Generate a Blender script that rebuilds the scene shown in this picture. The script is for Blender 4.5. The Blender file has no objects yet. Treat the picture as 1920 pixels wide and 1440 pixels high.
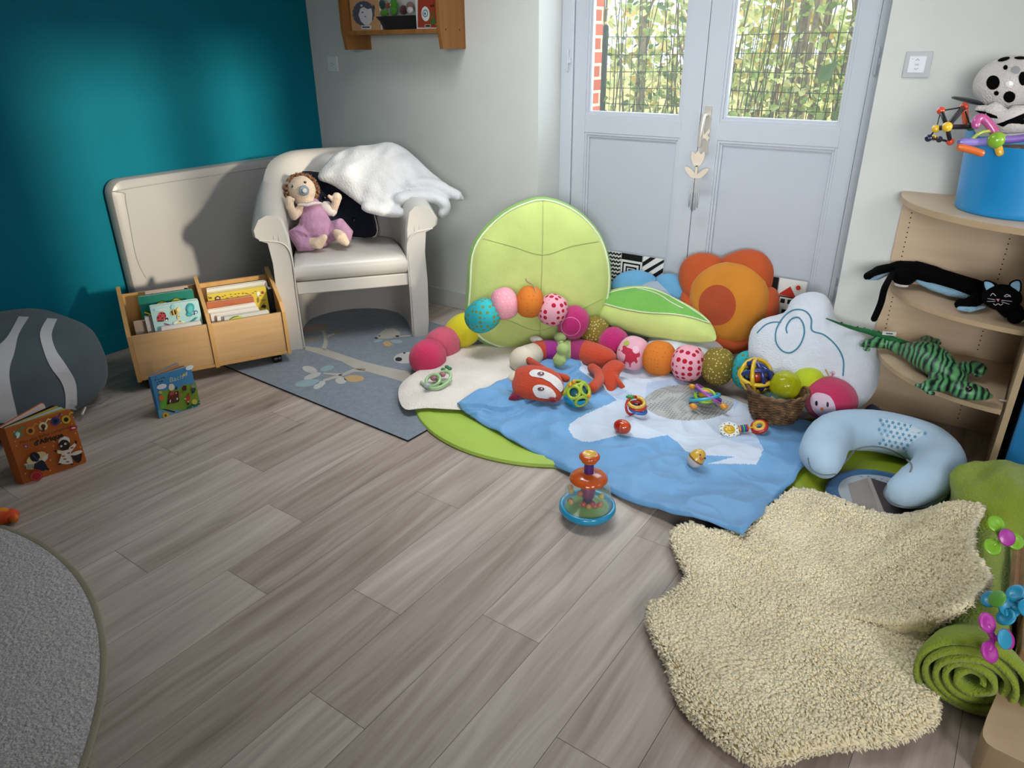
import bpy, bmesh, math, random
from math import sin, cos, pi, radians, sqrt, atan2, exp
from mathutils import Vector as V, Matrix, noise
random.seed(7)
S = bpy.context.scene
COL = S.collection
# ------------------------------------------------------------------ camera
F = 1345.0
YAW, PIT, ROL = radians(-35.3533), radians(25.0705), radians(0.4982)
CAM = V((0, 0, 1.5))
_fw = V((sin(YAW)*cos(PIT), cos(YAW)*cos(PIT), -sin(PIT)))
_rt = V((cos(YAW), -sin(YAW), 0))
_dn = _fw.cross(_rt)
RT = cos(ROL)*_rt + sin(ROL)*_dn
DN = -sin(ROL)*_rt + cos(ROL)*_dn
FW = _fw
cd = bpy.data.cameras.new('camera')
cam = bpy.data.objects.new('camera', cd)
COL.objects.link(cam)
cd.sensor_width = 36.0
cd.lens = F/1920*36
cd.clip_start = 0.02
cam.matrix_world = Matrix(((RT.x, -DN.x, -FW.x, 0), (RT.y, -DN.y, -FW.y, 0), (RT.z, -DN.z, -FW.z, 1.5), (0, 0, 0, 1)))
S.camera = cam
# ------------------------------------------------------------------ light and exposure
S.view_settings.view_transform = 'Standard'
S.view_settings.look = 'None'
S.view_settings.gamma = 1
S.view_settings.use_curve_mapping = False
S.view_settings.exposure = -0.1
W = bpy.data.worlds.new('sky')
S.world = W
W.use_nodes = True
bg = W.node_tree.nodes['Background']
bg.inputs[0].default_value = (0.86, 0.93, 1.0, 1)
bg.inputs[1].default_value = 2.4

def lamp(name, kind, loc, to, energy, col, **kw):
    l = bpy.data.lights.new(name, kind)
    l.energy = energy
    l.color = col
    for k, v in kw.items():
        setattr(l, k, v)
    o = bpy.data.objects.new(name, l)
    COL.objects.link(o)
    o.location = loc
    o.rotation_euler = (V(to)-V(loc)).to_track_quat('-Z', 'Y').to_euler()
    return o
lamp('added_front_fill', 'AREA', (0.5, -2.42, 1.75), (-1.6, 3.3, 1.4), 30, (0.97, 0.985, 1.0), shape='RECTANGLE', size=2.4, size_y=1.3, spread=radians(46))  # added fill for assumed daylight behind the camera; the front wall has no opening
lamp('added_side_fill', 'AREA', (2.15, 0.1, 1.75), (0.0, 2.2, 0.3), 15, (1, 0.98, 0.95), shape='RECTANGLE', size=1.4, size_y=1.1, spread=radians(75))  # unseen fill added to brighten the right side, before a solid wall stretch
lamp('added_overhead_fill', 'AREA', (-1.75, 2.35, 2.57), (-1.75, 2.85, 0), 28, (0.98, 0.99, 1.0), shape='RECTANGLE', size=1.3, size_y=0.8, spread=radians(120))  # unseen overhead fill, added to brighten the far end of the room
lamp('door_daylight', 'AREA', (-1.4, 3.72, 1.7), (-1.5, 0.5, 0.0), 22, (0.88, 0.94, 1.0), shape='RECTANGLE', size=1.4, size_y=0.9)
lamp('low_sun', 'SUN', (4, 2.3, 2.3), (-4, 2.27, 0.94), 3.4, (1, 0.89, 0.68), angle=radians(4))

# ------------------------------------------------------------------ helpers
def ray(x, y):
    return RT*((x-960)/F) + DN*((y-720)/F) + FW
def fl(x, y, z=0.0):
    d = ray(x, y)
    return CAM + d*((z-1.5)/d.z)
def pln(x, y, p, n):
    d = ray(x, y)
    return CAM + d*((V(p)-CAM).dot(n)/d.dot(n))
def pY(x, y, Y):
    return pln(x, y, (0, Y, 0), V((0, 1, 0)))
def pX(x, y, X):
    return pln(x, y, (X, 0, 0), V((1, 0, 0)))
def dp(x, y, depth):
    return CAM + ray(x, y)*depth
def lin(c):
    c /= 255.0
    return c/12.92 if c <= 0.04045 else ((c+0.055)/1.055)**2.4
def hx(s):
    return tuple(lin(int(s[i:i+2], 16)) for i in (0, 2, 4)) + (1.0,)

class G:
    """small node graph writer"""
    def __init__(s, m):
        s.t = m.node_tree
        s.p = s.t.nodes['Principled BSDF']
    def n(s, typ, **kw):
        a = s.t.nodes.new('ShaderNode'+typ)
        for k, v in kw.items():
            if k.startswith('i_'):
                key = k[2:]
                a.inputs[int(key) if key.isdigit() else key.replace('_', ' ')].default_value = v
            else:
                setattr(a, k, v)
        return a
    def l(s, a, b):
        s.t.links.new(a, b)
    def math(s, op, a, b=None, c=None):
        m = s.n('Math', operation=op)
        for i, q in enumerate((a, b, c)):
            if q is None:
                continue
            if isinstance(q, (int, float)):
                m.inputs[i].default_value = q
            else:
                s.l(q, m.inputs[i])
        return m.outputs[0]
    def mix(s, fac, a, b, typ='MIX'):
        m = s.n('Mix', data_type='RGBA', blend_type=typ)
        for k, q in ((0, fac), (6, a), (7, b)):
            if isinstance(q, (int, float, tuple)):
                m.inputs[k].default_value = q
            else:
                s.l(q, m.inputs[k])
        return m.outputs[2]
    def co(s, scale=(1, 1, 1), kind='Object', rot=(0, 0, 0)):
        t = s.n('TexCoord')
        m = s.n('Mapping')
        m.inputs['Scale'].default_value = scale
        m.inputs['Rotation'].default_value = rot
        s.l(t.outputs[kind], m.inputs[0])
        return m.outputs[0]
    def noise(s, vec, scale, detail=3, out=0):
        q = s.n('TexNoise')
        q.inputs['Scale'].default_value = scale
        q.inputs['Detail'].default_value = detail
        s.l(vec, q.inputs['Vector'])
        return q.outputs[out]
    def ramp(s, fac, stops):
        r = s.n('ValToRGB')
        e = r.color_ramp.elements
        while len(e) < len(stops):
            e.new(0.5)
        for k, (p, c) in enumerate(stops):
            e[k].position = p
            e[k].color = c
        s.l(fac, r.inputs[0])
        return r.outputs[0]
    def bump(s, h, strength, dist):
        b = s.n('Bump')
        b.inputs['Strength'].default_value = strength
        b.inputs['Distance'].default_value = dist
        s.l(h, b.inputs['Height'])
        s.l(b.outputs[0], s.p.inputs['Normal'])

MATS = {}
def mat(name, col='808080', rough=0.6, var=0.08, vs=6.0, bump=0.0, bs=200.0, metal=0.0, spec=0.4, sheen=0.0, coat=0.0, fn=None):
    """principled material with soft procedural colour variation; fn(graph) may replace the colour"""
    if name in MATS:
        return MATS[name]
    m = bpy.data.materials.new(name)
    m.use_nodes = True
    g = G(m)
    p = g.p
    p.inputs['Roughness'].default_value = rough
    p.inputs['Metallic'].default_value = metal
    p.inputs['Specular IOR Level'].default_value = spec
    if sheen:
        p.inputs['Sheen Weight'].default_value = sheen
    if coat:
        p.inputs['Coat Weight'].default_value = coat
        p.inputs['Coat Roughness'].default_value = 0.12
    c = hx(col)
    v = g.co()
    if fn:
        r = fn(g, v, c)
        if r is not None:
            g.l(r, p.inputs['Base Color'])
    else:
        nz = g.noise(v, vs, 3)
        lo = tuple(x*(1-var) for x in c[:3])+(1,)
        hi = tuple(min(1, x*(1+var)) for x in c[:3])+(1,)
        g.l(g.ramp(nz, [(0.3, lo), (0.7, hi)]), p.inputs['Base Color'])
    if bump:
        g.bump(g.noise(v, bs, 2), bump, 0.01)
    MATS[name] = m
    return m

def fabric(name, col, bump=0.25, bs=260, rough=0.85, **kw):
    return mat(name, col, rough, bump=bump, bs=bs, spec=0.2, sheen=0.15, **kw)
def plush(name, col, **kw):
    return mat(name, col, 0.95, bump=0.7, bs=170, spec=0.1, sheen=0.25, **kw)
def plastic(name, col, rough=0.3, **kw):
    return mat(name, col, rough, var=0.02, spec=0.5, coat=0.3, **kw)
def glass(name, col, alpha=0.25, rough=0.05):
    """thin clear plastic or pane: mostly see-through, glossy skin"""
    if name in MATS:
        return MATS[name]
    m = bpy.data.materials.new(name)
    m.use_nodes = True
    g = G(m)
    g.p.inputs['Base Color'].default_value = hx(col)
    g.p.inputs['Roughness'].default_value = rough
    tr = g.n('BsdfTransparent')
    tr.inputs[0].default_value = tuple(0.5+0.5*x for x in hx(col)[:3])+(1,)
    mx = g.n('MixShader')
    f = g.n('LayerWeight')
    f.inputs['Blend'].default_value = 0.25
    a = g.math('MULTIPLY_ADD', f.outputs['Facing'], 0.5, alpha)
    g.l(a, mx.inputs[0])
    g.l(tr.outputs[0], mx.inputs[1])
    g.l(g.p.outputs[0], mx.inputs[2])
    g.l(mx.outputs[0], g.t.nodes['Material Output'].inputs[0])
    MATS[name] = m
    return m
def dotted(name, base, dot, pitch=0.025, r=0.3, rnd=0.15, bump=0.25):
    def fn(g, v, c):
        vo = g.n('TexVoronoi', feature='F1')
        vo.inputs['Scale'].default_value = 1/pitch
        vo.inputs['Randomness'].default_value = rnd
        g.l(v, vo.inputs['Vector'])
        k = g.math('LESS_THAN', vo.outputs['Distance'], r)
        return g.mix(k, hx(base), hx(dot))
    return mat(name, base, 0.85, fn=fn, bump=bump, bs=260, spec=0.2)
def wood(name, c1, c2, scale=(30, 2, 30), rough=0.45):
    def fn(g, v, c):
        w = g.co(scale)
        nz = g.noise(w, 1.0, 5)
        return g.ramp(nz, [(0.3, hx(c1)), (0.75, hx(c2))])
    return mat(name, c1, rough, fn=fn, spec=0.3)

ROOT = {}
def tag(o, label=None, cat=None, group=None, kind=None):
    for k, v in (('label', label), ('category', cat), ('group', group), ('kind', kind)):
        if v:
            o[k] = v
    return o
def thing(name, label, cat, loc=(0, 0, 0), rz=0.0, group=None):
    o = bpy.data.objects.new(name, None)
    COL.objects.link(o)
    o.empty_display_size = 0.05
    o.location = loc
    o.rotation_euler = (0, 0, rz)
    ROOT[o.name] = Matrix.Translation(loc) @ Matrix.Rotation(rz, 4, 'Z')
    return tag(o, label, cat, group)
def frame(o, u, n):
    """4x4 from origin, x axis u, y axis n (z up = u x n)"""
    u = V(u).normalized()
    n = V(n)
    n = (n - u*n.dot(u)).normalized()
    w = u.cross(n)
    return Matrix(((u.x, n.x, w.x, o[0]), (u.y, n.y, w.y, o[1]), (u.z, n.z, w.z, o[2]), (0, 0, 0, 1)))
def toward(a, b):
    """matrix placing local z along a->b at a"""
    q = (V(b)-V(a)).to_track_quat('Z', 'Y')
    return Matrix.Translation(a) @ q.to_matrix().to_4x4()
def spl(pts, n=8, closed=False):
    """Catmull-Rom through 2-D/3-D points"""
    P = [V(p) for p in pts]
    m = len(P)
    out = []
    for i in range(m if closed else m-1):
        a, b, c, d = (P[(i+k) % m] if closed else P[min(max(i+k, 0), m-1)] for k in (-1, 0, 1, 2))
        for j in range(n):
            t = j/n
            out.append(0.5*((2*b)+(c-a)*t+(2*a-5*b+4*c-d)*t*t+(3*b-a-3*c+d)*t**3))
    if not closed:
        out.append(P[-1])
    return out
def circ(cx, cy, r, ry=None, n=20, a=0.0):
    ry = r if ry is None else ry
    return [(cx+r*cos(t)*cos(a)-ry*sin(t)*sin(a), cy+r*cos(t)*sin(a)+ry*sin(t)*cos(a)) for t in (2*pi*k/n for k in range(n))]
def rect(x0, y0, x1, y1):
    return [(x0, y0), (x1, y0), (x1, y1), (x0, y1)]
def rrect(x0, y0, x1, y1, r, n=4):
    out = []
    for cx, cy, a in ((x1-r, y0+r, -90), (x1-r, y1-r, 0), (x0+r, y1-r, 90), (x0+r, y0+r, 180)):
        out += [(cx+r*cos(radians(a+90*k/n)), cy+r*sin(radians(a+90*k/n))) for k in range(n+1)]
    return out
def star(cx, cy, r, k=0.42, n=5, a=pi/2):
    return [(cx+(r if i % 2 == 0 else r*k)*cos(a+pi*i/n), cy+(r if i % 2 == 0 else r*k)*sin(a+pi*i/n)) for i in range(2*n)]

class MB:
    """collects shapes (world coordinates, or local ones through T) and links them as ONE mesh object"""
    def __init__(s, T=None):
        s.v, s.f, s.m, s.mats = [], [], [], []
        s.T = T or Matrix()
    def slot(s, m):
        if m not in s.mats:
            s.mats.append(m)
        return s.mats.index(m)
    def add(s, vs, fs, m, T=None):
        o = len(s.v)
        M = s.T @ T if T is not None else s.T
        s.v += [M @ V(p) for p in vs]
        k = s.slot(m)
        s.f += [tuple(i+o for i in f) for f in fs]
        s.m += [k]*len(fs)
        return s
    def box(s, a, b, m, T=None):
        x0, y0, z0 = a
        x1, y1, z1 = b
        vs = [(x, y, z) for x in (x0, x1) for y in (y0, y1) for z in (z0, z1)]
        return s.add(vs, [(0, 1, 3, 2), (4, 6, 7, 5), (0, 4, 5, 1), (2, 3, 7, 6), (0, 2, 6, 4), (1, 5, 7, 3)], m, T)
    def poly(s, pts, m, T=None, z=0.0):
        return s.add([(p[0], p[1], z if len(p) < 3 else p[2]) for p in pts], [tuple(range(len(pts)))], m, T)
    def prism(s, pts, d, m, T=None, m2=None):
        """closed 3-D outline extruded by vector d"""
        P = [V(p) if len(p) == 3 else V((p[0], p[1], 0)) for p in pts]
        n = len(P)
        vs = P + [p+V(d) for p in P]
        s.add(vs, [tuple(range(n))[::-1], tuple(range(n, 2*n))], m, T)
        return s.add(vs, [(i, (i+1) % n, n+(i+1) % n, n+i) for i in range(n)], m2 or m, T)
    def lathe(s, prof, m, T=None, seg=28):
        """(r, z) profile, a 3rd value starts another material"""
        vs = []
        for p in prof:
            vs += [(p[0]*cos(2*pi*k/seg), p[0]*sin(2*pi*k/seg), p[1]) for k in range(seg)]
        for i in range(len(prof)-1):
            mm = prof[i][2] if len(prof[i]) > 2 else m
            s.add(vs if i == 0 else [], [], mm, T)
            o = len(s.v) - len(vs)
            k = s.slot(mm)
            for j in range(seg):
                s.f.append((o+i*seg+j, o+i*seg+(j+1) % seg, o+(i+1)*seg+(j+1) % seg, o+(i+1)*seg+j))
                s.m.append(k)
        return s
    def tube(s, pts, r, m, seg=8, closed=False, flat=1.0, T=None, cap=True):
        """tube along a polyline, r a number or one per point; round caps"""
        P = [V(p) for p in pts]
        n = len(P)
        R = [r]*n if isinstance(r, (int, float)) else list(r)
        vs = []
        up = None
        for i in range(n):
            d = (P[(i+1) % n]-P[i-1]) if closed else (P[min(i+1, n-1)]-P[max(i-1, 0)])
            d = d.normalized() if d.length > 1e-9 else V((0, 0, 1))
            if up is None:
                up = V((0, 0, 1)) if abs(d.z) < 0.9 else V((1, 0, 0))
            up = (up - d*up.dot(d)).normalized()
            b = d.cross(up)
            vs += [P[i] + (b*cos(2*pi*k/seg) + up*sin(2*pi*k/seg)*flat)*R[i] for k in range(seg)]
        fs = [(i*seg+k, i*seg+(k+1) % seg, ((i+1) % n)*seg+(k+1) % seg, ((i+1) % n)*seg+k) for i in range(n if closed else n-1) for k in range(seg)]
        if not closed and cap:
            for e, i in ((0, 0), (1, n-1)):
                d = (P[1]-P[0]).normalized()*-1 if e == 0 else (P[-1]-P[-2]).normalized()
                o = len(vs)
                ring = [i*seg+k for k in range(seg)]
                mid = [P[i] + (vs[j]-P[i])*0.7 + d*R[i]*0.6 for j in ring]
                vs += mid + [P[i]+d*R[i]*0.9]
                for k in range(seg):
                    fs.append((ring[k], ring[(k+1) % seg], o+(k+1) % seg, o+k))
                    fs.append((o+k, o+(k+1) % seg, o+seg))
        return s.add(vs, fs, m, T)
    def ell(s, c, r, m, T=None, R=None, u=20, v=12, sq=1.0, fn=None):
        """ellipsoid (sq<1 boxier)"""
        if isinstance(r, (int, float)):
            r = (r, r, r)
        vs = []
        sg = lambda q: (abs(q)**sq)*(1 if q >= 0 else -1)
        for i in range(v+1):
            th = pi*i/v
            for j in range(u):
                ph = 2*pi*j/u
                p = V((sg(sin(th))*sg(cos(ph)), sg(sin(th))*sg(sin(ph)), sg(cos(th))))
                if fn:
                    p = p*fn(p)
                p = V((p.x*r[0], p.y*r[1], p.z*r[2]))
                if R is not None:
                    p = R @ p
                vs.append(V(c)+p)
        fs = [(i*u+j, i*u+(j+1) % u, (i+1)*u+(j+1) % u, (i+1)*u+j) for i in range(v) for j in range(u)]
        return s.add(vs, fs, m, T)
    def grid(s, fn, nu, nv, m, T=None, wrap=False):
        vs = [fn(i/(nu-1 if not wrap else nu), j/(nv-1)) for i in range(nu) for j in range(nv)]
        fs = [((i % nu)*nv+j, ((i+1) % nu)*nv+j, ((i+1) % nu)*nv+j+1, (i % nu)*nv+j+1) for i in range(nu if wrap else nu-1) for j in range(nv-1)]
        return s.add(vs, fs, m, T)
    def loft(s, rings, m, closed=True, caps=True, T=None):
        n = len(rings[0])
        vs = [p for r in rings for p in r]
        fs = [(i*n+k, i*n+(k+1) % n, (i+1)*n+(k+1) % n, (i+1)*n+k) for i in range(len(rings)-1) for k in range(n if closed else n-1)]
        if caps:
            fs += [tuple(range(n))[::-1], tuple(range((len(rings)-1)*n, len(rings)*n))]
        return s.add(vs, fs, m, T)
    def strip(s, pts, w, m, T=None, z=0.0):
        """flat ribbon of width w along 2-D points"""
        P = [V((p[0], p[1])) for p in pts]
        n = len(P)
        Wd = [w]*n if isinstance(w, (int, float)) else w
        vs = []
        for i in range(n):
            d = P[min(i+1, n-1)]-P[max(i-1, 0)]
            d = d.normalized() if d.length > 1e-9 else V((1, 0))
            q = V((-d.y, d.x))*Wd[i]/2
            vs += [(P[i].x+q.x, P[i].y+q.y, z), (P[i].x-q.x, P[i].y-q.y, z)]
        return s.add(vs, [(2*i, 2*i+1, 2*i+3, 2*i+2) for i in range(n-1)], m, T)
    def text(s, body, size, m, T=None, z=0.0, shear=0.0, bold=0.0):
        c = bpy.data.curves.new('t', 'FONT')
        c.body = body
        c.size = size
        c.align_x = 'CENTER'
        c.align_y = 'CENTER'
        c.shear = shear
        c.offset = bold
        c.resolution_u = 2
        o = bpy.data.objects.new('t', c)
        COL.objects.link(o)
        bpy.context.view_layer.update()
        me = o.evaluated_get(bpy.context.evaluated_depsgraph_get()).to_mesh()
        vs = [(p.co.x, p.co.y, z) for p in me.vertices]
        fs = [tuple(q.vertices) for q in me.polygons]
        o.to_mesh_clear()
        bpy.data.objects.remove(o)
        bpy.data.curves.remove(c)
        return s.add(vs, fs, m, T)
    def pillow(s, out, n, tf, tb, mf, mb=None, rings=9, p=2.6, c=None, wr=0.0, side=0.0, ws=9.0, seed=0.0):
        """inflated cushion over a closed planar outline; tf/tb how far it bulges along +n / -n"""
        P = [V(q) for q in out]
        n = V(n).normalized()
        c = V(c) if c is not None else sum(P, V((0, 0, 0)))/len(P)
        N = len(P)
        for sg, t, mm in ((1, tf, mf), (-1, tb, mb or mf)):
            vs, fs = [], []
            for k in range(rings+1):
                q = (k/rings)**0.75
                h = t*(1-q**p)**0.6 + side*0.5
                for a in P:
                    x = c+(a-c)*q
                    e = 0
                    if wr:
                        e = wr*(noise.noise(x*ws+V((seed, 0, 0)))+0.5*noise.noise(x*ws*2.3+V((seed, 3, 0))))*(0.25+q*(1-q**6))
                    vs.append(x+n*sg*(h+e))
            fs = [(k*N+i, k*N+(i+1) % N, (k+1)*N+(i+1) % N, (k+1)*N+i) for k in range(rings) for i in range(N)]
            s.add(vs, fs, mm)
        if side:
            vs = [a+n*side*0.5 for a in P]+[a-n*side*0.5 for a in P]
            s.add(vs, [(i, (i+1) % N, N+(i+1) % N, N+i) for i in range(N)], mb or mf)
        return s
    def build(s, name, parent=None, label=None, cat=None, group=None, kind=None, smooth=40, bev=0, sub=0, remesh=0, solid=0, merge=0.0):
        M = None
        if parent is not None:
            r = parent
            while r.parent is not None:
                r = r.parent
            if r.name not in ROOT:
                ROOT[r.name] = Matrix.Translation(r.location)
            M = ROOT[r.name].inverted()
            vs = [M @ p for p in s.v]
            base = None
        else:
            xs, ys, zs = zip(*[(p.x, p.y, p.z) for p in s.v])
            base = V(((min(xs)+max(xs))/2, (min(ys)+max(ys))/2, min(zs)))
            vs = [p-base for p in s.v]
        me = bpy.data.meshes.new(name)
        me.from_pydata([tuple(p) for p in vs], [], s.f)
        for m in s.mats:
            me.materials.append(m)
        me.polygons.foreach_set('material_index', s.m)
        b = bmesh.new()
        b.from_mesh(me)
        if merge:
            bmesh.ops.remove_doubles(b, verts=b.verts, dist=merge)
        bmesh.ops.recalc_face_normals(b, faces=b.faces)
        b.to_mesh(me)
        b.free()
        o = bpy.data.objects.new(name, me)
        COL.objects.link(o)
        if base is not None:
            o.location = base
            ROOT[o.name] = Matrix.Translation(base)
        if parent is not None:
            if parent.parent is not None:
                o.matrix_parent_inverse = Matrix()
            o.parent = parent
        if smooth:
            me.polygons.foreach_set('use_smooth', [True]*len(me.polygons))
            if smooth < 180:
                me.set_sharp_from_angle(angle=radians(smooth))
        if bev:
            q = o.modifiers.new('bevel', 'BEVEL')
            q.width = bev
            q.segments = 2
            q.limit_method = 'ANGLE'
        if remesh:
            q = o.modifiers.new('remesh', 'REMESH')
            q.mode = 'VOXEL'
            q.voxel_size = remesh
            q.use_smooth_shade = True
        if sub:
            q = o.modifiers.new('subdivision', 'SUBSURF')
            q.levels = q.render_levels = sub
        return tag(o, label, cat, group, kind)
# ------------------------------------------------------------------ room shell
XL, YB, YD = -3.915, 3.358, 3.575
XR, YF, ZC = 2.2, -2.5, 2.6
EX, FX = -2.199, -0.592          # the two edges of the door recess
m_white = mat('wall paint grey white', 'c6c8c4', 0.75, var=0.02, bump=0.08, bs=120)
m_teal = mat('wall paint teal', '007085', 0.6, var=0.03, bump=0.06, bs=120, spec=0.12)
m_ceil = mat('ceiling paint', 'e8e8e4', 0.8, var=0.01)
m_frame = mat('door paint', 'b7bdc5', 0.35, var=0.01)
def wall(name, a, b, m, holes=()):
    """box wall with rectangular holes in its long face"""
    mb = MB()
    if not holes:
        mb.box(a, b, m)
    else:
        (h0, h1, z0, z1), ax = holes[0], holes[1]
        lo, hi = list(a), list(b)
        def seg(p, q, r, t):
            A, B = list(a), list(b)
            A[ax], B[ax], A[2], B[2] = p, q, r, t
            mb.box(A, B, m)
        seg(a[ax], h0, a[2], b[2]); seg(h1, b[ax], a[2], b[2])
        if z0 > a[2]: seg(h0, h1, a[2], z0)
        seg(h0, h1, z1, b[2])
    return mb.build(name, kind='structure', smooth=0)
wall('wall_left', (XL-0.1, YF, 0), (XL, YB, ZC), m_teal)
wall('wall_back', (XL-0.1, YB, 0), (XR+0.1, YB+0.42, ZC), m_white, ((EX, FX, 0, 2.16), 0))
mb = MB()
for y0, y1, z0, z1 in ((YF, 1.72, 0, ZC), (1.72, 2.98, 0, 1.05), (1.72, 2.98, 2.5, ZC), (2.34, 2.58, 1.05, 2.5), (2.98, YB, 0, ZC)): mb.box((XR, y0, z0), (XR+0.1, y1, z1), m_white)  # assumed unseen window openings, shaped to place the sun patches on the teal wall
mb.build('wall_right', kind='structure', smooth=0)
wall('wall_front', (XL-0.1, YF-0.1, 0), (XR+0.1, YF, ZC), m_white)
MB().box((XL-0.1, YF-0.1, ZC), (XR+0.1, YB+0.42, ZC+0.1), m_ceil).build('ceiling', kind='structure', smooth=0)
# floor: printed oak boards running away from the viewer, each with its own tone
def floor_mat():
    def fn(g, v, c):
        at = g.n('Attribute', attribute_name='tone').outputs['Fac']
        of = g.n('Attribute', attribute_name='shift').outputs['Fac']
        tc = g.n('TexCoord').outputs['Object']
        cb = g.n('CombineXYZ')
        g.l(of, cb.inputs[2]); g.l(g.math('MULTIPLY', of, 3.7), cb.inputs[1])
        ad = g.n('VectorMath', operation='ADD'); g.l(tc, ad.inputs[0]); g.l(cb.outputs[0], ad.inputs[1])
        m1 = g.n('Mapping'); m1.inputs['Scale'].default_value = (34, 1.8, 1); g.l(ad.outputs[0], m1.inputs[0])
        # wavy grain
        wv = g.n('Mapping'); wv.inputs['Scale'].default_value = (5.5, 1.1, 1); g.l(ad.outputs[0], wv.inputs[0])
        big = g.noise(wv.outputs[0], 1.0, 2)
        bend = g.n('CombineXYZ'); g.l(g.math('MULTIPLY', big, 5.0), bend.inputs[0])
        a2 = g.n('VectorMath', operation='ADD'); g.l(m1.outputs[0], a2.inputs[0]); g.l(bend.outputs[0], a2.inputs[1])
        fine = g.noise(a2.outputs[0], 1.0, 6)
        m3 = g.n('Mapping'); m3.inputs['Scale'].default_value = (90, 5, 1); g.l(ad.outputs[0], m3.inputs[0])
        hair = g.noise(m3.outputs[0], 1.0, 3)
        t = g.math('MULTIPLY_ADD', fine, 0.75, g.math('MULTIPLY', big, 0.35))
        t = g.math('MULTIPLY_ADD', hair, 0.17, t)
        t = g.math('ADD', t, at)
        col = g.ramp(t, [(0.22, hx('685a50')), (0.50, hx('988a80')), (0.70, hx('ada097')), (0.95, hx('c6b9b0'))])
        # knots
        kn = g.n('Mapping'); kn.inputs['Scale'].default_value = (3.6, 1.35, 1); g.l(ad.outputs[0], kn.inputs[0])
        dn = g.n('VectorMath', operation='MULTIPLY_ADD')
        nzc = g.n('TexNoise'); nzc.inputs['Scale'].default_value = 5; g.l(tc, nzc.inputs['Vector'])
        g.l(nzc.outputs['Color'], dn.inputs[0]); dn.inputs[1].default_value = (0.25, 0.25, 0); g.l(kn.outputs[0], dn.inputs[2])
        vo = g.n('TexVoronoi', feature='F1'); vo.inputs['Scale'].default_value = 1.0; g.l(dn.outputs[0], vo.inputs['Vector'])
        kf = g.ramp(vo.outputs['Distance'], [(0.03, (0.85, 0.85, 0.85, 1)), (0.09, (0.25, 0.25, 0.25, 1)), (0.19, (0, 0, 0, 1))])
        return g.mix(g.math('MULTIPLY', kf, g.math('GREATER_THAN', g.noise(ad.outputs[0], 0.9, 0), 0.42)), col, hx('4a4036'))
    return mat('oak floor print', '8d857c', 0.42, fn=fn, spec=0.35)
mb = MB(); tones = []; m_floor = floor_mat()
PW = 0.1975
known = {-4: [(0.33, 0.06), (1.27, 0.1), (2.6, -0.05)], -3: [(-0.3, 0.0), (0.96, 0.09), (2.3, -0.04)], -6: [(0.1, 0), (1.40, 0.08), (2.7, -0.05)],
         -1: [(-0.3, 0), (1.126, -0.03), (2.4, 0.1)], 0: [(-.5, 0.02), (0.79, 0.09), (2.05, -0.04)], 1: [(0, 0), (1.265, -0.06), (2.5, 0.1)], 2: [(0.55, 0.02), (1.86, 0.03), (3.1, -.06)],
         -2: [(0.35, 0), (1.64, -0.04), (2.9, 0.05)], -7: [(0.6, 0.0), (1.75, -0.02), (2.9, 0.07)]}
for k in range(-14, 18):
    x0, x1 = -1.207+k*PW, -1.207+(k+1)*PW
    ends = known.get(k)
    if not ends:
        e = YF-random.random()*1.2; ends = []
        while e < YB+0.3:
            e += 1.27; ends.append((e, random.uniform(-0.07, 0.08)))
    else:
        e = ends[0][0]; pre = []
        while e > YF:
            e -= 1.27; pre.append((e, random.uniform(-0.07, 0.08)))
        ends = pre[::-1]+ends
        ends.append((YD+0.2, 0.02))
    y = YF-0.1
    for e, t in ends:
        e = min(e, YD+0.2)
        if e <= y:
            continue
        g = 0.0006
        mb.add([(x0+g, y+g, 0), (x1-g, y+g, 0), (x1-g, e-g, 0), (x0+g, e-g, 0)], [(0, 1, 2, 3)], m_floor)
        tones.append((t, random.random()*9)); y = e
mb.box((XL-0.1, YF-0.1, -0.1), (XR+0.1, YD+0.2, -0.0012), mat('floor underside', '4c4640'))
o = mb.build('floor', kind='structure', smooth=0)
me = o.data
for nm, i in (('tone', 0), ('shift', 1)):
    at = me.attributes.new(nm, 'FLOAT', 'FACE')
    for k, p in enumerate(me.polygons):
        at.data[k].value = tones[k][i] if k < len(tones) else 0
m_base = mat('baseboard paint', 'b9bcb8', 0.5, var=0.01)
for nm, a, b in (('baseboard_back', (XL, YB-0.013, 0), (EX, YB, 0.112)), ('baseboard_right', (FX, YB-0.013, 0), (XR, YB, 0.112)), ('baseboard_left', (XL, YF, 0), (XL+0.013, YB-0.013, 0.112))):
    m = MB(); m.box(a, b, m_base if 'left' not in nm else m_teal); m.build(nm, kind='structure', bev=0.003, smooth=0)

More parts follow.
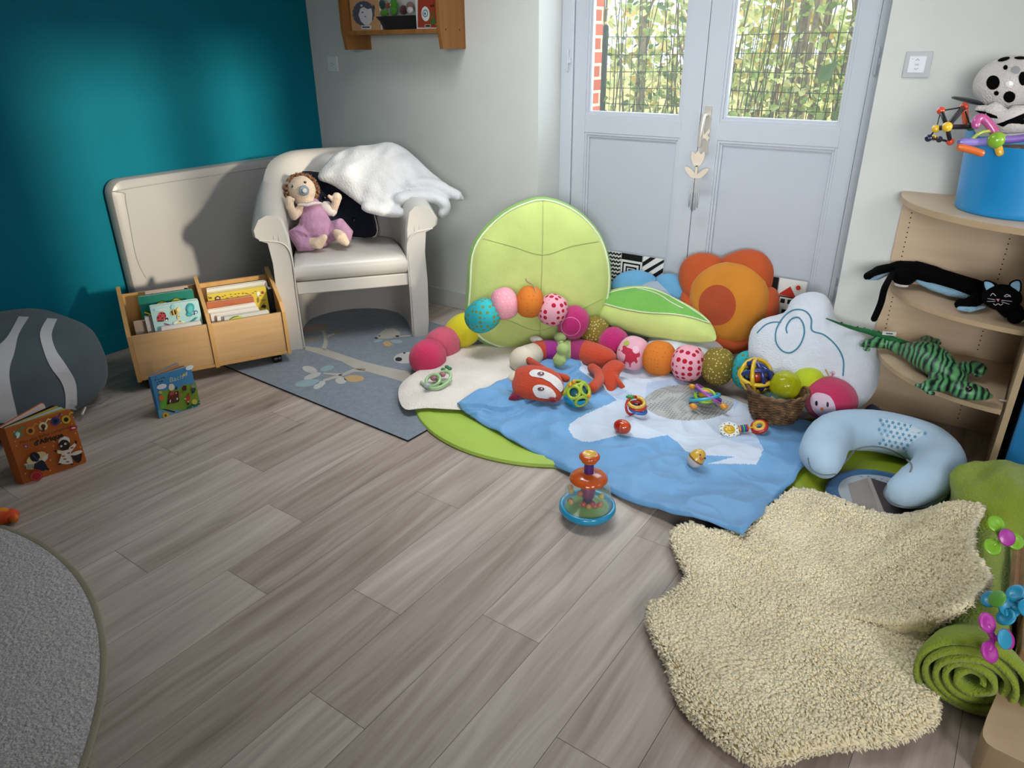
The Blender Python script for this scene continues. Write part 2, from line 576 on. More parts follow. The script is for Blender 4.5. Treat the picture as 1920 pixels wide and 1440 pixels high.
# ------------------------------------------------------------------ French door in the recess
D0, D1, DM = -2.199, -0.592, -1.398
door = thing('door_1', None, None, (DM, YD, 0)); door['kind'] = 'structure'
m = MB()
for x0, x1 in ((D0, -2.125), (-0.665, D1)):
    m.box((x0, YD, 0), (x1, YD+0.09, 2.16), m_frame)
m.box((-2.125, YD, 2.08), (-0.665, YD+0.09, 2.16), m_frame)
m.build('door_frame', door, bev=0.004, smooth=0)
mg = glass('window pane', 'f4fbfb', 0.04, 0.0)
ZG, ZP = 1.19, 1.085
for nm, x0, x1, s0, s1 in (('left', -2.122, -1.400, 0.075, 0.095), ('right', -1.396, -0.668, 0.095, 0.075)):
    lf = MB()
    y0, y1 = YD+0.012, YD+0.06
    a, b = x0+s0, x1-s1
    lf.box((x0, y0, 0.02), (a, y1, 2.075), m_frame); lf.box((b, y0, 0.02), (x1, y1, 2.075), m_frame)
    lf.box((a, y0, ZP), (b, y1, ZG-0.02), m_frame); lf.box((a, y0, 0.02), (b, y1, 0.2), m_frame); lf.box((a, y0, 1.98), (b, y1, 2.075), m_frame)
    # mouldings round the glass and the panel
    for (za, zb) in ((ZG-0.02, 1.98), (0.2, ZP)):
        for k, (w, d) in enumerate(((0.012, 0.004), (0.024, 0.012))):
            lf.box((a+w-0.012, y0+d, za), (a+w, y1-0.01, zb), m_frame); lf.box((b-w, y0+d, za), (b-w+0.012, y1-0.01, zb), m_frame)
            lf.box((a+w, y0+d, zb-w), (b-w, y1-0.01, zb-w+0.012), m_frame); lf.box((a+w, y0+d, za+w-0.012), (b-w, y1-0.01, za+w), m_frame)
    lf.box((a+0.024, y0+0.022, 0.224), (b-0.024, y1-0.012, ZP-0.024), mat('door panel paint', 'b1b7c0', 0.4, var=0.01))
    lo = lf.build('door_leaf', door, smooth=0, bev=0.0015)
    MB().box((a+0.022, YD+0.036, ZG-0.02+0.022), (b-0.022, YD+0.042, 1.98), mg).build('window_pane', lo, smooth=0)
h = MB()
m_steel = mat('brushed metal', 'cdc8be', 0.35, metal=0.35, var=0.03)
h.box((-1.378, YD+0.003, 1.02), (-1.342, YD+0.013, 1.24), m_steel)
h.tube([(-1.36, YD+0.01, 1.20), (-1.36, YD-0.045, 1.20), (-1.362, YD-0.05, 1.15), (-1.365, YD-0.05, 1.06)], [0.011, 0.011, 0.012, 0.010], m_steel, 10)
h.build('door_handle', door)
hg = MB()
for z in (1.44, 0.45):
    for x in (D0+0.045, D1-0.055):
        hg.tube([(x, YD-0.006, z-0.05), (x, YD-0.006, z+0.05)], 0.007, m_frame, 8); hg.box((x-0.004, YD-0.008, z-0.012), (x+0.02, YD+0.014, z+0.012), m_frame)
hg.build('door_hinge', door)
# wooden flower with tube chimes hanging from the handle
ch = thing('wind_chime', 'wooden flower wind chime with small metal tubes hanging from the door handle', 'wind chime', (-1.36, YD-0.07, 0.77))
m_ply = wood('pale plywood', 'cdbfae', 'dccfbe', (8, 8, 40))
fm = Matrix(((1, 0, 0, -1.363), (0, 0, 1, YD-0.060), (0, 1, 0, 0.985), (0, 0, 0, 1)))
f = MB(fm)
tul = spl([(-0.03, 0.052), (-0.033, 0.02), (-0.018, -0.012), (0, -0.02), (0.018, -0.012), (0.033, 0.02), (0.03, 0.052), (0.014, 0.04), (0, 0.055), (-0.014, 0.04)], 4, True)
f.prism([(p.x, p.y, 0) for p in tul], (0, 0, -0.006), m_ply)
f.box((-0.006, -0.06, -0.006), (0.006, -0.015, 0), m_ply)
lv = spl([(0, -0.075), (0.03, -0.07), (0.06, -0.035), (0.058, -0.024), (0.035, -0.03), (0.012, -0.05), (0, -0.058), (-0.012, -0.05), (-0.035, -0.03), (-0.058, -0.024), (-0.06, -0.035), (-0.03, -0.07)], 3, True)
f.prism([(p.x, p.y, 0.001) for p in lv], (0, 0, -0.006), m_ply)
f.build('flower', ch)
f2 = MB(fm)
bt = [(0.02+p[0]*0.8, 0.13+p[1]) for p in ((0, 0), (0.03, 0.03), (0.035, 0.012), (0.022, 0), (0.035, -0.012), (0.028, -0.03), (0.008, -0.014), (-0.006, -0.02), (-0.004, 0.02))]
f2.prism(bt, (0, 0, -0.006), m_ply)
f2.build('butterfly', ch)
t = MB(fm)
m_chime = mat('chime tube', '8f949a', 0.45, metal=0.6, var=0.02)
for k in range(5):
    x = -0.022+0.011*k
    ln = (0.085, 0.1, 0.11, 0.1, 0.085)[k]
    tt = MB(fm); tt.tube([(x, -0.15, -0.004), (x, -0.15-ln*0.8, -0.004)], 0.0026, m_chime, 8); tt.build('chime_tube', ch)
    t.tube([(x*0.4, -0.07, -0.003), (x, -0.15, -0.004)], 0.0006, m_ply, 4, cap=False)
t.build('string', ch)
t = MB(fm); t.tube([(0, 0.05, -0.003), (0.0, 0.17, 0.0)], 0.0008, m_ply, 4, cap=False); t.build('hanging_string', ch)
# wall plates
pl = thing('blind_switch', 'square white blind switch with arrow buttons right of the door', 'switch', (-0.462, YB, 1.38))
sx = lambda x, z: (x, YB, z)
m = MB(); m.box((-0.508, YB-0.009, 1.385), (-0.415, YB, 1.478), mat('switch frame', 'b3b7b9', 0.3)); m.build('switch_plate', pl, bev=0.003, smooth=0)
m = MB(); m.box((-0.491, YB-0.013, 1.404), (-0.434, YB-0.008, 1.461), mat('switch button', 'd9dde3', 0.3)); 
gy = mat('switch mark', '6f767c', 0.5)
T = Matrix(((1, 0, 0, -0.4625), (0, 0, -1, YB-0.0135), (0, 1, 0, 1.4325), (0, 0, 0, 1)))
m.strip([(-0.006, 0.013), (0, 0.019), (0.006, 0.013)], 0.002, gy, T); m.strip([(-0.006, -0.013), (0, -0.019), (0.006, -0.013)], 0.002, gy, T)
m.text('my', 0.012, gy, T); m.poly(circ(-0.018, 0.019, 0.0015, n=8), gy, T)
m.build('switch_button', pl, smooth=0)
pl = thing('wall_outlet', 'small white wall outlet plate near the teal corner', 'outlet', (-3.725, YB, 1.377))
m = MB(); m.box((-3.768, YB-0.01, 1.377), (-3.682, YB, 1.463), mat('outlet plate', 'd4d7d6', 0.35)); m.build('plate', pl, bev=0.003, smooth=0)
m = MB()
for dx, dz in ((-0.006, 0.006), (0.01, 0.0), (-0.006, -0.008)):
    T = Matrix(((1, 0, 0, -3.725+dx), (0, 0, -1, YB-0.0105), (0, 1, 0, 1.42+dz), (0, 0, 0, 1)))
    m.poly(circ(0, 0, 0.003, n=8), mat('outlet holes', '33383a', 0.6), T)
m.build('socket_hole', pl, smooth=0)

# ------------------------------------------------------------------ outside
def brick(name):
    def fn(g, v, c):
        b = g.n('TexBrick')
        b.inputs['Color1'].default_value = hx('b0533f'); b.inputs['Color2'].default_value = hx('c4664e'); b.inputs['Mortar'].default_value = hx('dccfb8')
        b.inputs['Scale'].default_value = 1.0; b.inputs['Mortar Size'].default_value = 0.008; b.inputs['Brick Width'].default_value = 0.62; b.inputs['Row Height'].default_value = 0.072
        cx = g.n('SeparateXYZ'); g.l(v, cx.inputs[0]); cb = g.n('CombineXYZ'); g.l(g.math('ADD', cx.outputs[0], cx.outputs[1]), cb.inputs[0]); g.l(cx.outputs[2], cb.inputs[1]); g.l(cb.outputs[0], b.inputs['Vector'])
        return b.outputs[0]
    return mat(name, 'b0533f', 0.85, fn=fn, bump=0.4, bs=60)
MB().box((-2.6, YB+0.42, -0.1), (pY(1128, 120, YB+0.66).x, YB+0.66, 2.8), brick('red brick')).build('wall_outside', kind='structure', smooth=0)
m_ground = mat('leaf litter ground', 'a08a55', 0.95, fn=lambda g, v, c: g.ramp(g.noise(v, 5, 5), [(0.3, hx('8f8a4a')), (0.5, hx('c3b56e')), (0.7, hx('e0d090'))]))
m = MB(); m.grid(lambda a, b: V((-16+22*a, 3.8+16*b, -0.12+max(0, b-0.1)*1.2+0.06*noise.noise(V((a*14, b*14, 0))))), 30, 30, m_ground); m.build('garden_ground', kind='structure')
# wire fence
YFN = 4.55
m_wire = mat('green fence wire', '0e3024', 0.5, var=0.05)
fe = thing('wire_fence', 'dark green welded wire fence standing outside the glass doors', 'fence', (-1.8, YFN, 0))
m = MB()
for k in range(0, 19):
    z = 1.56-0.1*k
    m.tube([(x/4, YFN+0.006*sin(x*1.3+k), z+0.004*sin(x+k)) for x in range(-16, 3)], 0.0021, m_wire, 4)
for k in range(90):
    x = -4.0+0.051*k
    m.tube([(x+0.003*sin(k*7+z), YFN, -0.15+z*0.343) for z in range(6)], 0.0021, m_wire, 4)
m.build('wire_mesh', fe)
for x in (pY(1133, 120, YFN+0.03).x, 0.3):
    p = MB(); p.tube([(x, YFN+0.03, -0.2), (x, YFN+0.03, 1.62)], 0.02, m_wire, 8); p.build('post', fe)
LEAFS = [mat('leaf '+c, c, 0.55, var=0.15, vs=20) for c in ('7a964a', '9fb364', 'c0ca82', 'dadb9c', '56703c', 'cdb468')]
rl = random.Random(3)
def leaf(mb, p, s, m, d=None):
    """small folded leaf"""
    d = d or V((rl.uniform(-1, 1), rl.uniform(-1, 1), rl.uniform(-0.6, 0.8)))
    d = d.normalized()
    q = d.cross(V((rl.uniform(-1, 1), rl.uniform(-1, 1), rl.uniform(-1, 1)))).normalized()
    n = d.cross(q)
    p = V(p)
    mb.add([p, p+d*s*0.45+q*s*0.36+n*s*0.1, p+d*s, p+d*s*0.45-q*s*0.36+n*s*0.1, p+d*s*0.2+q*s*0.28+n*s*0.05, p+d*s*0.2-q*s*0.28+n*s*0.05], [(0, 4, 1, 2), (0, 2, 3, 5)], m)
def bush(c, r, n, size, cols, label, name='shrub', cat='shrub', group=None):
    root = thing(name, label, cat, (c[0], c[1], -0.1), group=group)
    f = MB(); st = MB()
    for k in range(n):
        a = V((rl.gauss(0, 0.5), rl.gauss(0, 0.5), rl.gauss(0, 0.5)))
        leaf(f, (c[0]+a.x*r[0], c[1]+a.y*r[1], max(-0.1, c[2]+a.z*r[2])), size*rl.uniform(0.6, 1.3), LEAFS[rl.choice(cols)])
    f.build('foliage', root, smooth=0)
    for k in range(10):
        x, y = c[0]+rl.uniform(-0.6, 0.6)*r[0], c[1]+rl.uniform(-0.5, 0.5)*r[1]
        st.tube([(c[0]+(x-c[0])*0.5, y, -0.15), (x, y, c[2]), (x+rl.uniform(-0.15, 0.15), y, c[2]+r[2]*rl.uniform(0.4, 0.9))], [0.008, 0.006, 0.003], m_bark, 5)
    st.build('stem', root)
    return root
m_bark = mat('grey bark', '8a7f6b', 0.9, var=0.2, vs=30)
m_bark2 = mat('brown stem bark', '6e5b42', 0.9, var=0.25, vs=30)
# pale slim trunks in a row, then thin shoots
for k in range(15):
    right = k < 10
    if right:
        x, y = -1.62+0.085*k+rl.uniform(-.03, .03), 5.2+rl.uniform(0, 0.5)
    else:
        x, y = -3.2+0.24*(k-10)+rl.uniform(-.05, .05), 5.6+rl.uniform(0, 0.9)
    r0 = rl.uniform(0.018, 0.03) if right else rl.uniform(0.03, 0.06)
    lean = rl.uniform(-0.12, 0.16) if right else rl.uniform(-.1, .3)
    t = thing('slim_tree', 'slim pale tree trunk in the clump beyond the fence, behind the right door pane' if right else 'bare leaning tree beyond the fence, behind the left door pane', 'tree', (x, y, 0), group='pale trunks behind the right pane' if right else 'leaning trees behind the left pane')
    m = MB(); m.tube([(x, y, -0.2), (x+lean*0.3, y, 0.8), (x+lean*0.7, y, 1.9), (x+lean*1.2, y, 3.4)], [r0*1.2, r0, r0*0.85, r0*0.5], m_bark, 7); m.build('trunk', t)
    m = MB()
    for q in range(5):
        z = rl.uniform(1.1, 2.6); a = rl.uniform(-1, 1)
        m.tube([(x+lean*z*0.36, y, z), (x+lean*z*0.36+a*0.25, y+rl.uniform(-.1, .1), z+0.35), (x+lean*z*0.36+a*0.4, y, z+0.9)], [r0*0.35, r0*0.25, 0.003], m_bark, 5)
    m.build('branch', t)
    m = MB()
    for q in range(26):
        z = rl.uniform(1.2, 2.8)
        leaf(m, (x+rl.gauss(0, 0.28), y+rl.gauss(0, .15), z), rl.uniform(0.04, 0.08), LEAFS[rl.choice((1, 2, 3, 5, 2))])
    m.build('foliage', t, smooth=0)
for k in range(40):
    x, y = rl.uniform(-2.7, -0.55), rl.uniform(4.62, 5.0)
    l2 = rl.uniform(-0.25, 0.4)
    sh = MB(); sh.tube([(x, y, -0.15), (x+l2*0.3, y, 0.7), (x+l2*0.7+0.03*sin(k), y, 1.4), (x+l2*1.1, y, 2.1)], [0.006, 0.005, 0.004, 0.002], m_bark2 if k % 3 else LEAFS[4], 5)
    for q in range(7):
        leaf(sh, (x+l2*0.7+rl.gauss(0, 0.05), y, rl.uniform(0.8, 2.0)), rl.uniform(0.025, 0.05), LEAFS[rl.choice((0, 1, 2, 3))])
    sh.build('sapling_shoot', label='thin shoot growing up close behind the green wire fence', cat='shoot', group='thin shoots behind the fence')
bush((-2.15, 4.72, 1.05), (0.5, 0.2, 1.0), 700, 0.055, (0, 1, 1, 4, 2), 'dark ivy leaved shrub beside the brick edge, seen through the left pane')
bush((-1.62, 4.95, 1.0), (0.7, 0.3, 0.75), 900, 0.05, (1, 2, 3, 5, 2), 'yellow green bush low behind the fence, middle of the left pane')
bush((-1.0, 4.8, 0.95), (0.9, 0.25, 0.55), 1000, 0.05, (1, 2, 3, 0, 2), 'low pale leafed undergrowth behind the fence under the right pane')
bush((-0.72, 4.48, 1.12), (0.26, 0.08, 0.35), 70, 0.12, (0, 4, 4, 1), 'large leaved dark ivy on the fence, lower right of the right pane', 'ivy', 'ivy')
bush((-0.75, 4.9, 1.75), (0.75, 0.3, 0.7), 420, 0.06, (0, 1, 2, 3, 1), 'green leafy branches hanging high behind the right pane')
bush((-1.9, 6.2, 1.9), (1.6, 0.6, 1.2), 600, 0.08, (2, 3, 5, 3), 'loose pale autumn tree crown far behind the left pane', 'tree', 'tree')
bush((-2.4, 8.5, 1.5), (3.2, 0.6, 0.9), 1500, 0.15, (5, 3, 3, 2), 'golden autumn hedge far behind the trees', 'hedge', 'hedge')
# ------------------------------------------------------------------ stickers: flat shapes that follow a surface
from mathutils.bvhtree import BVHTree
def bvh(mb):
    return BVHTree.FromPolygons([tuple(p) for p in mb.v], mb.f)
def hit(tree, x, y):
    d = ray(x, y).normalized()
    h = tree.ray_cast(CAM, d)
    return h[0], h[1]
def sticker(mb, tree, pts, m, lift=0.002, rings=3):
    """printed patch outlined in picture pixels, laid on the surface it hits"""
    cx, cy = sum(p[0] for p in pts)/len(pts), sum(p[1] for p in pts)/len(pts)
    c = hit(tree, cx, cy)[0]
    if c is None:
        return
    vs, fs, n = [], [], len(pts)
    last = c
    for k in range(rings+1):
        for p in pts:
            q = max(k/rings, 0.02)
            h, nn = hit(tree, cx+(p[0]-cx)*q, cy+(p[1]-cy)*q)
            if h is None or (h-c).length > 0.35:
                h = last
                vs.append(h); continue
            if nn.dot(CAM-h) < 0: nn = -nn
            last = h+nn*lift
            vs.append(last)
    fs = [(k*n+i, k*n+(i+1) % n, (k+1)*n+(i+1) % n, (k+1)*n+i) for k in range(rings) for i in range(n)]
    mb.add(vs, fs, m, mb.T.inverted())
def band(mb, tree, L, Rr, m, lift=0.002, k=5):
    """printed band between two picture curves"""
    A, B = spl([(p[0], p[1], 0) for p in L], 5), spl([(p[0], p[1], 0) for p in Rr], 5)
    n = min(len(A), len(B))
    P = []
    last = None
    for i in range(n):
        row = []
        for j in range(k):
            q = A[i].lerp(B[i], j/(k-1))
            h, nn = hit(tree, q.x, q.y)
            if h is not None and last is not None and (h-last).length > 0.5: h = None
            if h is None:
                row.append(None)
            else:
                if nn.dot(CAM-h) < 0: nn = -nn
                last = h+nn*lift
                row.append(last)
        P.append(row)
    for i in range(n-1):
        for j in range(k-1):
            q = [P[i][j], P[i][j+1], P[i+1][j+1], P[i+1][j]]
            if all(x is not None for x in q) and (q[0]-q[2]).length < 0.15:
                mb.add(q, [(0, 1, 2, 3)], m, mb.T.inverted())
def pline(mb, tree, pts, r, m, n=6, closed=False, lift=0.0):
    """cord or seam lying on a surface, drawn through picture points"""
    out = []
    for p in spl([(a, b, 0) for a, b in pts], n, closed):
        h, nn = hit(tree, p.x, p.y)
        if h is not None and (not out or (h-out[-1]).length < 0.4):
            if nn.dot(CAM-h) < 0: nn = -nn
            out.append(h+nn*lift)
    if len(out) > 1:
        mb.tube(out, r, m, 6, T=mb.T.inverted(), closed=closed)
def pell(cx, cy, rx, ry=None, a=0, n=16):
    return circ(cx, cy, rx, ry, n, radians(a))

# ------------------------------------------------------------------ left: padded panel, armchair
m_vinyl = mat('cream vinyl', 'c4c1bd', 0.32, var=0.015, spec=0.5, bump=0.03, bs=300)
m_pad = mat('white panel plastic', 'a9a7a6', 0.35, var=0.01, spec=0.5)
m = MB()
ol = rrect(1.87, -0.1, 3.335, 0.905, 0.075, 6)
rings = []
for x, s in ((XL+0.016, 0.02), (XL+0.02, 0.0), (XL+0.055, 0.0), (XL+0.075, 0.008), (XL+0.082, 0.022)):
    rings.append([V((x, 1.87+s+(p[0]-1.87)*(1-2*s/1.465), max(0.0, (p[1])*(1-s/0.9)))) for p in ol])
m.loft(rings, m_pad)
rim = [(XL+0.083, p[0], p[1]) for p in spl([(1.95, 0.38, 0), (1.925, 0.5, 0), (1.935, 0.72, 0), (1.945, 0.83, 0), (2.0, 0.855, 0), (3.3, 0.855, 0)], 5)]
m.tube(rim, 0.003, m_pad, 6)
m.build('padded_panel', label='long white padded panel standing on edge against the teal wall', cat='panel')

CO = V((-2.879, 2.577, 0)); CU = V((0.628, 0.778, 0)).normalized(); CN = V((CU.y, -CU.x, 0))
CT = frame(CO, CU, CN)      # x right along the front, y towards the viewer, z down?
CT = Matrix(((CU.x, CN.x, 0, CO.x), (CU.y, CN.y, 0, CO.y), (0, 0, 1, 0), (0, 0, 0, 1)))
def cp(x, y, off):
    return pln(x, y, CO+CN*off, CN)
chair = thing('armchair', 'cream vinyl tub armchair in the corner on the grey rug', 'armchair', CO)
path = spl([(-0.300, 0.0), (-0.305, -0.15), (-0.30, -0.32), (-0.25, -0.47), (-0.13, -0.56), (0, -0.585), (0.13, -0.56), (0.25, -0.47), (0.30, -0.32), (0.305, -0.15), (0.300, 0.0)], 5)
mb = MB(CT); rings = []
n = len(path)
for i, p in enumerate(path):
    d = (path[min(i+1, n-1)]-path[max(i-1, 0)]).normalized()
    N = V((-d.y, d.x))
    if N.dot(V((p.x, p.y+0.25))) < 0: N = -N
    t = abs(i/(n-1)-0.5)*2           # 1 at the arm fronts, 0 at the back
    e = max(0.0, min(1.0, (t-0.25)/0.75)); e = e*e*(3-2*e)
    zt = 0.98-0.235*e
    fl_ = 0.6+0.4*e
    prof = [(0.0, 0.0), (0.0, 0.25), (-0.005, 0.5), (0.0, zt-0.12), (0.02, zt-0.03), (0.055, zt-0.002), (0.10, zt+0.0), (0.145, zt-0.02), (0.178, zt-0.07), (0.175, zt-0.105), (0.145, zt-0.128), (0.112, zt-0.14), (0.10, zt-0.25), (0.105, 0.32), (0.098, 0.1), (0.085, 0.0)]
    rings.append([V((p.x+N.x*a*(fl_ if a > 0.105 else 1), p.y+N.y*a*(fl_ if a > 0.105 else 1), z)) for a, z in prof])
f0 = [V((q.x, q.y+0.012, q.z)) for q in rings[0]]; f1 = [V((q.x, q.y+0.012, q.z)) for q in rings[-1]]
c0 = sum(rings[0], V((0, 0, 0)))/len(f0)
rings = [[V((q.x, q.y+0.014, q.z)).lerp(V((c0.x, 0.014, q.z)), 0.12) for q in rings[0]]]+rings+[[V((q.x, q.y+0.014, q.z)).lerp(V((-c0.x, 0.014, q.z)), 0.12) for q in rings[-1]]]
mb.loft(rings, m_vinyl)
mb.build('shell', chair, smooth=50)
# gathered pleats and piping on the arm fronts
for sgn in (-1, 1):
    q = MB(CT)
    pp = [(sgn*(0.300+a), 0.018, z) for a, z in ((0.0, 0.02), (0.002, 0.3), (0.0, 0.5), (0.015, 0.575), (0.05, 0.605), (0.1, 0.615), (0.145, 0.622))]
    q.tube(spl(pp, 4), 0.004, m_vinyl, 6)
    for a, z0, z1 in ((0.05, 0.615, 0.67), (0.075, 0.625, 0.69), (0.1, 0.625, 0.685), (0.128, 0.635, 0.67)):
        q.tube([(sgn*(0.3+a), 0.013, z0), (sgn*(0.3+a*1.02), 0.012, z1)], [0.006, 0.003], m_vinyl, 6)
    q.build('piping', chair)
q = MB(CT)
so = [(-0.297, 0.0), (0.297, 0.0), (0.292, -0.3), (0.245, -0.44), (0.12, -0.53), (0, -0.555), (-0.12, -0.53), (-0.245, -0.44), (-0.292, -0.3)]
so = [(p.x, p.y) for p in spl([(a, b, 0) for a, b in so[:2]], 8)]+[(p.x, p.y) for p in spl([(a, b, 0) for a, b in so[1:]+so[:1]], 3)][1:-1]
R_ = []
for z, s, fr in ((0.385, 0.97, 0.0), (0.392, 0.995, 0.012), (0.42, 1.0, 0.022), (0.455, 1.0, 0.022), (0.478, 0.985, 0.01), (0.488, 0.95, -0.01), (0.494, 0.8, -0.04)):
    R_.append([V((x*s, (y+0.28)*s-0.28+(fr if y > -0.01 else 0), z)) for x, y in so])
q.loft(R_, m_vinyl); q.build('seat_cushion', chair, smooth=60)
q = MB(CT); q.box((-0.298, -0.06, 0.315), (0.298, 0.008, 0.383), m_vinyl); q.box((-0.29, -0.5, 0.34), (0.29, -0.06, 0.383), m_vinyl); q.build('seat_rail', chair, bev=0.006)

# navy cushion behind the doll
m_navy = fabric('navy cotton', '16182b', rough=0.8)
nn = (CN+V((0, 0, 0.28))).normalized()
c0 = CO+CN*-0.43+CU*-0.02+V((0, 0, 0.5))
nc = thing('navy_cushion', 'dark navy buttoned cushion with white piping leaning behind the doll', 'cushion', c0)
uu = CU; vv = nn.cross(uu); vv = vv if vv.z > 0 else -vv
cs = [c0+uu*a+vv*b for a, b in ((p.x, p.y) for p in spl([(-0.2, 0.0, 0), (0, 0.008, 0), (0.2, 0, 0), (0.195, 0.19, 0), (0.2, 0.38, 0), (0, 0.37, 0), (-0.2, 0.38, 0), (-0.195, 0.19, 0)], 5, True))]
q = MB(); q.pillow(cs, nn, 0.07, 0.05, m_navy, p=3); q.build('cover', nc)
q = MB(); q.tube(cs, 0.004, mat('white piping', 'd8d5cc', 0.7), 6, closed=True); q.build('piping', nc)
tr = bvh(MB().pillow(cs, nn, 0.07, 0.05, m_navy, p=3))
for x, y in ((608.7, 371), (641, 413.7), (663.7, 412)):
    h, n_ = hit(tr, x, y)
    if h is not None:
        q = MB(); n_ = n_ if n_.dot(CAM-h) > 0 else -n_; q.ell(h+n_*0.004, (0.013, 0.013, 0.013), plastic('black button', '08080b', 0.15)); q.build('button', nc)

# rag doll
m_skin = plush('doll skin cloth', 'e0c9b3')
m_romp = fabric('mauve chambray', 'a8809f', var=0.16, vs=18, bump=0.9, bs=28)
P_ = lambda cx, cy, off: cp(500+cx*0.1458, 280+cy*0.1458, off)
hc = P_(450, 520, -0.33)
doll = thing('rag_doll', 'soft rag doll in a mauve romper sucking a grey pacifier on the armchair seat', 'doll', P_(650, 1270, -0.2))
b = MB()
b.ell(hc, (0.083, 0.07, 0.077), m_skin)
b.ell(P_(480, 640, -0.31), (0.06, 0.05, 0.04), m_skin)
b.tube([P_(450, 760, -0.30), P_(350, 850, -0.24), P_(305, 740, -0.23), P_(290, 640, -0.23)], [0.026, 0.03, 0.022, 0.02], m_skin, 10)
b.tube([P_(700, 780, -0.31), P_(860, 770, -0.28), P_(890, 690, -0.26), P_(905, 610, -0.26)], [0.026, 0.028, 0.022, 0.028], m_skin, 10)
b.tube([P_(860, 660, -0.26), P_(800, 600, -0.25)], [0.012, 0.010], m_skin, 8)
b.tube([P_(310, 700, -0.23), P_(345, 640, -0.22)], [0.011, 0.009], m_skin, 8)
b.tube([P_(540, 1200, -0.2), P_(670, 1210, -0.15), P_(745, 1130, -0.13)], [0.028, 0.033, 0.018], m_skin, 10)
b.tube([P_(900, 1060, -0.2), P_(960, 1140, -0.15), P_(1020, 1200, -0.14)], [0.026, 0.034, 0.022], m_skin, 10)
b.tube([P_(520, 680, -0.32), P_(600, 800, -0.3), P_(620, 1000, -0.28)], [0.04, 0.06, 0.08], m_skin, 12)
b.build('body', doll, remesh=0.006, smooth=180)
r = MB()
r.tube([P_(580, 730, -0.31), P_(600, 850, -0.29), P_(630, 1000, -0.27), P_(640, 1100, -0.27)], [0.055, 0.075, 0.098, 0.09], m_romp, 18)
r.tube([P_(500, 1080, -0.26), P_(400, 1120, -0.2), P_(450, 1220, -0.2), P_(580, 1220, -0.19)], [0.06, 0.056, 0.045, 0.036], m_romp, 14)
r.tube([P_(780, 1080, -0.26), P_(960, 1000, -0.22), P_(1020, 1080, -0.2), P_(1010, 1160, -0.2)], [0.055, 0.05, 0.042, 0.032], m_romp, 14)
r.build('romper', doll, remesh=0.006, smooth=180)
c = MB()
c.tube([P_(a, bq, o) for a, bq, o in ((420, 710, -0.25), (520, 715, -0.23), (620, 690, -0.24), (690, 690, -0.27))], [0.012, 0.018, 0.018, 0.012], fabric('doll collar', 'ddd6d2'), 8, flat=0.5)
c.build('collar', doll)
c = MB(); c.tube([P_(760, 740, -0.3), P_(840, 790, -0.28)], [0.034, 0.034], fabric('doll collar', 'ddd6d2'), 10); c.build('sleeve', doll)
h_ = MB(); m_hair = plush('ginger brown doll hair', '8a5f3d', var=0.3, vs=60)
rr = random.Random(5)
for k in range(120):
    a = radians(rr.uniform(-20, 250))
    o = rr.uniform(0.0, 0.055)
    q0 = hc + CU*cos(a)*0.074*sqrt(max(0, 1-(o/0.085)**2))*-1 + V((0, 0, 1))*sin(a)*0.07*sqrt(max(0, 1-(o/0.085)**2)) - CN*o + CN*0.014
    if sin(a) < -0.2 and abs(cos(a)) < 0.6: continue
    d = (q0-hc).normalized()
    s = V((rr.uniform(-1, 1), rr.uniform(-1, 1), rr.uniform(-1, 1)))*0.012
    h_.tube([q0, q0+d*0.008+s, q0+d*0.018-s*0.6, q0+d*0.022+s*0.4], [0.006, 0.0055, 0.005, 0.002], m_hair, 5)
h_.build('hair', doll)
eye_w_glint, eye_b = plastic('doll eye white and glint', 'e8e6e2'), plastic('doll eye black', '0a0a0c')
hb = MB(); hb.ell(hc, (0.083, 0.07, 0.077), m_skin); tr = bvh(hb)
for ex, ey in ((332, 475), (495, 425)):
    h, n_ = hit(tr, 500+ex*0.1458, 280+ey*0.1458)
    e = MB(); n_ = n_ if n_.dot(CAM-h) > 0 else -n_; e.ell(h+n_*0.001, 0.0078, eye_b, u=12, v=8); e.ell(h+n_*0.0078, 0.0022, eye_w_glint, u=8, v=6); e.ell(h-n_*0.0055, 0.0102, eye_w_glint, u=12, v=8); e.build('eye', doll)  # the tiny front ball is a white highlight modelled onto the eye
pc = MB(); m_pac = plastic('grey blue pacifier', '6f8496'); h, n_ = hit(tr, 500+480*0.1458, 280+530*0.1458); n_ = n_ if n_.dot(CAM-h) > 0 else -n_
T = toward(h+n_*0.003, h+n_*0.05)
pc.lathe([(0.0, 0.0), (0.024, -0.003), (0.027, 0.002), (0.024, 0.006), (0.0, 0.008)], m_pac, T, 20)
pc.lathe([(0.012, 0.007), (0.013, 0.02), (0.010, 0.024), (0.0, 0.025)], plastic('pacifier knob', 'c6c3bd'), T, 14)
pc.build('pacifier', doll)
# white duvet over the chair back
m_duv = fabric('white fleece', 'd9dadd', bump=0.35, bs=90)
dn = (CN*0.75+V((0, 0, 0.62))+CU*-0.1).normalized()
dc = CO+CN*-0.36+CU*0.27+V((0, 0, 0.88))
do = [pln(x, y, dc, dn) for x, y in ((594, 334), (612, 305), (636, 284), (690, 272), (735, 268), (765, 282), (800, 314), (835, 345), (868, 368), (860, 374), (832, 366), (812, 378), (790, 384), (775, 381), (752, 402), (735, 408), (710, 402), (680, 388), (650, 365), (620, 346))]
dm = MB(); dm.pillow([V(p) for p in spl(do, 3, True)], dn, 0.085, 0.05, m_duv, p=2.2, wr=0.03, ws=8, c=pln(715, 335, dc, dn), rings=14)
def dq(x, y, k=0.05): return pln(x, y, dc+dn*k, dn)
dm.tube([dq(690, 388, .03), dq(718, 394, .04), dq(748, 398, .045)], [0.045, 0.05, 0.042], m_duv, 14, flat=0.7)
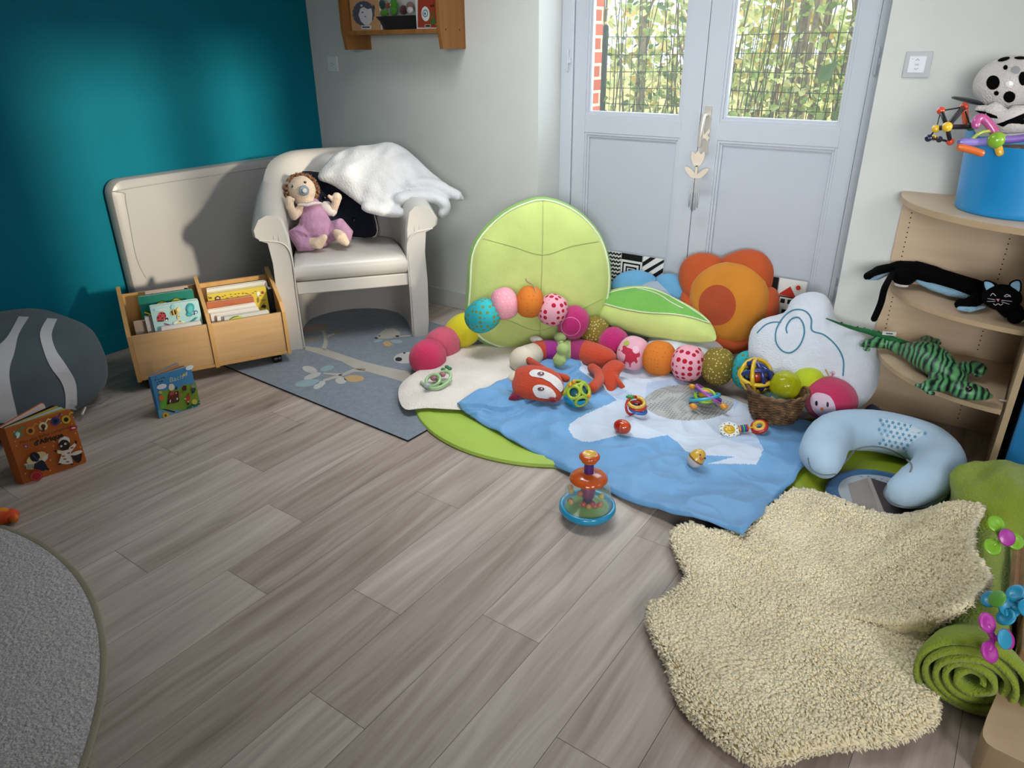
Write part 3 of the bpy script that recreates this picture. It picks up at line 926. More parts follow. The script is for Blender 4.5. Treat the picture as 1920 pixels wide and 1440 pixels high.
dm.tube(spl([dq(752, 372, .06), dq(785, 368, .07), dq(815, 370, .06), dq(834, 384, .03), dq(830, 398, .0)], 4), [0.05]*4+[0.054]*4+[0.05]*4+[0.047]*4+[0.045], m_duv, 14, flat=0.7)
dm.tube(spl([dq(770, 345, .05), dq(805, 345, .06), dq(838, 358, .04), dq(864, 371, .01)], 4), [0.05]*4+[0.05]*4+[0.042]*4+[0.022], m_duv, 14, flat=0.75)
dm.build('duvet', remesh=0.009, label='white fleece duvet thrown over the armchair back and right arm', cat='duvet', smooth=80)

# ------------------------------------------------------------------ grey rug with a tree print
m_rug = fabric('slate grey rug', '7b848f', bump=0.5, bs=120, var=0.1, vs=40)
ru = V((-1.0, 0.035, 0)).normalized(); rv = V((0.035, 1.0, 0)).normalized(); ra = V((-1.885, 1.896, 0))
rc = [ra, ra+rv*1.12, ra+rv*1.12+ru*1.62, ra+ru*1.62]
m = MB(); m.prism([p+V((0, 0, 0.001)) for p in rc], (0, 0, 0.008), m_rug, m2=fabric('black rug edge', '1c1e22'))
RZ = 0.0096
def rpx(cx, cy): return fl(400+cx*0.2396, 560+cy*0.2396, RZ)
RP = dict(tr=fabric('rug print beige', 'aaa69c'), wh=fabric('rug print white', 'b5b5b3'), te=fabric('rug print teal', '8aa3aa'), og=fabric('rug print ochre', 'b79a6a'), bk=fabric('rug print black', '1b1c20'), br=fabric('rug print brown', '8b8174'))
def rp(pts, k, z=0): m.add([rpx(*p)+V((0, 0, z)) for p in pts], [tuple(range(len(pts)))], RP[k])
rp([(870, 390), (1020, 440), (1170, 490), (1330, 530), (1550, 575), (1530, 665), (1350, 610), (1200, 570), (1130, 560), (1000, 490), (850, 440), (720, 400), (720, 372)], 'tr')
def rs(pts, w, k='tr'):
    L, R_ = [], []
    P = [V((a, b_)) for a, b_ in pts]
    for i, p in enumerate(P):
        d = (P[min(i+1, len(P)-1)]-P[max(i-1, 0)]).normalized(); q = V((-d.y, d.x))*(w*(1-0.5*i/len(P)))
        L.append(p+q); R_.append(p-q)
    for i in range(len(P)-1):
        rp([L[i], L[i+1], R_[i+1], R_[i]], k)
rs([(860, 400), (880, 350), (880, 300), (850, 235), (855, 205)], 18); rs([(880, 320), (900, 290), (960, 270)], 10)
rs([(1190, 560), (1100, 560), (1000, 600), (860, 640)], 14); rs([(1010, 595), (940, 590), (860, 585)], 9)
rs([(1290, 305), (1400, 300), (1550, 288)], 8)
for cx, cy, a, b_, an, k in ((755, 555, 60, 26, 15, 'wh'), (775, 605, 70, 20, -18, 'wh'), (890, 545, 55, 20, -15, 'te'), (735, 660, 98, 28, -8, 'te'), (830, 675, 52, 24, -30, 'wh'), (1000, 640, 45, 27, 0, 'wh'), (1100, 625, 80, 27, 0, 'og'),
                             (1290, 330, 38, 10, -10, 'te'), (1365, 352, 36, 22, 0, 'og'), (1430, 335, 50, 14, 0, 'te'), (1515, 462, 105, 44, -5, 'wh'), (800, 230, 110, 28, -8, 'br'), (765, 320, 62, 22, -5, 'br'), (985, 265, 40, 12, -10, 'br')):
    rp(circ(cx, cy, a, b_, 20, radians(an)), k, 0.0002)
rp([(1265, 310), (1300, 270), (1350, 235), (1410, 230), (1460, 260), (1465, 285), (1400, 310), (1300, 315)], 'tr', 0.0002)
for cx, cy, a, b_ in ((1450, 475, 28, 17), (1495, 425, 10, 6), (1300, 292, 8, 5), (1275, 308, 14, 7), (1440, 294, 16, 7)): rp(circ(cx, cy, a, b_, 14), 'bk', 0.0004)
m.build('grey_rug', label='slate grey rug with a tree, bird and koala print under the armchair', cat='rug', smooth=0)
# round rug at lower left
m = MB(); m_rr = fabric('heather grey carpet', 'b3aead', bump=0.9, bs=90, var=0.28, vs=150)
pr = [fl(x, y, 0) for x, y in ((0, 985), (60, 995), (160, 1090), (212, 1200), (200, 1310), (165, 1440))]
# circle through three of the edge points
(ax, ay), (bx_, by_), (cx_, cy_) = [(p.x, p.y) for p in (pr[0], pr[2], pr[5])]
d_ = 2*(ax*(by_-cy_)+bx_*(cy_-ay)+cx_*(ay-by_))
ux = ((ax*ax+ay*ay)*(by_-cy_)+(bx_*bx_+by_*by_)*(cy_-ay)+(cx_*cx_+cy_*cy_)*(ay-by_))/d_
uy = ((ax*ax+ay*ay)*(cx_-bx_)+(bx_*bx_+by_*by_)*(ax-cx_)+(cx_*cx_+cy_*cy_)*(bx_-ax))/d_
rrad = sqrt((ax-ux)**2+(ay-uy)**2)
rg = thing('round_rug', 'round heather grey carpet with beige bound edge on the floor at lower left', 'rug', (ux, uy, 0))
T = Matrix.Translation((ux, uy, 0))
m.lathe([(rrad-0.012, 0.0), (rrad-0.012, 0.009), (rrad-0.02, 0.0105), (0, 0.0105)], m_rr, T, 96); m.build('carpet', rg)
m = MB(); m.tube([(ux+(rrad-0.010)*cos(2*pi*k/96), uy+(rrad-0.010)*sin(2*pi*k/96), 0.0065) for k in range(96)], 0.0105, fabric('beige binding', '8d8672'), 8, closed=True, flat=0.6); m.build('binding', rg)

# ------------------------------------------------------------------ grey pouf with white stripes
m_pouf = fabric('pouf grey', '525d64', bump=0.1)
pf = thing('pouf', 'big grey bean bag pouf with white wavy stripes at the teal wall', 'bean bag', (-3.53, 1.05, 0))
m = MB()
def pfn(p):
    return 1.0+0.03*noise.noise(p*2.1)
m.ell((-3.535, 1.03, 0.215), (0.355, 0.43, 0.235), m_pouf, u=40, v=24, sq=0.72, fn=pfn)
tr = bvh(m)
m_str = fabric('pouf white stripe', 'c6c4c8', bump=0.1)
q4 = lambda L: [(0.2361*a, 580+0.2361*b_) for a, b_ in L]
band(m, tr, q4([(150, 60), (60, 220), (-40, 330), (-60, 500), (-40, 700), (0, 900)]), q4([(232, 65), (150, 200), (115, 340), (75, 480), (85, 620), (150, 900)]), m_str, 0.003, 10)
band(m, tr, q4([(375, 75), (318, 190), (345, 330), (400, 460), (480, 570), (515, 680), (515, 830)]), q4([(455, 80), (410, 200), (440, 320), (520, 440), (590, 560), (608, 680), (605, 860)]), m_str, 0.003, 8)
m.build('cover', pf, smooth=80)
m = MB(); p0 = fl(150, 771, 0.045)+V((0.0, 0, 0)); m.tube([p0+V((-0.01, 0.03, 0.004)), p0+V((0.012, 0, -0.012))], [0.004, 0.006], m_steel, 6); m.tube([p0+V((-0.01, 0.03, 0.004)), p0+V((0.01, 0.09, 0.004)), p0+V((-0.03, 0.17, 0.008))], 0.003, fabric('grey zip tape', '6f757a'), 5); m.build('zipper', pf)
# ------------------------------------------------------------------ book bin on casters
m_beech = wood('beech board', 'bb9058', 'cb9f68', (3, 30, 3), 0.4)
m_beech2 = wood('beech panel', 'b8946a', 'c8a478', (2, 2, 30), 0.4)
BO = V((-3.284, 1.527, 0)); BU = V((0.442, 0.897, 0)).normalized(); BN = V((BU.y, -BU.x, 0)); BW = 0.715
BT = Matrix(((BU.x, BN.x, 0, BO.x), (BU.y, BN.y, 0, BO.y), (0, 0, 1, 0), (0, 0, 0, 1)))
def bp(x, y, off): return pln(x, y, BO+BN*off, BN)
def bl(x, y, off):
    p = bp(x, y, off); return (p-BO).dot(BU), p.z
bin_ = thing('book_bin', 'beech book bin on black casters in front of the white padded panel', 'book bin', BO+BU*0.35)
for u0 in (-0.009, 0.348, 0.706):
    q = MB(BT); sd = [(u0, 0.004, 0.055), (u0, 0.004, 0.29), (u0, -0.04, 0.33), (u0, -0.27, 0.44), (u0, -0.305, 0.452), (u0, -0.32, 0.44), (u0, -0.32, 0.055)]
    q.prism(sd, (0.018, 0, 0), m_beech); q.build('side_panel' if u0 != 0.348 else 'divider', bin_, bev=0.002, smooth=0)
for u0, u1 in ((0.009, 0.348), (0.366, 0.706)):
    q = MB(BT); q.box((u0, -0.022, 0.075), (u1, -0.006, 0.285), m_beech2); q.build('front_panel', bin_, bev=0.002, smooth=0)
q = MB(BT); q.box((0.009, -0.315, 0.06), (0.706, 0.0, 0.075), m_beech); q.build('bottom', bin_, bev=0.001, smooth=0)
q = MB(BT); q.box((0.009, -0.312, 0.075), (0.706, -0.298, 0.41), m_beech); q.build('back_panel', bin_, bev=0.001, smooth=0)
m_blk = plastic('black caster', '0d0d10', 0.35)
for u, d in ((0.05, -0.05), (0.655, -0.05), (0.05, -0.28), (0.655, -0.28)):
    q = MB(BT); T = Matrix.Translation((u, d, 0.024)) @ Matrix.Rotation(pi/2, 4, 'Y')
    q.lathe([(0, -0.022), (0.02, -0.022), (0.024, -0.018), (0.024, -0.004), (0.018, -0.003), (0.018, 0.003), (0.024, 0.004), (0.024, 0.018), (0.02, 0.022), (0, 0.022)], m_blk, T, 20)
    q.box((u-0.012, d-0.012, 0.04), (u+0.012, d+0.012, 0.06), m_blk); q.build('caster', bin_)
# books in the bin: picture corners of the front cover give width and top
PAPER = mat('book pages', 'd8d4cc', 0.8, var=0.02)
PC = {}
def pm(c):
    """printed ink"""
    return mat('print '+c, c, 0.4, var=0.02)
def plane_book(name, label, TL, TR, off, t, cover, inner=None, tilt=0.06, zb=0.077, prints=(), group='board books in the wooden bin'):
    u0, z0 = bl(*TL, off); u1, z1 = bl(*TR, off)
    z = (z0+z1)/2
    r = thing(name, label, 'book', BO+BU*(u0+u1)/2+BN*off+V((0, 0, zb)), group=None)
    if group: r['group'] = group
    sl = tilt
    T = BT @ Matrix(((1, 0, 0, 0), (0, 1, -sl, off+sl*(z-0)), (0, 0, 1, 0), (0, 0, 0, 1)))
    c = MB(T); ol = rrect(u0, zb, u1, z, 0.008, 3)
    c.prism([(p[0], 0, p[1]) for p in ol], (0, -0.0025, 0), cover); c.prism([(p[0], -t+0.0025, p[1]) for p in ol], (0, -0.0025, 0), cover)
    if inner is not None: c.prism([(u0, -0.0025, zb), (u0+0.004, -0.0025, zb), (u0+0.004, -0.0025, z), (u0, -0.0025, z)], (0, -t+0.005, 0), cover)
    tr = bvh(c)
    for k, (pts, col) in enumerate(prints):
        pc = []
        for x, y in pts:
            h, n_ = hit(tr, x, y)
            if h is not None: pc.append(h+BN*(0.0006+0.0004*k))
        if len(pc) > 2: c.add(pc, [tuple(range(len(pc)))], pm(col), c.T.inverted())
    c.build('cover', r, smooth=0)
    g = MB(T); g.box((u0+0.004, -t+0.0025, zb+0.003), (u1-0.004, -0.0025, z-0.003), inner or PAPER); g.build('pages', r, smooth=0)
    return r, T, (u0, u1, zb, z)
ca = lambda cx, cy: (245+cx*0.078125, 530+cy*0.078125)
cr = lambda cx, cy: (370+cx*0.08854, 525+cy*0.08854)
def el(f, cx, cy, rx, ry=None, a=0, n=16): return [f(*p) for p in pell(cx, cy, rx, ry, a, n)]
plane_book('picture_book', 'pinkish grey book at the very back of the bin behind the green book', ca(340, 250), ca(1370, 80), -0.235, 0.02, pm('b09a92'), PAPER, prints=[(el(ca, 520, 272, 20, 14), '16181c'), (rect(*ca(1285, 120), *ca(1370, 175)), '12241f')])
r, T, q = plane_book('picture_book', 'green book with white lettering and yellow bumps in the bin', ca(160, 345), ca(1490, 170), -0.19, 0.022, pm('0f7263'), PAPER,
    prints=[([ca(*p) for p in [(560, 600), (560, 540), (620, 480), (720, 440), (800, 430), (890, 455), (950, 495), (970, 420), (1040, 372), (1110, 362), (1190, 378), (1270, 440), (1300, 600)]], '14231c'),
            ([ca(*p) for p in [(585, 600), (590, 545), (650, 485), (740, 452), (830, 455), (930, 500), (970, 520), (985, 430), (1060, 385), (1130, 380), (1200, 400), (1250, 450), (1275, 600)]], 'c3bf3a'),
            ([ca(*p) for p in [(225, 660), (330, 670), (420, 695), (480, 720), (490, 1000), (300, 1000)]], '16231c'), ([ca(*p) for p in [(232, 680), (330, 690), (420, 715), (480, 745), (490, 800), (420, 760), (330, 730), (240, 715)]], 'c3bf3a')])
tx = MB(T); u0, u1, zb, zt = q
tx.text('Bébésin Gorttine', 0.026, pm('d9e2dc'), Matrix(((1, 0, 0, (u0+u1)/2+0.01), (0, 0, 0, 0.0014), (0, 1, 0, zt-0.021), (0, 0, 1, 0))), bold=0.0006); tx.build('title', r, smooth=0)
plane_book('picture_book', 'beige blank board book at the left end of the bin', ca(60, 945), ca(560, 890), -0.12, 0.02, pm('a8968b'), PAPER)
plane_book('picture_book', 'white glossy board book half hidden beside the bug book', ca(330, 825), ca(900, 745), -0.095, 0.02, pm('c2c1c6'), PAPER)
BUG = []
BUG += [(el(ca, 735, 830, 125, 95, -35), 'b8414a'), (el(ca, 760, 770, 95, 70, 20), 'c0454e'), (el(ca, 740, 740, 18, 20), '2a2326'), (el(ca, 660, 840, 20), '2a2326'), (el(ca, 765, 845, 20), '2a2326'), (el(ca, 800, 735, 26, 18, 30), '2a2326'), (el(ca, 715, 795, 22, 12), '2a2326'), (el(ca, 830, 795, 18), '2a2326'), (el(ca, 720, 915, 95, 16, -3), '3a2a2c'),
        (el(ca, 868, 875, 38, 44), '2f3136'), (el(ca, 862, 895, 22, 20), 'e4e4e0'), ([ca(*p) for p in ((800, 960), (860, 975), (985, 1010), (930, 1025), (820, 1000))], '8c3f5c')]
BUG += [(el(ca, 1060, 700, 105, 75, -25), 'd9b04a'), ([ca(*p) for p in ((965, 690), (1000, 660), (1030, 770), (1000, 775))], '231d18'), ([ca(*p) for p in ((1035, 650), (1070, 640), (1100, 740), (1060, 765))], '231d18'), ([ca(*p) for p in ((1085, 640), (1120, 640), (1140, 680), (1110, 700))], '231d18'), (el(ca, 1010, 570, 48, 60, 20), '8fc5c9'), (el(ca, 1150, 640, 50, 60), 'd8cf9a'), (el(ca, 1145, 810, 34, 60), 'd8c48c'), (el(ca, 1150, 800, 24, 14), 'b08a3a'), (el(ca, 1170, 960, 150, 60), 'd4ddd4'), (el(ca, 1180, 950, 70, 50), 'd8c99a'), (el(ca, 1180, 915, 30, 12), '7a5a30')]
BUG += [(el(ca, 1430, 600, 95, 125, 10), '2f9aa0'), (el(ca, 1430, 620, 55, 90, 10), '5fb3b8'), (el(ca, 1410, 750, 70, 48, 10), '38a0a6'), (el(ca, 1565, 690, 42, 40), '3f6f9c'), (el(ca, 1562, 700, 20, 20), 'dfe6e6'), (el(ca, 1520, 740, 18), '1c2c38'), ([ca(*p) for p in ((1400, 945), (1540, 840), (1600, 800), (1590, 830), (1460, 950))], '2c8c90'), ([ca(*p) for p in ((570, 620), (860, 605), (860, 640), (580, 650))], 'c6d6da')]
plane_book('picture_book', 'pale aqua board book with ladybird, bee and butterfly in the bin', ca(450, 570), ca(1620, 420), -0.07, 0.028, pm('a9cdd0'), PAPER, prints=BUG)
plane_book('picture_book', 'white board book edge at the front of the bin, below the bug book', ca(725, 1065), ca(1690, 940), -0.03, 0.016, pm('c9c8c8'), PAPER)
YEL = [([cr(*p) for p in ((365, 370), (430, 330), (495, 360), (490, 420), (370, 430))], '4a3a20'), ([cr(*p) for p in ((400, 375), (430, 355), (465, 372), (465, 400), (405, 405))], 'c9a08a'), (el(cr, 1380, 265, 34), '8f4a28'), (el(cr, 1380, 265, 12), '5a2c18'), (el(cr, 1290, 290, 36, 50), 'd9dcc8'), (el(cr, 1285, 420, 22, 60), '7a6a30'),
       ([cr(*p) for p in ((1340, 580), (1370, 530), (1410, 510), (1460, 545), (1440, 590), (1380, 575))], '2f2410'), (el(cr, 260, 380, 22, 14), '463a1c'), (el(cr, 290, 375, 18, 16), '463a1c'), (el(cr, 240, 355, 10), '5a4a20'), (el(cr, 270, 440, 20, 8), '463a1c')]
for cx, cy, a in ((540, 345, 25), (590, 320, 25), (710, 295, 5), (805, 290, 0), (875, 283, 0), (965, 275, 90), (1030, 275, 0), (1065, 285, 0), (1180, 270, 0), (1230, 230, 0), (860, 345, 90), (1120, 305, 0), (730, 340, 0), (640, 370, 0), (1330, 320, 0), (1355, 420, 80), (1385, 415, 80), (1420, 410, 80), (1410, 480, 0)):
    YEL.append((el(cr, cx, cy, 22, 8, a, 8), '5a4a1c'))
plane_book('picture_book', 'white book standing just behind the yellow book in the bin', cr(190, 190), cr(1470, 25), -0.225, 0.024, pm('cdcac2'), PAPER)
plane_book('picture_book', 'yellow board book with small brown drawings in the bin', cr(200, 290), cr(1450, 150), -0.185, 0.03, pm('c9b23c'), PAPER, prints=YEL)
plane_book('picture_book', 'black upright book at the right end of the bin', cr(1490, 200), cr(1600, 180), -0.17, 0.06, pm('0b0b10'), PAPER)
plane_book('picture_book', 'orange brown board book in front of the yellow one', cr(190, 480), cr(1185, 355), -0.14, 0.024, pm('a85c36'), PAPER, prints=[(rect(*cr(560, 505), *cr(850, 495)), '8d4a2a')])
for k, (a, b, off, lab, c) in enumerate((((205, 640), (1240, 495), -0.11, 'white board book just in front of the orange brown one', 'cfc9c4'), ((270, 700), (1290, 590), -0.085, 'second white board book in front of the orange brown one', 'c9c3c2'), ((410, 770), (1330, 640), -0.06, 'third white board book from the orange brown one', 'd2cfca'))):
    plane_book('picture_book', lab, cr(*a), cr(*b), off, 0.02, pm(c), PAPER)
plane_book('picture_book', 'grey white book with a green arc at the front right of the bin', cr(565, 790), cr(1510, 640), -0.032, 0.016, pm('b9bab4'), PAPER, prints=[([cr(*p) for p in ((680, 830), (760, 785), (880, 760), (960, 770), (940, 800), (760, 880))], 'a9b848'), ([cr(*p) for p in ((665, 835), (760, 775), (880, 757), (880, 768), (765, 792), (690, 835))], '1c2018')])

# ------------------------------------------------------------------ two board books standing open on the floor
def open_book(name, label, BL, BR, TL, TR, spine, leaves, cover, back_ang, prints, lean=0.0):
    a, b = fl(*BL), fl(*BR)
    u = (b-a); w = u.length; u.normalize()
    n = V((u.y, -u.x, 0)); n = n if n.dot(CAM-a) > 0 else -n
    ta, tb = pln(*TL, a, n), pln(*TR, a, n)
    h = (ta.z+tb.z)/2
    T = Matrix(((u.x, 0, n.x, a.x), (u.y, 0, n.y, a.y), (0, 1, 0, 0), (0, 0, 0, 1)))   # x along cover, y up, z out
    r = thing(name, label, 'book', a+u*w*0.5)
    c = MB(T); c.prism(rrect(0, 0, w, h, 0.01, 3), (0, 0, -0.003), pm(cover))
    for k, (pts, col) in enumerate(prints):
        c.add([pln(x, y, a, n)+n*(0.0006+0.0003*k) for x, y in pts], [tuple(range(len(pts)))], pm(col), c.T.inverted())
    co = c.build('front_cover', r, smooth=0)
    ex, ez = -spine*0.62, -spine*0.78
    s = MB(T); s.prism([(0, 0, 0), (ex, 0, ez), (ex+0.003, 0, ez-0.001), (0.003, 0, -0.003)], (0, h, 0), pm(cover)); s.build('spine', r, smooth=0)
    for k, (ang, col) in enumerate(leaves):
        q_ = (k+0.5)/len(leaves); z = -0.003+ez*q_
        M = T @ Matrix.Translation((ex*q_, 0, z)) @ Matrix.Rotation(radians(ang), 4, 'Y')
        lf = MB(M); lf.prism(rrect(0.001, 0.003, w-0.004, h-0.004, 0.012, 3), (0, 0, -0.0022), pm(col)); lf.build('page', r, smooth=0)
    M = T @ Matrix.Translation((ex, 0, ez)) @ Matrix.Rotation(radians(back_ang), 4, 'Y')
    bk = MB(M); bk.prism(rrect(0, 0, w, h, 0.01, 3), (0, 0, -0.003), pm(cover)); bk.prism(rrect(0.003, 0.003, w-0.003, h-0.003, 0.01, 3), (0, 0, 0.0008), pm(leaves[-1][1])); bk.build('back_cover', r, smooth=0)
    return r, T, w, h, c
cf = lambda cx, cy: (cx*0.125, 740+cy*0.125)
AF = []
for cx, cy, col, ic in ((265, 590, '3f8a5c', 'c9d6c8'), (455, 540, 'c98a2a', '4a2430'), (645, 470, 'd6cf9a', '6a2a20'), (825, 390, '2c357a', '0e1020'), (985, 365, 'c9a52c', '1c1408')):
    AF += [(el(cf, cx, cy, 68, 62), col), (el(cf, cx+55, cy-85, 40, 10, -60), col), (el(cf, cx+85, cy-105, 30, 12, 10), col), (el(cf, cx, cy, 36, 34), ic), ]
AF += [(el(cf, 645, 500, 18, 40, 0), '2a1510'), (el(cf, 265, 610, 20, 40, 25), 'e4e8dc'), ([cf(*p) for p in ((1035, 465), (1150, 455), (1145, 500), (1050, 540))], 'a31e2a'), (el(cf, 1095, 490, 35, 12, -10), 'e0c8c4'),
       (el(cf, 380, 765, 42, 28), '8a4a5a'), (el(cf, 380, 765, 12), 'd9c9c4')]
for cx, cy in ((205, 545), (240, 755), (800, 695), (790, 755), (1120, 565), (1190, 590), (1245, 840), (1195, 775), (745, 965), (650, 770), (750, 350), (905, 410), (1090, 325), (1065, 420), (590, 390), (590, 545), (740, 1120), (365, 1165), (910, 280), (215, 680)):
    AF.append((el(cf, cx, cy, 11, n=8), 'd8a060'))
# figure with drum
AF += [([cf(*p) for p in ((930, 820), (1030, 800), (1060, 880), (1075, 1010), (980, 1025), (860, 1010), (900, 900))], 'd8d2c8'), ([cf(*p) for p in ((840, 810), (950, 830), (950, 875), (845, 860))], 'd3c7a8'), ([cf(*p) for p in ((1010, 780), (1110, 700), (1125, 740), (1050, 840))], 'd8d2c8'),
       (el(cf, 945, 680, 88, 72, -20), 'd0ccc8'), (el(cf, 945, 735, 85, 82), '23120e'), (el(cf, 965, 715, 24, 16, -15), 'd9d4cc'), (el(cf, 975, 712, 9), '14100c'), (el(cf, 897, 750, 20, 16), 'd9d4cc'), (el(cf, 890, 748, 8), '14100c'), (el(cf, 1118, 690, 18, 26), '23120e'), (el(cf, 810, 822, 26, 12), '23120e'),
       ([cf(*p) for p in ((1040, 890), (1210, 850), (1200, 960), (1160, 1005), (1110, 990))], '241a12'), (el(cf, 1130, 850, 88, 28, -18), 'cfc9bc'), ([cf(*p) for p in ((845, 1030), (870, 1000), (905, 1005), (870, 1032))], '23120e'), (el(cf, 1055, 1018, 25, 12), '23120e')]
for cx, cy in ((1005, 850), (950, 940), (990, 980), (925, 895), (1055, 770)): AF.append((el(cf, cx, cy, 28, 12, -5, 10), 'a05c34'))
# crouching figure with fringed skirt
AF += [(el(cf, 525, 920, 160, 75, -25), 'c9b77c'), ([cf(*p) for p in ((340, 1010), (500, 990), (480, 1090), (380, 1090))], 'cfcabc'), ([cf(*p) for p in ((600, 930), (700, 850), (690, 930), (640, 980))], 'cfcabc'), (el(cf, 500, 905, 78, 70, 30), '10131e'), ([cf(*p) for p in ((490, 1010), (590, 950), (640, 970), (700, 1080), (620, 1115), (500, 1080))], '141b2c'), (el(cf, 690, 1085, 25, 18), '10131e'), (el(cf, 495, 975, 8), 'd9d4cc'), (el(cf, 562, 935, 8), 'd9d4cc'), ([cf(*p) for p in ((455, 865), (470, 860), (560, 960), (545, 970))], '3f3f4c')]
for k in range(7): AF.append(([cf(*p) for p in ((355+20*k, 1015-3*k), (362+20*k, 1015-3*k), (372+18*k, 1080), (364+18*k, 1080))], '2a2018'))
AF += [(el(cf, 515, 1185, 98, 78, -15), '9a1f28'), (el(cf, 515, 1185, 80, 62, -15), 'c07a74'), (el(cf, 515, 1185, 74, 57, -15), '9a1f28')]
r, T, w, h, c = open_book('board_book', 'orange board book with black lettering standing open at the left edge', (45, 908), (163, 867), (12, 803), (138, 764), 0.03, [(7, 'b9a238'), (12, 'b2c3cf'), (17, 'b9a248'), (21, '241a18'), (33, 'c9b0ac')], 'ad5a22', 34, AF)
tx = MB(T); a0, n0 = T.col[3].to_3d(), T.col[2].to_3d()
def on_cover(T, px_):
    a0, n0 = T.col[3].to_3d(), T.col[2].to_3d(); p = pln(px_[0], px_[1], a0, n0)-a0
    return p.dot(T.col[0].to_3d()), p.z
x, y = on_cover(T, cf(660, 575)); tx.text('Mes plus belles comptines', 0.0165, pm('2a160c'), Matrix.Translation((x, y, 0.012-0.0)) @ Matrix.Rotation(radians(1), 4, 'Z'), shear=0.15)
x, y = on_cover(T, cf(705, 645)); tx.text("d'Afrique", 0.027, pm('15100c'), Matrix.Translation((x, y, 0.012)) @ Matrix.Rotation(radians(0), 4, 'Z'), bold=0.0012)
x, y = on_cover(T, cf(850, 1110)); tx.text("GRÜND", 0.009, pm('6a3214'), Matrix.Translation((x, y, 0.012))) if 0 else None
x, y = on_cover(T, cf(510, 1165)); tx.text("10 comptines", 0.0075, pm('d8b4ae'), Matrix.Translation((x, y, 0.0125))) if 0 else None
ty = MB(T); ty.strip([(on_cover(T, cf(445, 1170))[0], on_cover(T, cf(445, 1170))[1]), on_cover(T, cf(570, 1135))], 0.003, pm('d8b4ae'), None, 0.0128); ty.strip([on_cover(T, cf(450, 1215)), on_cover(T, cf(575, 1180))], 0.003, pm('d8b4ae'), None, 0.0128)
for v_ in range(len(tx.v)): tx.v[v_] = tx.v[v_] + n0*0.008
tx.build('title', r, smooth=0)
for v_ in range(len(ty.v)): ty.v[v_] = ty.v[v_] + n0*0.008
ty.build('badge_text', r, smooth=0)
cb = lambda cx, cy: (270+cx*0.0868, 670+cy*0.0868)
BA = [([cb(*p) for p in ((330, 760), (500, 700), (740, 690), (840, 590), (1000, 580), (1115, 540), (1215, 1010), (900, 1130), (350, 1260))], '6f8c2c'), ([cb(*p) for p in ((330, 770), (420, 760), (480, 830), (500, 1100), (360, 1120))], '5a9a34'), ([cb(*p) for p in ((900, 1120), (950, 1060), (1100, 960), (1200, 930), (1215, 1020))], '1f6a35'),
      ([cb(*p) for p in ((300, 1130), (560, 1130), (800, 1150), (380, 1320), (330, 1320))], '5f93a8'), ([cb(*p) for p in ((360, 1110), (500, 1120), (690, 1170), (640, 1195), (480, 1150))], '2a2018'),
      (el(cb, 380, 630, 110, 55, -15), 'cfd2d6'), (el(cb, 980, 220, 90, 48, -20), 'd2dbe2'), (el(cb, 590, 640, 65, 75), 'd8cdb4'), ([cb(*p) for p in ((540, 730), (620, 740), (740, 720), (750, 900), (640, 990), (500, 960), (510, 820))], '5c2018'), (el(cb, 600, 770, 60, 40, -30), '9a4a30'), ([cb(*p) for p in ((600, 860), (690, 850), (700, 970), (610, 990))], '4a2a14'),
      ([cb(*p) for p in ((500, 940), (560, 880), (580, 980), (490, 1020))], '14120f'), ([cb(*p) for p in ((690, 880), (760, 900), (740, 960), (690, 950))], '1a1512'), (el(cb, 560, 940, 12, 34, 10), 'd6d6d2'), (el(cb, 708, 890, 16, 26), 'd6d6d2'), (el(cb, 685, 765, 16, 14), 'd6c2b0'), (el(cb, 690, 660, 18, 40, 20), '2a1410'),
      (el(cb, 370, 870, 55, 70, -10), 'b5632c'), (el(cb, 345, 745, 42, 36), 'b39a4c'), (el(cb, 860, 660, 50, 50), '4a1f1c'), ([cb(*p) for p in ((820, 610), (900, 605), (915, 625), (850, 630))], '1c1613'), ([cb(*p) for p in ((860, 690), (960, 690), (820, 720))], '231a12'), (el(cb, 790, 790, 42, 48), '8a7a2c'),
      (el(cb, 1055, 690, 50, 60), '33403c'), (el(cb, 1050, 610, 50, 40), '7a8a6a'), (el(cb, 1035, 745, 22, 26), '14181a'), (el(cb, 935, 880, 46, 80, 10), 'a33a22'), (el(cb, 940, 800, 20, 40, 15), '8a3018'), (el(cb, 875, 885, 26, 10, 10), 'd9c9b4'), (el(cb, 940, 945, 16), 'd9a894'), ([cb(*p) for p in ((910, 960), (970, 960), (950, 1020), (925, 1030))], '2a1410'),
      (el(cb, 1075, 945, 62, 56), 'b9a84c'), (el(cb, 455, 1240, 70, 70), 'c2a02c'), (el(cb, 450, 1240, 25, 30), '5a3414'), ([cb(*p) for p in ((810, 365), (855, 320), (870, 390), (815, 395))], 'c9b860'), (el(cb, 895, 340, 22, 45, 10), '9ab0b8')]
rb = random.Random(2)
for k in range(30):
    x, y = 215+rb.random()*300, 390+rb.random()*190
    if (x-215)/300+(y-390)/230 < 1.05: BA.append((el(cb, x, y, 22, 8, rb.uniform(-70, 70), 7), '12261f'))
for x, y in ((1020, 1045), (1155, 950), (1185, 955), (1140, 1040), (1185, 1025), (1015, 1090)): BA.append((el(cb, x, y, 8, n=7), 'd9dcd4'))
r, T, w, h, c = open_book('board_book', 'blue and green board book with animals standing open in front of the book bin', (301, 784), (374, 761), (284, 708), (361, 684), 0.012, [(6, 'c2b8ac'), (12, '8a6a4a'), (24, 'b5825c')], '3f7fae', 26, BA)
tx = MB(T); x, y = on_cover(T, cb(665, 440)); tx.text('Bach', 0.033, pm('a9b4a0'), Matrix.Translation((x, y, 0.014)), shear=0.2)
tx.build('title', r, smooth=0)

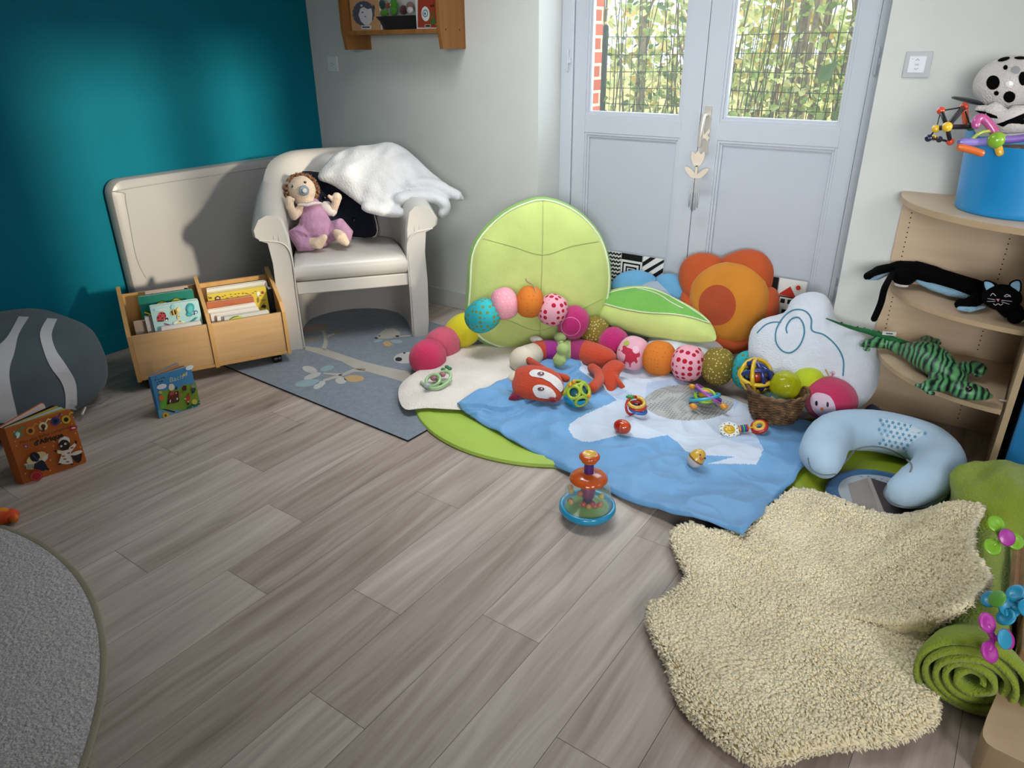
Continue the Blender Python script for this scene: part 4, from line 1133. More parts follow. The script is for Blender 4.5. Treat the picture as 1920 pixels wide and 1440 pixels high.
# ------------------------------------------------------------------ wall shelf over the armchair
m_pine = wood('orange pine', '7d5229', '936334', (25, 25, 2), 0.45)
SX0, SX1, SY = -3.392, -2.680, 3.150
ws = thing('wall_shelf', 'orange pine wall shelf hanging on the grey wall above the armchair', 'shelf', (-3.03, YB-0.1, 1.5))
for x in (SX0-0.011, SX1-0.011):
    q = MB(); q.prism([(x, YB, 1.5), (x, YB, 2.0), (x, SY, 2.0), (x, SY, 1.60), (x, SY+0.018, 1.50), (x, SY+0.03, 1.5)], (0.022, 0, 0), m_pine); so_ = q.build('side_panel', ws, bev=0.002, smooth=0)
    if x > -3:
        for yy in (SY+0.045, SY+0.16):
            d = MB(); d.ell((x+0.022, yy, 1.592), (0.002, 0.004, 0.006), pm('2a1a0c'), u=8, v=6); d.build('screw_hole', so_)
q = MB(); q.box((SX0+0.011, SY+0.01, 1.575), (SX1-0.011, YB-0.002, 1.597), m_pine); q.build('shelf_board', ws, bev=0.002, smooth=0)
cs_ = lambda cx, cy: (640+cx*0.10417, cy*0.10417)
def wall_book(name, label, x0, x1, y, t, top, col, prints=()):
    r = thing(name, label, 'book', ((x0+x1)/2, y, 1.597))
    q = MB(); q.box((x0, y, 1.598), (x1, y+0.003, top), pm(col)); q.box((x0, y+t-0.003, 1.598), (x1, y+t, top), pm(col)); q.box((x0, y+0.003, 1.598), (x0+0.003, y+t-0.003, top), pm(col))
    for k, (pts, c_) in enumerate(prints):
        q.add([pY(a, b, y-0.0006-0.0003*k) for a, b in pts], [tuple(range(len(pts)))], pm(c_))
    q.build('cover', r, smooth=0)
    q = MB(); q.box((x0+0.003, y+0.003, 1.6), (x1-0.003, y+t-0.003, top-0.003), PAPER); q.build('pages', r, smooth=0)
    return r
yb = 3.20
xL = pY(*cs_(170, 300), yb).x; xR = pY(*cs_(690, 300), yb).x
spk = [(cs_(*p)) for p in [(400+(190+(14 if i % 2 else 0))*cos(a), 240+(215+(14 if i % 2 else 0))*sin(a)) for i in range(36) for a in [2*pi*i/36]]]
wall_book('picture_book', 'picture book with a grey hedgehog standing on the wall shelf', xL, xR, yb, 0.02, 1.86, 'b58a62', [(spk, '4c4c57'), ([cs_(*p) for p in ((340, 160), (400, 125), (470, 165), (540, 150), (560, 250), (550, 380), (500, 450), (420, 450), (350, 380), (310, 270))], 'c2bcbf'), (el(cs_, 380, 222, 14), '1c1c22'), (el(cs_, 430, 297, 12), '1c1c22'), (el(cs_, 362, 100, 20), 'b9b5ba'), (rect(*cs_(360, 525), *cs_(540, 460)), 'd0ced0'), (rect(*cs_(372, 505), *cs_(512, 475)), '4a4f5c')])
for k, (c_, lab) in enumerate((('a8763a', 'yellow brown book spine left of the hedgehog book on the wall shelf'), ('9c8a3a', 'second thin book at the left end of the wall shelf'))):
    wall_book('picture_book', lab, SX0+0.014+0.001, xR-0.04-0.02*k, yb+0.03+0.025*k, 0.018, 1.85-0.01*k, c_)
xa, xb = pY(*cs_(1345, 300), yb).x, min(pY(*cs_(1770, 300), yb).x, SX1-0.014)
wall_book('picture_book', 'red picture book with a white egg shape on the right of the wall shelf', xa, xb, yb, 0.02, 1.86, 'bfbfbd', [(rect(*cs_(1375, 495), *cs_(1735, -400)), '8c3522'), (el(cs_, 1515, 250, 75, 135, -5), 'c4c6c2'), (el(cs_, 1510, 240, 50, 70), '49707c'), (el(cs_, 1510, 240, 36, 52), 'b9c2c2'), (el(cs_, 1505, 245, 14, 26), '2c4a5c'), (el(cs_, 1640, 280, 50, 90), '6a4a24'), (el(cs_, 1650, 390, 50, 60), '3f5a2a'), (el(cs_, 1615, 105, 14, 22), '15120f'), (el(cs_, 1655, 100, 14, 22), '15120f'), (rect(*cs_(1500, 490), *cs_(1610, 440)), '9aa08a'), (rect(*cs_(1515, 480), *cs_(1598, 452)), '16140f'), (el(cs_, 1700, 440, 16), 'b0502a')])
# black bag with plush toys
q = MB(); yk = 3.185
def ck(cx, cy, y=yk): return pY(*cs_(cx, cy), y)
B0, B1 = ck(540, 300), ck(1335, 270); Bb0, Bb1 = ck(690, 560), ck(1330, 545)
zt_, zb_ = (B0.z+B1.z)/2, 1.598
rings = []
for k in range(6):
    t = k/5; z = zb_+(zt_-zb_)*t
    x0, x1 = Bb0.x+(B0.x-Bb0.x)*t, Bb1.x+(B1.x-Bb1.x)*t
    cx_, rx_, ry_ = (x0+x1)/2, (x1-x0)/2, 0.035+0.025*t
    rings.append([V((cx_+rx_*abs(cos(a))**0.6*(1 if cos(a) > 0 else -1), yk+0.055+ry_*abs(sin(a))**0.7*(1 if sin(a) > 0 else -1), z)) for a in [2*pi*i/28 for i in range(28)]])
q.loft(rings, fabric('black felt', '08080a'), caps=True); q.build('felt_basket', label='small black felt basket full of plush toys on the wall shelf', cat='basket')
def shelf_plush(name, label, blobs):
    q = MB()
    for cx, cy, rx, ry, c_, dy in blobs:
        p = ck(cx, cy, yk+0.04+dy); s = 0.10417*dep_(p)/F
        q.ell(p, (rx*s, min(rx, ry)*s*0.8, ry*s), plush('plush '+c_, c_), u=14, v=10)
    q.build(name, label=label, cat='plush toy')
def dep_(p): return (p-CAM).dot(FW)
shelf_plush('plush_dragon', 'bright green plush in the black basket on the wall shelf', [(950, 130, 90, 150, '3d7a1f', 0), (770, 235, 100, 60, '4a7f2c', -.01), (940, 210, 80, 70, '3d7a1f', -.01), (840, 100, 60, 45, '7a3f24', -.01), (880, 90, 14, 14, 'c9a890', -.04)])
shelf_plush('plush_elephant', 'dark teal plush in the black basket on the wall shelf', [(640, 140, 110, 130, '24443f', 0), (560, 220, 60, 70, '2c4f50', -.01), (720, 80, 90, 80, '24403c', 0.0)])
shelf_plush('plush_mouse', 'pinkish white plush at the right of the black basket', [(1240, 130, 90, 90, '7a5c5c', 0), (1240, 190, 70, 60, 'b3aeae', -.02), (1120, 180, 90, 80, '4a2a2c', .01)])
# ------------------------------------------------------------------ mats and quilt
GC, GR = (-1.62, 2.62), 0.66
m_lime = mat('lime foam mat', 'a2bf4e', 0.55, var=0.03)
m = MB(Matrix.Translation((GC[0], GC[1], 0)))
m.lathe([(0, 0.001), (GR-0.004, 0.001), (GR, 0.006), (GR-0.004, 0.018), (GR-0.02, 0.024), (GR-0.045, 0.022), (GR-0.055, 0.026), (GR-0.075, 0.022), (0, 0.022)], m_lime, None, 96)
m.build('foam_mat', label='large round lime green mat under the white fleece and blue quilt', cat='mat')
m = MB(Matrix.Translation((-0.30, 2.74, 0)))
m.lathe([(0, 0.001), (0.38, 0.001), (0.385, 0.012), (0.375, 0.02), (0.33, 0.018), (0.32, 0.022), (0.28, 0.018), (0, 0.018)], mat('olive lime mat', '8c9c22', 0.55, var=0.03), None, 72)
m.build('foam_mat', label='smaller lime green mat beneath the nursing pillow', cat='mat')
m_flc = plush('white terry', 'e8e0d8')
wo = [fl(x, y, 0.04) for x, y in ((747, 742), (756, 716), (800, 686), (868, 652), (960, 640), (1060, 645), (1100, 672), (1060, 715), (960, 772), (880, 770), (800, 766), (760, 768))]
m = MB(); m.pillow([V((p.x, p.y, 0.042)) for p in spl(wo, 4, True)], (0, 0, 1), 0.018, 0.016, m_flc, p=9, wr=0.006, ws=6, rings=12); m.build('terry_mat', label='white terry changing mat lying on the left of the green mat', cat='mat')
# quilt
QA, QD, QC, QB = V((-1.865, 2.20, 0)), V((-0.488, 1.965, 0)), V((-0.43, 2.93, 0)), V((-1.76, 3.18, 0))
m_qb, m_qw, m_qg = fabric('quilt blue satin', '689ac8', rough=0.4, bump=0.1), fabric('quilt white', 'bfcbdc', bump=0.12), mat('quilt mesh', '8f9190', 0.8)
def mesh_fn(g, v, c):
    vo = g.n('TexVoronoi', feature='F1'); vo.inputs['Scale'].default_value = 70; vo.inputs['Randomness'].default_value = 0.0; g.l(v, vo.inputs['Vector'])
    return g.mix(g.math('LESS_THAN', vo.outputs['Distance'], 0.42), hx('a6a8a7'), hx('838586'))
m_qg = mat('quilt grey mesh', '8f9190', 0.8, fn=mesh_fn)
def inpoly(x, y, P):
    c = False; j = len(P)-1
    for i in range(len(P)):
        if (P[i][1] > y) != (P[j][1] > y) and x < (P[j][0]-P[i][0])*(y-P[i][1])/(P[j][1]-P[i][1])+P[i][0]: c = not c
        j = i
    return c
WO = [(p.x, p.y) for p in spl(wo, 4, True)]
def quilt_z(x, y):
    d = sqrt((x-GC[0])**2+(y-GC[1])**2)
    e = max(0.0, min(1.0, (GR+0.05-d)/0.08)); e = e*e*(3-2*e)
    d2 = sqrt((x+0.30)**2+(y-2.74)**2)
    e2 = max(0.0, min(1.0, (0.42+0.05-d2)/0.08))
    w = sum(1 for k in range(8) if inpoly(x+0.045*cos(pi*k/4), y+0.045*sin(pi*k/4), WO))/8.0 + (1 if inpoly(x, y, WO) else 0); w = min(1.0, w)
    s = 0.0
    dd = sqrt((x+0.5)**2+(y-1.97)**2); s = max(0, 1-dd/0.38)*0.075     # lifted over the sheepskin
    v = V((x*5.2, y*3.4, 1.0))
    nz = noise.noise(v)*0.018+(0.5-abs(noise.noise(V((x*4.2+y*3.4, y*5-x*2.4, 4)))))*0.034-0.008+(0.4-abs(noise.noise(V((x*10-y*5, y*11+x*4, 9)))))*0.009+noise.noise(V((x*16, y*11, 7)))*0.003
    return 0.016+max(0.016*e, 0.012*e2)+0.034*w+s+nz+0.008
def proj(p):
    v = V(p)-CAM; z = v.dot(FW)
    return v.dot(RT)/z*F+960, v.dot(DN)/z*F+720
cq = lambda L: [(p.x, p.y) for p in spl([(1040+a*0.2708, 680+b*0.2708, 0) for a, b in L], 3, True)]
lq = lambda L: [(1040+a*0.2708, 680+b*0.2708) for a, b in L]
STAR = lq([(95, 460), (105, 425), (150, 390), (240, 345), (430, 260), (390, 225), (280, 130), (170, 50), (200, -60), (600, -80), (900, 60), (1250, 120), (1340, 300), (1420, 400), (1385, 490), (1445, 600), (1400, 705), (1240, 700), (1040, 700), (1100, 690), (1250, 650), (1000, 640), (910, 615), (850, 550), (780, 500), (640, 528), (450, 500), (330, 530), (260, 548), (190, 545), (130, 515)])
CIR = lq(pell(930, 275, 312, 126, 0, 40))
PALE_ARCS = [lq([(640, 140), (880, 100), (1250, 170), (1300, 240), (1240, 330), (1200, 200), (930, 140), (700, 200), (620, 280)]), lq([(1180, 420), (1260, 500), (1385, 495), (1440, 600), (1300, 560), (1150, 520)]), lq([(270, 130), (450, 170), (620, 260), (610, 290), (430, 250)])]  # pale blue arcs belonging to the quilt print
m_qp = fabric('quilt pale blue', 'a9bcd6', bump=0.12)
m = MB(); NU, NV = 300, 216
vs = []
for i in range(NU):
    for j in range(NV):
        a, b = i/(NU-1), j/(NV-1)
        p = QA.lerp(QD, a).lerp(QB.lerp(QC, a), b)
        bow = 0.035*sin(pi*a)*(1-b)*-1
        wob = 0.012*noise.noise(V((a*9, b*9, 2)))
        p = p+V((wob, bow+wob, 0))
        ed = min(a, 1-a, b, 1-b)
        z = quilt_z(p.x, p.y)
        if ed < 0.012: z -= 0.012*(1-ed/0.012)
        vs.append(V((p.x, p.y, z)))
ks = [m.slot(q) for q in (m_qb, m_qw, m_qg, m_qp)]
m.v = vs
for i in range(NU-1):
    for j in range(NV-1):
        f = (i*NV+j, (i+1)*NV+j, (i+1)*NV+j+1, i*NV+j+1)
        x, y = proj((vs[f[0]]+vs[f[2]])*0.5)
        k = 2 if inpoly(x, y, CIR) else (0 if not inpoly(x, y, STAR) else (3 if any(inpoly(x, y, s) for s in PALE_ARCS) else 1))
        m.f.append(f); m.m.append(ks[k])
# underside so the quilt has real thickness
o_ = len(m.v); st = 6; idx = {}
I = list(range(0, NU, st))+[NU-1]; J = list(range(0, NV, st))+[NV-1]
m.build('play_quilt', label='blue satin play quilt with a white star print and grey mesh circle', cat='quilt', smooth=180)
o = bpy.data.objects['play_quilt']; sm = o.modifiers.new('thickness', 'SOLIDIFY'); sm.thickness = 0.006; sm.offset = -1
# ------------------------------------------------------------------ sheepskin
SK = [(1262, 1000, .035), (1270, 1040, .035), (1290, 1085, .035), (1255, 1120, .03), (1222, 1135, .03), (1216, 1165, .03), (1235, 1210, .03), (1255, 1245, .03), (1275, 1310, .03), (1330, 1370, .03), (1400, 1420, .03), (1450, 1428, .03), (1560, 1400, .03), (1660, 1390, .03), (1740, 1360, .035), (1757, 1330, .035), (1748, 1270, .035), (1745, 1235, .05), (1740, 1190, .085), (1765, 1165, .12), (1810, 1135, .165), (1850, 1095, .19), (1848, 1070, .19), (1825, 1035, .17), (1826, 990, .17), (1842, 955, .18), (1825, 946, .17), (1785, 944, .13), (1740, 960, .09), (1680, 970, .06), (1630, 962, .05), (1590, 945, .045), (1540, 928, .045), (1490, 922, .045), (1450, 950, .045), (1400, 985, .045), (1340, 1000, .045), (1300, 985, .04)]
m_sk, m_sk2 = plush('sheepskin cream', 'f2e3bc'), mat('wool tuft cream', 'f8e9c6', 0.9, var=0.1, vs=9, spec=0.1, sheen=0.3)
so = spl([fl(x, y, z if z < 0.1 else z+0.03) for x, y, z in SK], 3, True)
cen = V((-0.24, 1.80, 0.03)); N_ = len(so)
def skp(e, q):
    p = cen+(e-cen)*q
    p.z = 0.034+(e.z-0.034)*q**2.4
    return p
m = MB(); vs = [skp(e, k/12)+V((0, 0, 0.012*(1-(k/12)**12))) for k in range(13) for e in so]+[skp(e, 1.0)-V((0, 0, 0.014)) for e in so]+[skp(e, .5)-V((0, 0, 0.014)) for e in so]
m.add(vs, [(k*N_+i, k*N_+(i+1) % N_, (k+1)*N_+(i+1) % N_, (k+1)*N_+i) for k in range(14) for i in range(N_)], m_sk)
rs_ = random.Random(11)
seg_a = [((so[i]-cen).cross(so[(i+1) % N_]-cen)).length for i in range(N_)]
tot = sum(seg_a); acc = []; s0 = 0
for a in seg_a: s0 += a; acc.append(s0/tot)
import bisect
vv, ff = [], []
for k in range(36000):
    i = bisect.bisect(acc, rs_.random()); i = min(i, N_-1)
    t = rs_.random(); q = sqrt(rs_.random())
    if k < 5000: q = 1-0.04*rs_.random()
    e = so[i].lerp(so[(i+1) % N_], t)
    p = skp(e, q)
    n1 = noise.noise(V((p.x*5, p.y*5, 0)))*2.2; ang = 2.6+n1+rs_.gauss(0, 0.5)
    out = (e-cen).normalized()*max(0, (q-0.9)/0.1)*0.6
    d = V((cos(ang)*0.65, sin(ang)*0.65, 0))*0.8+V((out.x, out.y, 0))
    L = 0.017*rs_.uniform(0.7, 1.2); w = 0.006*rs_.uniform(0.7, 1.2)
    p = p+V((0, 0, 0.008*(1-q**10)))
    tip = p+d*L+V((0, 0, L*0.62*rs_.uniform(0.75, 1.05)))
    mid = p+d*L*0.35+V((0, 0, L*0.55))
    if k < 8000:
        od = (e-cen); od.z = 0; od.normalize(); d = od*0.8+V((rs_.gauss(0, 0.25), rs_.gauss(0, 0.25), 0)); p = skp(e, 1.0)-V((0, 0, 0.014*rs_.random()))-od*0.004
        tip = p+d*L*0.9+V((0, 0, L*rs_.uniform(-0.1, 0.35))); mid = p+d*L*0.4+V((0, 0, L*0.25))
    sd = V((-d.y, d.x, 0)).normalized()*w; up = d.normalized()*w*0.8
    o0 = len(vv)
    vv += [p+sd, p-sd, p+up, mid+sd*1.15, mid-sd*1.15, mid+up*1.1, tip]
    ff += [(o0, o0+1, o0+4, o0+3), (o0+1, o0+2, o0+5, o0+4), (o0+2, o0, o0+3, o0+5), (o0+3, o0+4, o0+6), (o0+4, o0+5, o0+6), (o0+5, o0+3, o0+6)]
sr = thing('sheepskin', 'cream sheepskin rug on the floor at the lower right', 'sheepskin', (cen.x, cen.y, 0.0))
m.build('hide', sr)
w_ = MB(); w_.add(vv, ff, m_sk2); o = w_.build('wool', sr, smooth=180); o['kind'] = 'stuff'

# ------------------------------------------------------------------ big cushions along the door
m_lf, m_gr, m_pipe = fabric('pale lime cotton', 'b9c878', bump=0.15, bs=60), fabric('leaf green cotton', '83ac5c', bump=0.15), fabric('pale piping', 'cfdab8')
LN = V((0.60, -0.76, 0.24)).normalized(); LB = fl(985, 652, 0.05)
def plane_pts(L, P0, n, k=3): return [V(p) for p in spl([pln(x, y, P0, n) for x, y in L], k, True)]
lo_ = plane_pts([(880, 600), (882, 540), (886, 480), (905, 440), (945, 402), (985, 382), (1018, 375), (1055, 384), (1090, 405), (1120, 438), (1136, 475), (1142, 520), (1136, 570), (1115, 610), (1070, 640), (1010, 654), (950, 652), (905, 635)], LB, LN)
lc = thing('leaf_cushion', 'big round pale lime leaf cushion standing against the wall corner left of the door', 'cushion', LB)
q = MB(); q.pillow(lo_, LN, 0.075, 0.0, m_lf, p=3.2, rings=14, wr=0.012, ws=7, c=pln(1012, 520, LB, LN)); tr = bvh(q)
for L in ([(1018, 377), (1017, 470), (1014, 560), (1012, 650)], [(900, 446), (960, 462), (1018, 478), (1070, 462), (1128, 452)], [(890, 590), (950, 600), (1013, 620), (1070, 590), (1130, 560)]):
    pline(q, tr, L, 0.0026, fabric('lime seam', 'a2ae68'), lift=0.0005)
q.build('front_panel', lc, smooth=80)
q = MB(); bk_ = [p-LN*0.15 for p in lo_]
ce = sum(lo_, V((0, 0, 0)))/len(lo_)
rings = [lo_, [ce-LN*0.03+(p-ce)*1.05 for p in lo_], [ce-LN*0.09+(p-ce)*1.06 for p in lo_], [ce-LN*0.14+(p-ce)*1.03 for p in lo_], [ce-LN*0.17+(p-ce)*0.9 for p in lo_], [ce-LN*0.18+(p-ce)*0.4 for p in lo_]]
q.loft(rings, m_gr, caps=True); q.build('back_panel', lc, smooth=80)
q = MB(); q.tube([p+LN*0.004 for p in lo_], 0.006, m_pipe, 6, closed=True); q.build('piping', lc)
# blue flower cushion
BN_ = V((0.1, -0.93, 0.34)).normalized(); BB = V((-1.55, 3.33, 0.04))
m_bl, m_bg = fabric('blue petal cotton', '5d95bb'), fabric('grey blue cotton', '93a0b0')
bf = thing('flower_cushion', 'blue petalled flower cushion half hidden behind the green leaf cushions', 'cushion', BB)
for L in ([(1147, 545), (1148, 527), (1165, 512), (1190, 506), (1215, 511), (1231, 525), (1225, 560), (1170, 570)], [(1229, 526), (1243, 514), (1264, 514), (1282, 530), (1293, 556), (1280, 585), (1240, 580)], [(1150, 560), (1180, 560), (1190, 610), (1150, 620), (1135, 590)], [(1250, 580), (1290, 570), (1296, 620), (1260, 640)]):
    q = MB(); q.pillow(plane_pts(L, BB, BN_), BN_, 0.05, 0.05, m_bl, wr=0.006, ws=14); q.build('petal', bf, smooth=80)
q = MB(); q.pillow(plane_pts([(1170, 560), (1200, 535), (1232, 527), (1262, 550), (1280, 590), (1260, 635), (1200, 640), (1170, 610)], BB+BN_*0.03, BN_), BN_, 0.06, 0.03, m_bg, wr=0.006); q.build('centre', bf, smooth=80)
# orange flower cushion
ON = V((0.06, -0.93, 0.36)).normalized(); OB = V((-1.12, 3.32, 0.05))
m_or, m_ye, m_rd = fabric('orange petal cotton', 'a84a22', bump=0.15), fabric('amber cotton', 'b87624', bump=0.15), fabric('rust cotton', '9c4326')
of = thing('flower_cushion', 'orange flower cushion with amber centre leaning against the right door leaf', 'cushion', OB)
for L in ([(1279, 545), (1272, 515), (1283, 487), (1310, 474), (1340, 478), (1356, 494), (1345, 540), (1310, 590)], [(1350, 494), (1368, 476), (1400, 467), (1430, 474), (1449, 498), (1449, 528), (1438, 545), (1390, 545)], [(1432, 540), (1455, 542), (1462, 565), (1455, 605), (1430, 640), (1405, 640), (1400, 580)], [(1425, 630), (1405, 655), (1375, 664), (1345, 655), (1325, 620), (1370, 600)], [(1285, 545), (1275, 570), (1285, 605), (1310, 620), (1330, 590)]):
    q = MB(); q.pillow(plane_pts(L, OB, ON), ON, 0.055, 0.055, m_or, wr=0.008, ws=12, seed=L[0][0]); q.build('petal', of, smooth=80)
q = MB(); q.pillow(plane_pts([(1293, 545), (1308, 515), (1345, 494), (1385, 492), (1420, 508), (1440, 540), (1442, 575), (1430, 612), (1405, 635), (1370, 642), (1330, 625), (1300, 590)], OB+ON*0.04, ON), ON, 0.075, 0.04, m_ye, p=2.4, wr=0.012, ws=10, rings=12); tr = bvh(q)
sticker(q, tr, pell(1345, 572, 35, 38, 0, 28), m_rd, 0.0015, 5); q.build('centre', of, smooth=80)
# white pillow and front leaf cushion
m_wc = fabric('white cotton', 'ced3dc')
q = MB(); wp = [fl(x, y, 0.10) for x, y in ((1215, 640), (1260, 628), (1320, 628), (1352, 645), (1357, 672), (1320, 690), (1250, 685), (1215, 665))]
q.pillow([V((p.x, p.y, 0.12)) for p in spl(wp, 4, True)], (0, 0, 1), 0.06, 0.06, m_wc, wr=0.008); q.build('pillow', label='white pillow peeking out under the green and lime leaf cushion', cat='pillow', smooth=80)
FN = V((-0.06, -0.62, 0.78)).normalized(); FB = fl(1235, 600, 0.24)
fo = [(1108, 578), (1114, 560), (1140, 546), (1185, 537), (1225, 541), (1265, 558), (1305, 580), (1332, 604), (1343, 630), (1336, 640), (1300, 640), (1250, 634), (1200, 626), (1150, 612), (1120, 598)]
fc = thing('leaf_cushion', 'lime leaf cushion with green terry top lying in front of the flower cushions', 'cushion', FB-V((0, 0, 0.12)))
q = MB(); fo3 = plane_pts(fo, FB, FN); q.pillow(fo3, FN, 0.07, 0.09, m_lf, p=2.3, rings=12, wr=0.006); tr = bvh(q); q.build('cushion_body', fc, smooth=80)
q = MB(); top = [(1118, 566), (1130, 555), (1165, 545), (1200, 541), (1235, 548), (1275, 568), (1310, 590), (1328, 606), (1300, 597), (1262, 590), (1215, 587), (1170, 580), (1140, 572)]
sticker(q, tr, [(p.x, p.y) for p in spl([(a, b, 0) for a, b in top], 3, True)], plush('green terry', '6fae4c'), 0.006, 6); q.build('terry_top', fc, smooth=80)
q = MB(); pline(q, tr, top, 0.0035, m_pipe, closed=True, lift=0.006); pline(q, tr, [(1190, 541), (1230, 552), (1260, 570), (1280, 580)], 0.003, m_pipe, lift=0.008); q.build('piping', fc)
# cloud cushion
KN = V((0.12, -0.86, 0.50)).normalized(); KB = fl(1540, 772, 0.05)
ko = [(1408, 690), (1403, 655), (1408, 620), (1430, 598), (1470, 586), (1482, 565), (1500, 552), (1525, 547), (1548, 554), (1561, 575), (1568, 598), (1600, 618), (1632, 638), (1648, 665), (1650, 700), (1640, 735), (1615, 762), (1575, 775), (1520, 775), (1460, 750), (1425, 722)]
kc = thing('cloud_cushion', 'white plush cloud cushion with blue embroidered swirl beside the corner shelf', 'cushion', KB)
q = MB(); q.pillow(plane_pts(ko, KB, KN), KN, 0.085, 0.06, plush('white cloud plush', 'c9cfd9'), p=2.6, rings=14, c=pln(1525, 670, KB, KN)); tr = bvh(q); q.build('cover', kc, smooth=80)
q = MB(); sw = lambda L: [(1340+a*0.302, 520+b*0.302) for a, b in L]; m_sw = fabric('blue embroidery', '3f7d96')
pline(q, tr, sw([(450, 345), (445, 310), (475, 262), (520, 250), (550, 290), (556, 350), (530, 420), (480, 465), (430, 462), (392, 425), (378, 380), (385, 320), (420, 258), (470, 213), (520, 200), (570, 215), (600, 260), (605, 330), (680, 358), (755, 425), (798, 510), (797, 610)]), 0.0035, m_sw, n=8, lift=0.001)
pline(q, tr, sw([(265, 345), (310, 300), (360, 280), (410, 280)]), 0.003, m_sw, lift=0.001); q.build('embroidery', kc)

# ------------------------------------------------------------------ caterpillar
m_dp = {'tq': dotted('turquoise with olive dots', '2fa3ae', '6f7a34', 0.024, 0.34, 0.1), 'pk': dotted('pink with faint dots', 'd692a2', 'dca8b2', 0.016, 0.3, 0.1), 'og': dotted('orange with small dots', 'c9742c', 'b5601f', 0.017, 0.22, 0.1), 'rd': dotted('pink with red dots', 'd9a0ae', 'a81c34', 0.031, 0.37, 0.05), 'ol': dotted('olive floral print', '7a6a2a', 'c9c08c', 0.014, 0.27, 0.7),
        'mg': plush('magenta velour', 'b02668'), 'ye': fabric('yellow cotton', 'd9cf2c'), 'sp': plush('salmon terry', 'd05a72'), 'rp': plush('raspberry terry', 'c93660'), 'ap': fabric('pale pink cotton', 'd3a0b0'), 'lm': fabric('lime cotton', 'a8b822')}
SEG = [(802, 670, 31, 'rp', .085), (829, 646, 30, 'sp', .09), (868, 620, 29, 'ye', .13), (905, 592, 29, 'tq', None), (946, 569, 28, 'pk', None), (993, 566, 28, 'og', None), (1036, 581, 28, 'rd', None), (1075, 605, 30, 'mg', .23), (1115, 622, 27, 'ol', .17), (1150, 642, 27, 'mg', .14), (1187, 662, 30, 'ap', .12), (1236, 672, 31, 'og', .12), (1290, 681, 32, 'rd', .125), (1346, 687, 33, 'ol', .125), (1404, 694, 34, 'tq', .13), (1452, 705, 32, 'og', .12), (1515, 716, 26, 'lm', .175)]
cat_ = thing('caterpillar_toy', 'long patchwork plush caterpillar of many coloured ball segments across the cushions', 'plush toy', fl(1150, 660, 0.04))
P3 = []
for x, y, r_, k, z in SEG:
    P3.append(fl(x, y, z) if z is not None else pln(x, y, LB+LN*0.19, LN))
for i, (x, y, r_, k, z) in enumerate(SEG):
    p = P3[i]; d = (P3[min(i+1, len(P3)-1)]-P3[max(i-1, 0)]).normalized()
    rad = 1.07*r_*dep_(p)/F
    Rm = d.to_track_quat('X', 'Z').to_matrix()
    ln = max((P3[min(i+1, len(P3)-1)]-p).length, (p-P3[max(i-1, 0)]).length)*0.5
    ax = min(rad*1.02, max(rad*0.8, ln*1.12))
    ax = min(max(ln*1.1, rad*0.75), rad*1.15)
    q = MB(); q.lathe([(rad*(1-abs(t)**2.7)**0.5 if abs(t) < 1 else 0, ax*t) for t in [sin(radians(a)) for a in range(-90, 91, 9)]], m_dp[k], Matrix.Translation(p) @ d.to_track_quat('Z', 'Y').to_matrix().to_4x4(), 28)
    tr = bvh(q)
    if i == 7:
        pline(q, tr, pell(1070, 612, 18, 17, 0, 12), 0.0014, fabric('pink stitching', 'd6a0b4'), closed=True, n=2); pline(q, tr, pell(1070, 612, 10, 10, 0, 10), 0.001, fabric('dark magenta', '8c1c50'), closed=True, n=2)
    if i == 10:
        sticker(q, tr, [(1160, 656), (1170, 648), (1185, 655), (1196, 652), (1200, 665), (1194, 680), (1182, 688), (1168, 680)], fabric('apple red', 'b02a44'), 0.002); sticker(q, tr, pell(1192, 656, 6, 7), fabric('worm pale', 'd9b4c0'), 0.003, 2); sticker(q, tr, pell(1175, 644, 6, 4, -30), fabric('apple leaf', '9aa83c'), 0.003, 2)
    q.build('segment', cat_, smooth=180)
hp = fl(1557, 750, 0.135); hr = 46*dep_(hp)/F
q = MB(); q.ell(hp, (hr*1.05, hr*0.95, hr*0.93), plush('raspberry fleece', 'b33058'), u=28, v=18); tr = bvh(q); hd = q.build('head', cat_, smooth=180)
q = MB(); sticker(q, tr, [(p.x, p.y) for p in spl([(1521, 745, 0), (1530, 737, 0), (1544, 738, 0), (1557, 744, 0), (1565, 758, 0), (1567, 772, 0), (1558, 782, 0), (1543, 782, 0), (1528, 772, 0), (1521, 758, 0)], 3, True)], plush('pale pink face', 'cdb4c4'), 0.003, 4); q.build('face', hd, smooth=180)
for x, y, rx, ry, c_ in ((1532, 756, 2.5, 5, '14131a'), (1552, 758, 2.5, 5, '14131a'), (1542, 766, 3, 3, 'c9702c')):
    q = MB(); sticker(q, tr, pell(x, y, rx, ry, 0, 10), pm(c_), 0.005, 2); q.build('eye' if rx < 3 else 'nose', hd)
q = MB(); pline(q, tr, [(1535, 775), (1543, 780), (1552, 776)], 0.001, pm('6a4a58'), lift=0.004); q.build('mouth', hd)
for x, y, c_ in ((1548, 693, '9a8a2c'), (1562, 700, 'b0507a')):
    q = MB(); a = dp(1555, 712, dep_(hp)-0.0); b = dp(x, y, dep_(hp)); q.tube([a, a.lerp(b, .5)+V((.004, 0, 0)), b], 0.003, pm(c_), 6)
    if x > 1550: q.tube([b+V((0.008*cos(t), 0, 0.008*sin(t))) for t in [2*pi*k/12 for k in range(12)]], 0.002, pm('c9a0b0'), 5, closed=True)
    q.build('antenna', hd)
q = MB(); a, b = P3[5], P3[6]
q.tube(spl([a+V((0.05, -0.02, 0.06)), a+V((0.02, -0.0, 0.088)), a+V((-0.02, 0.0, 0.105)), a+V((-0.03, 0.01, 0.112)), a+V((-0.01, 0.0, 0.098))], 4), 0.003, fabric('striped cord', '9c8468'), 6); q.build('hanging_loop', cat_)
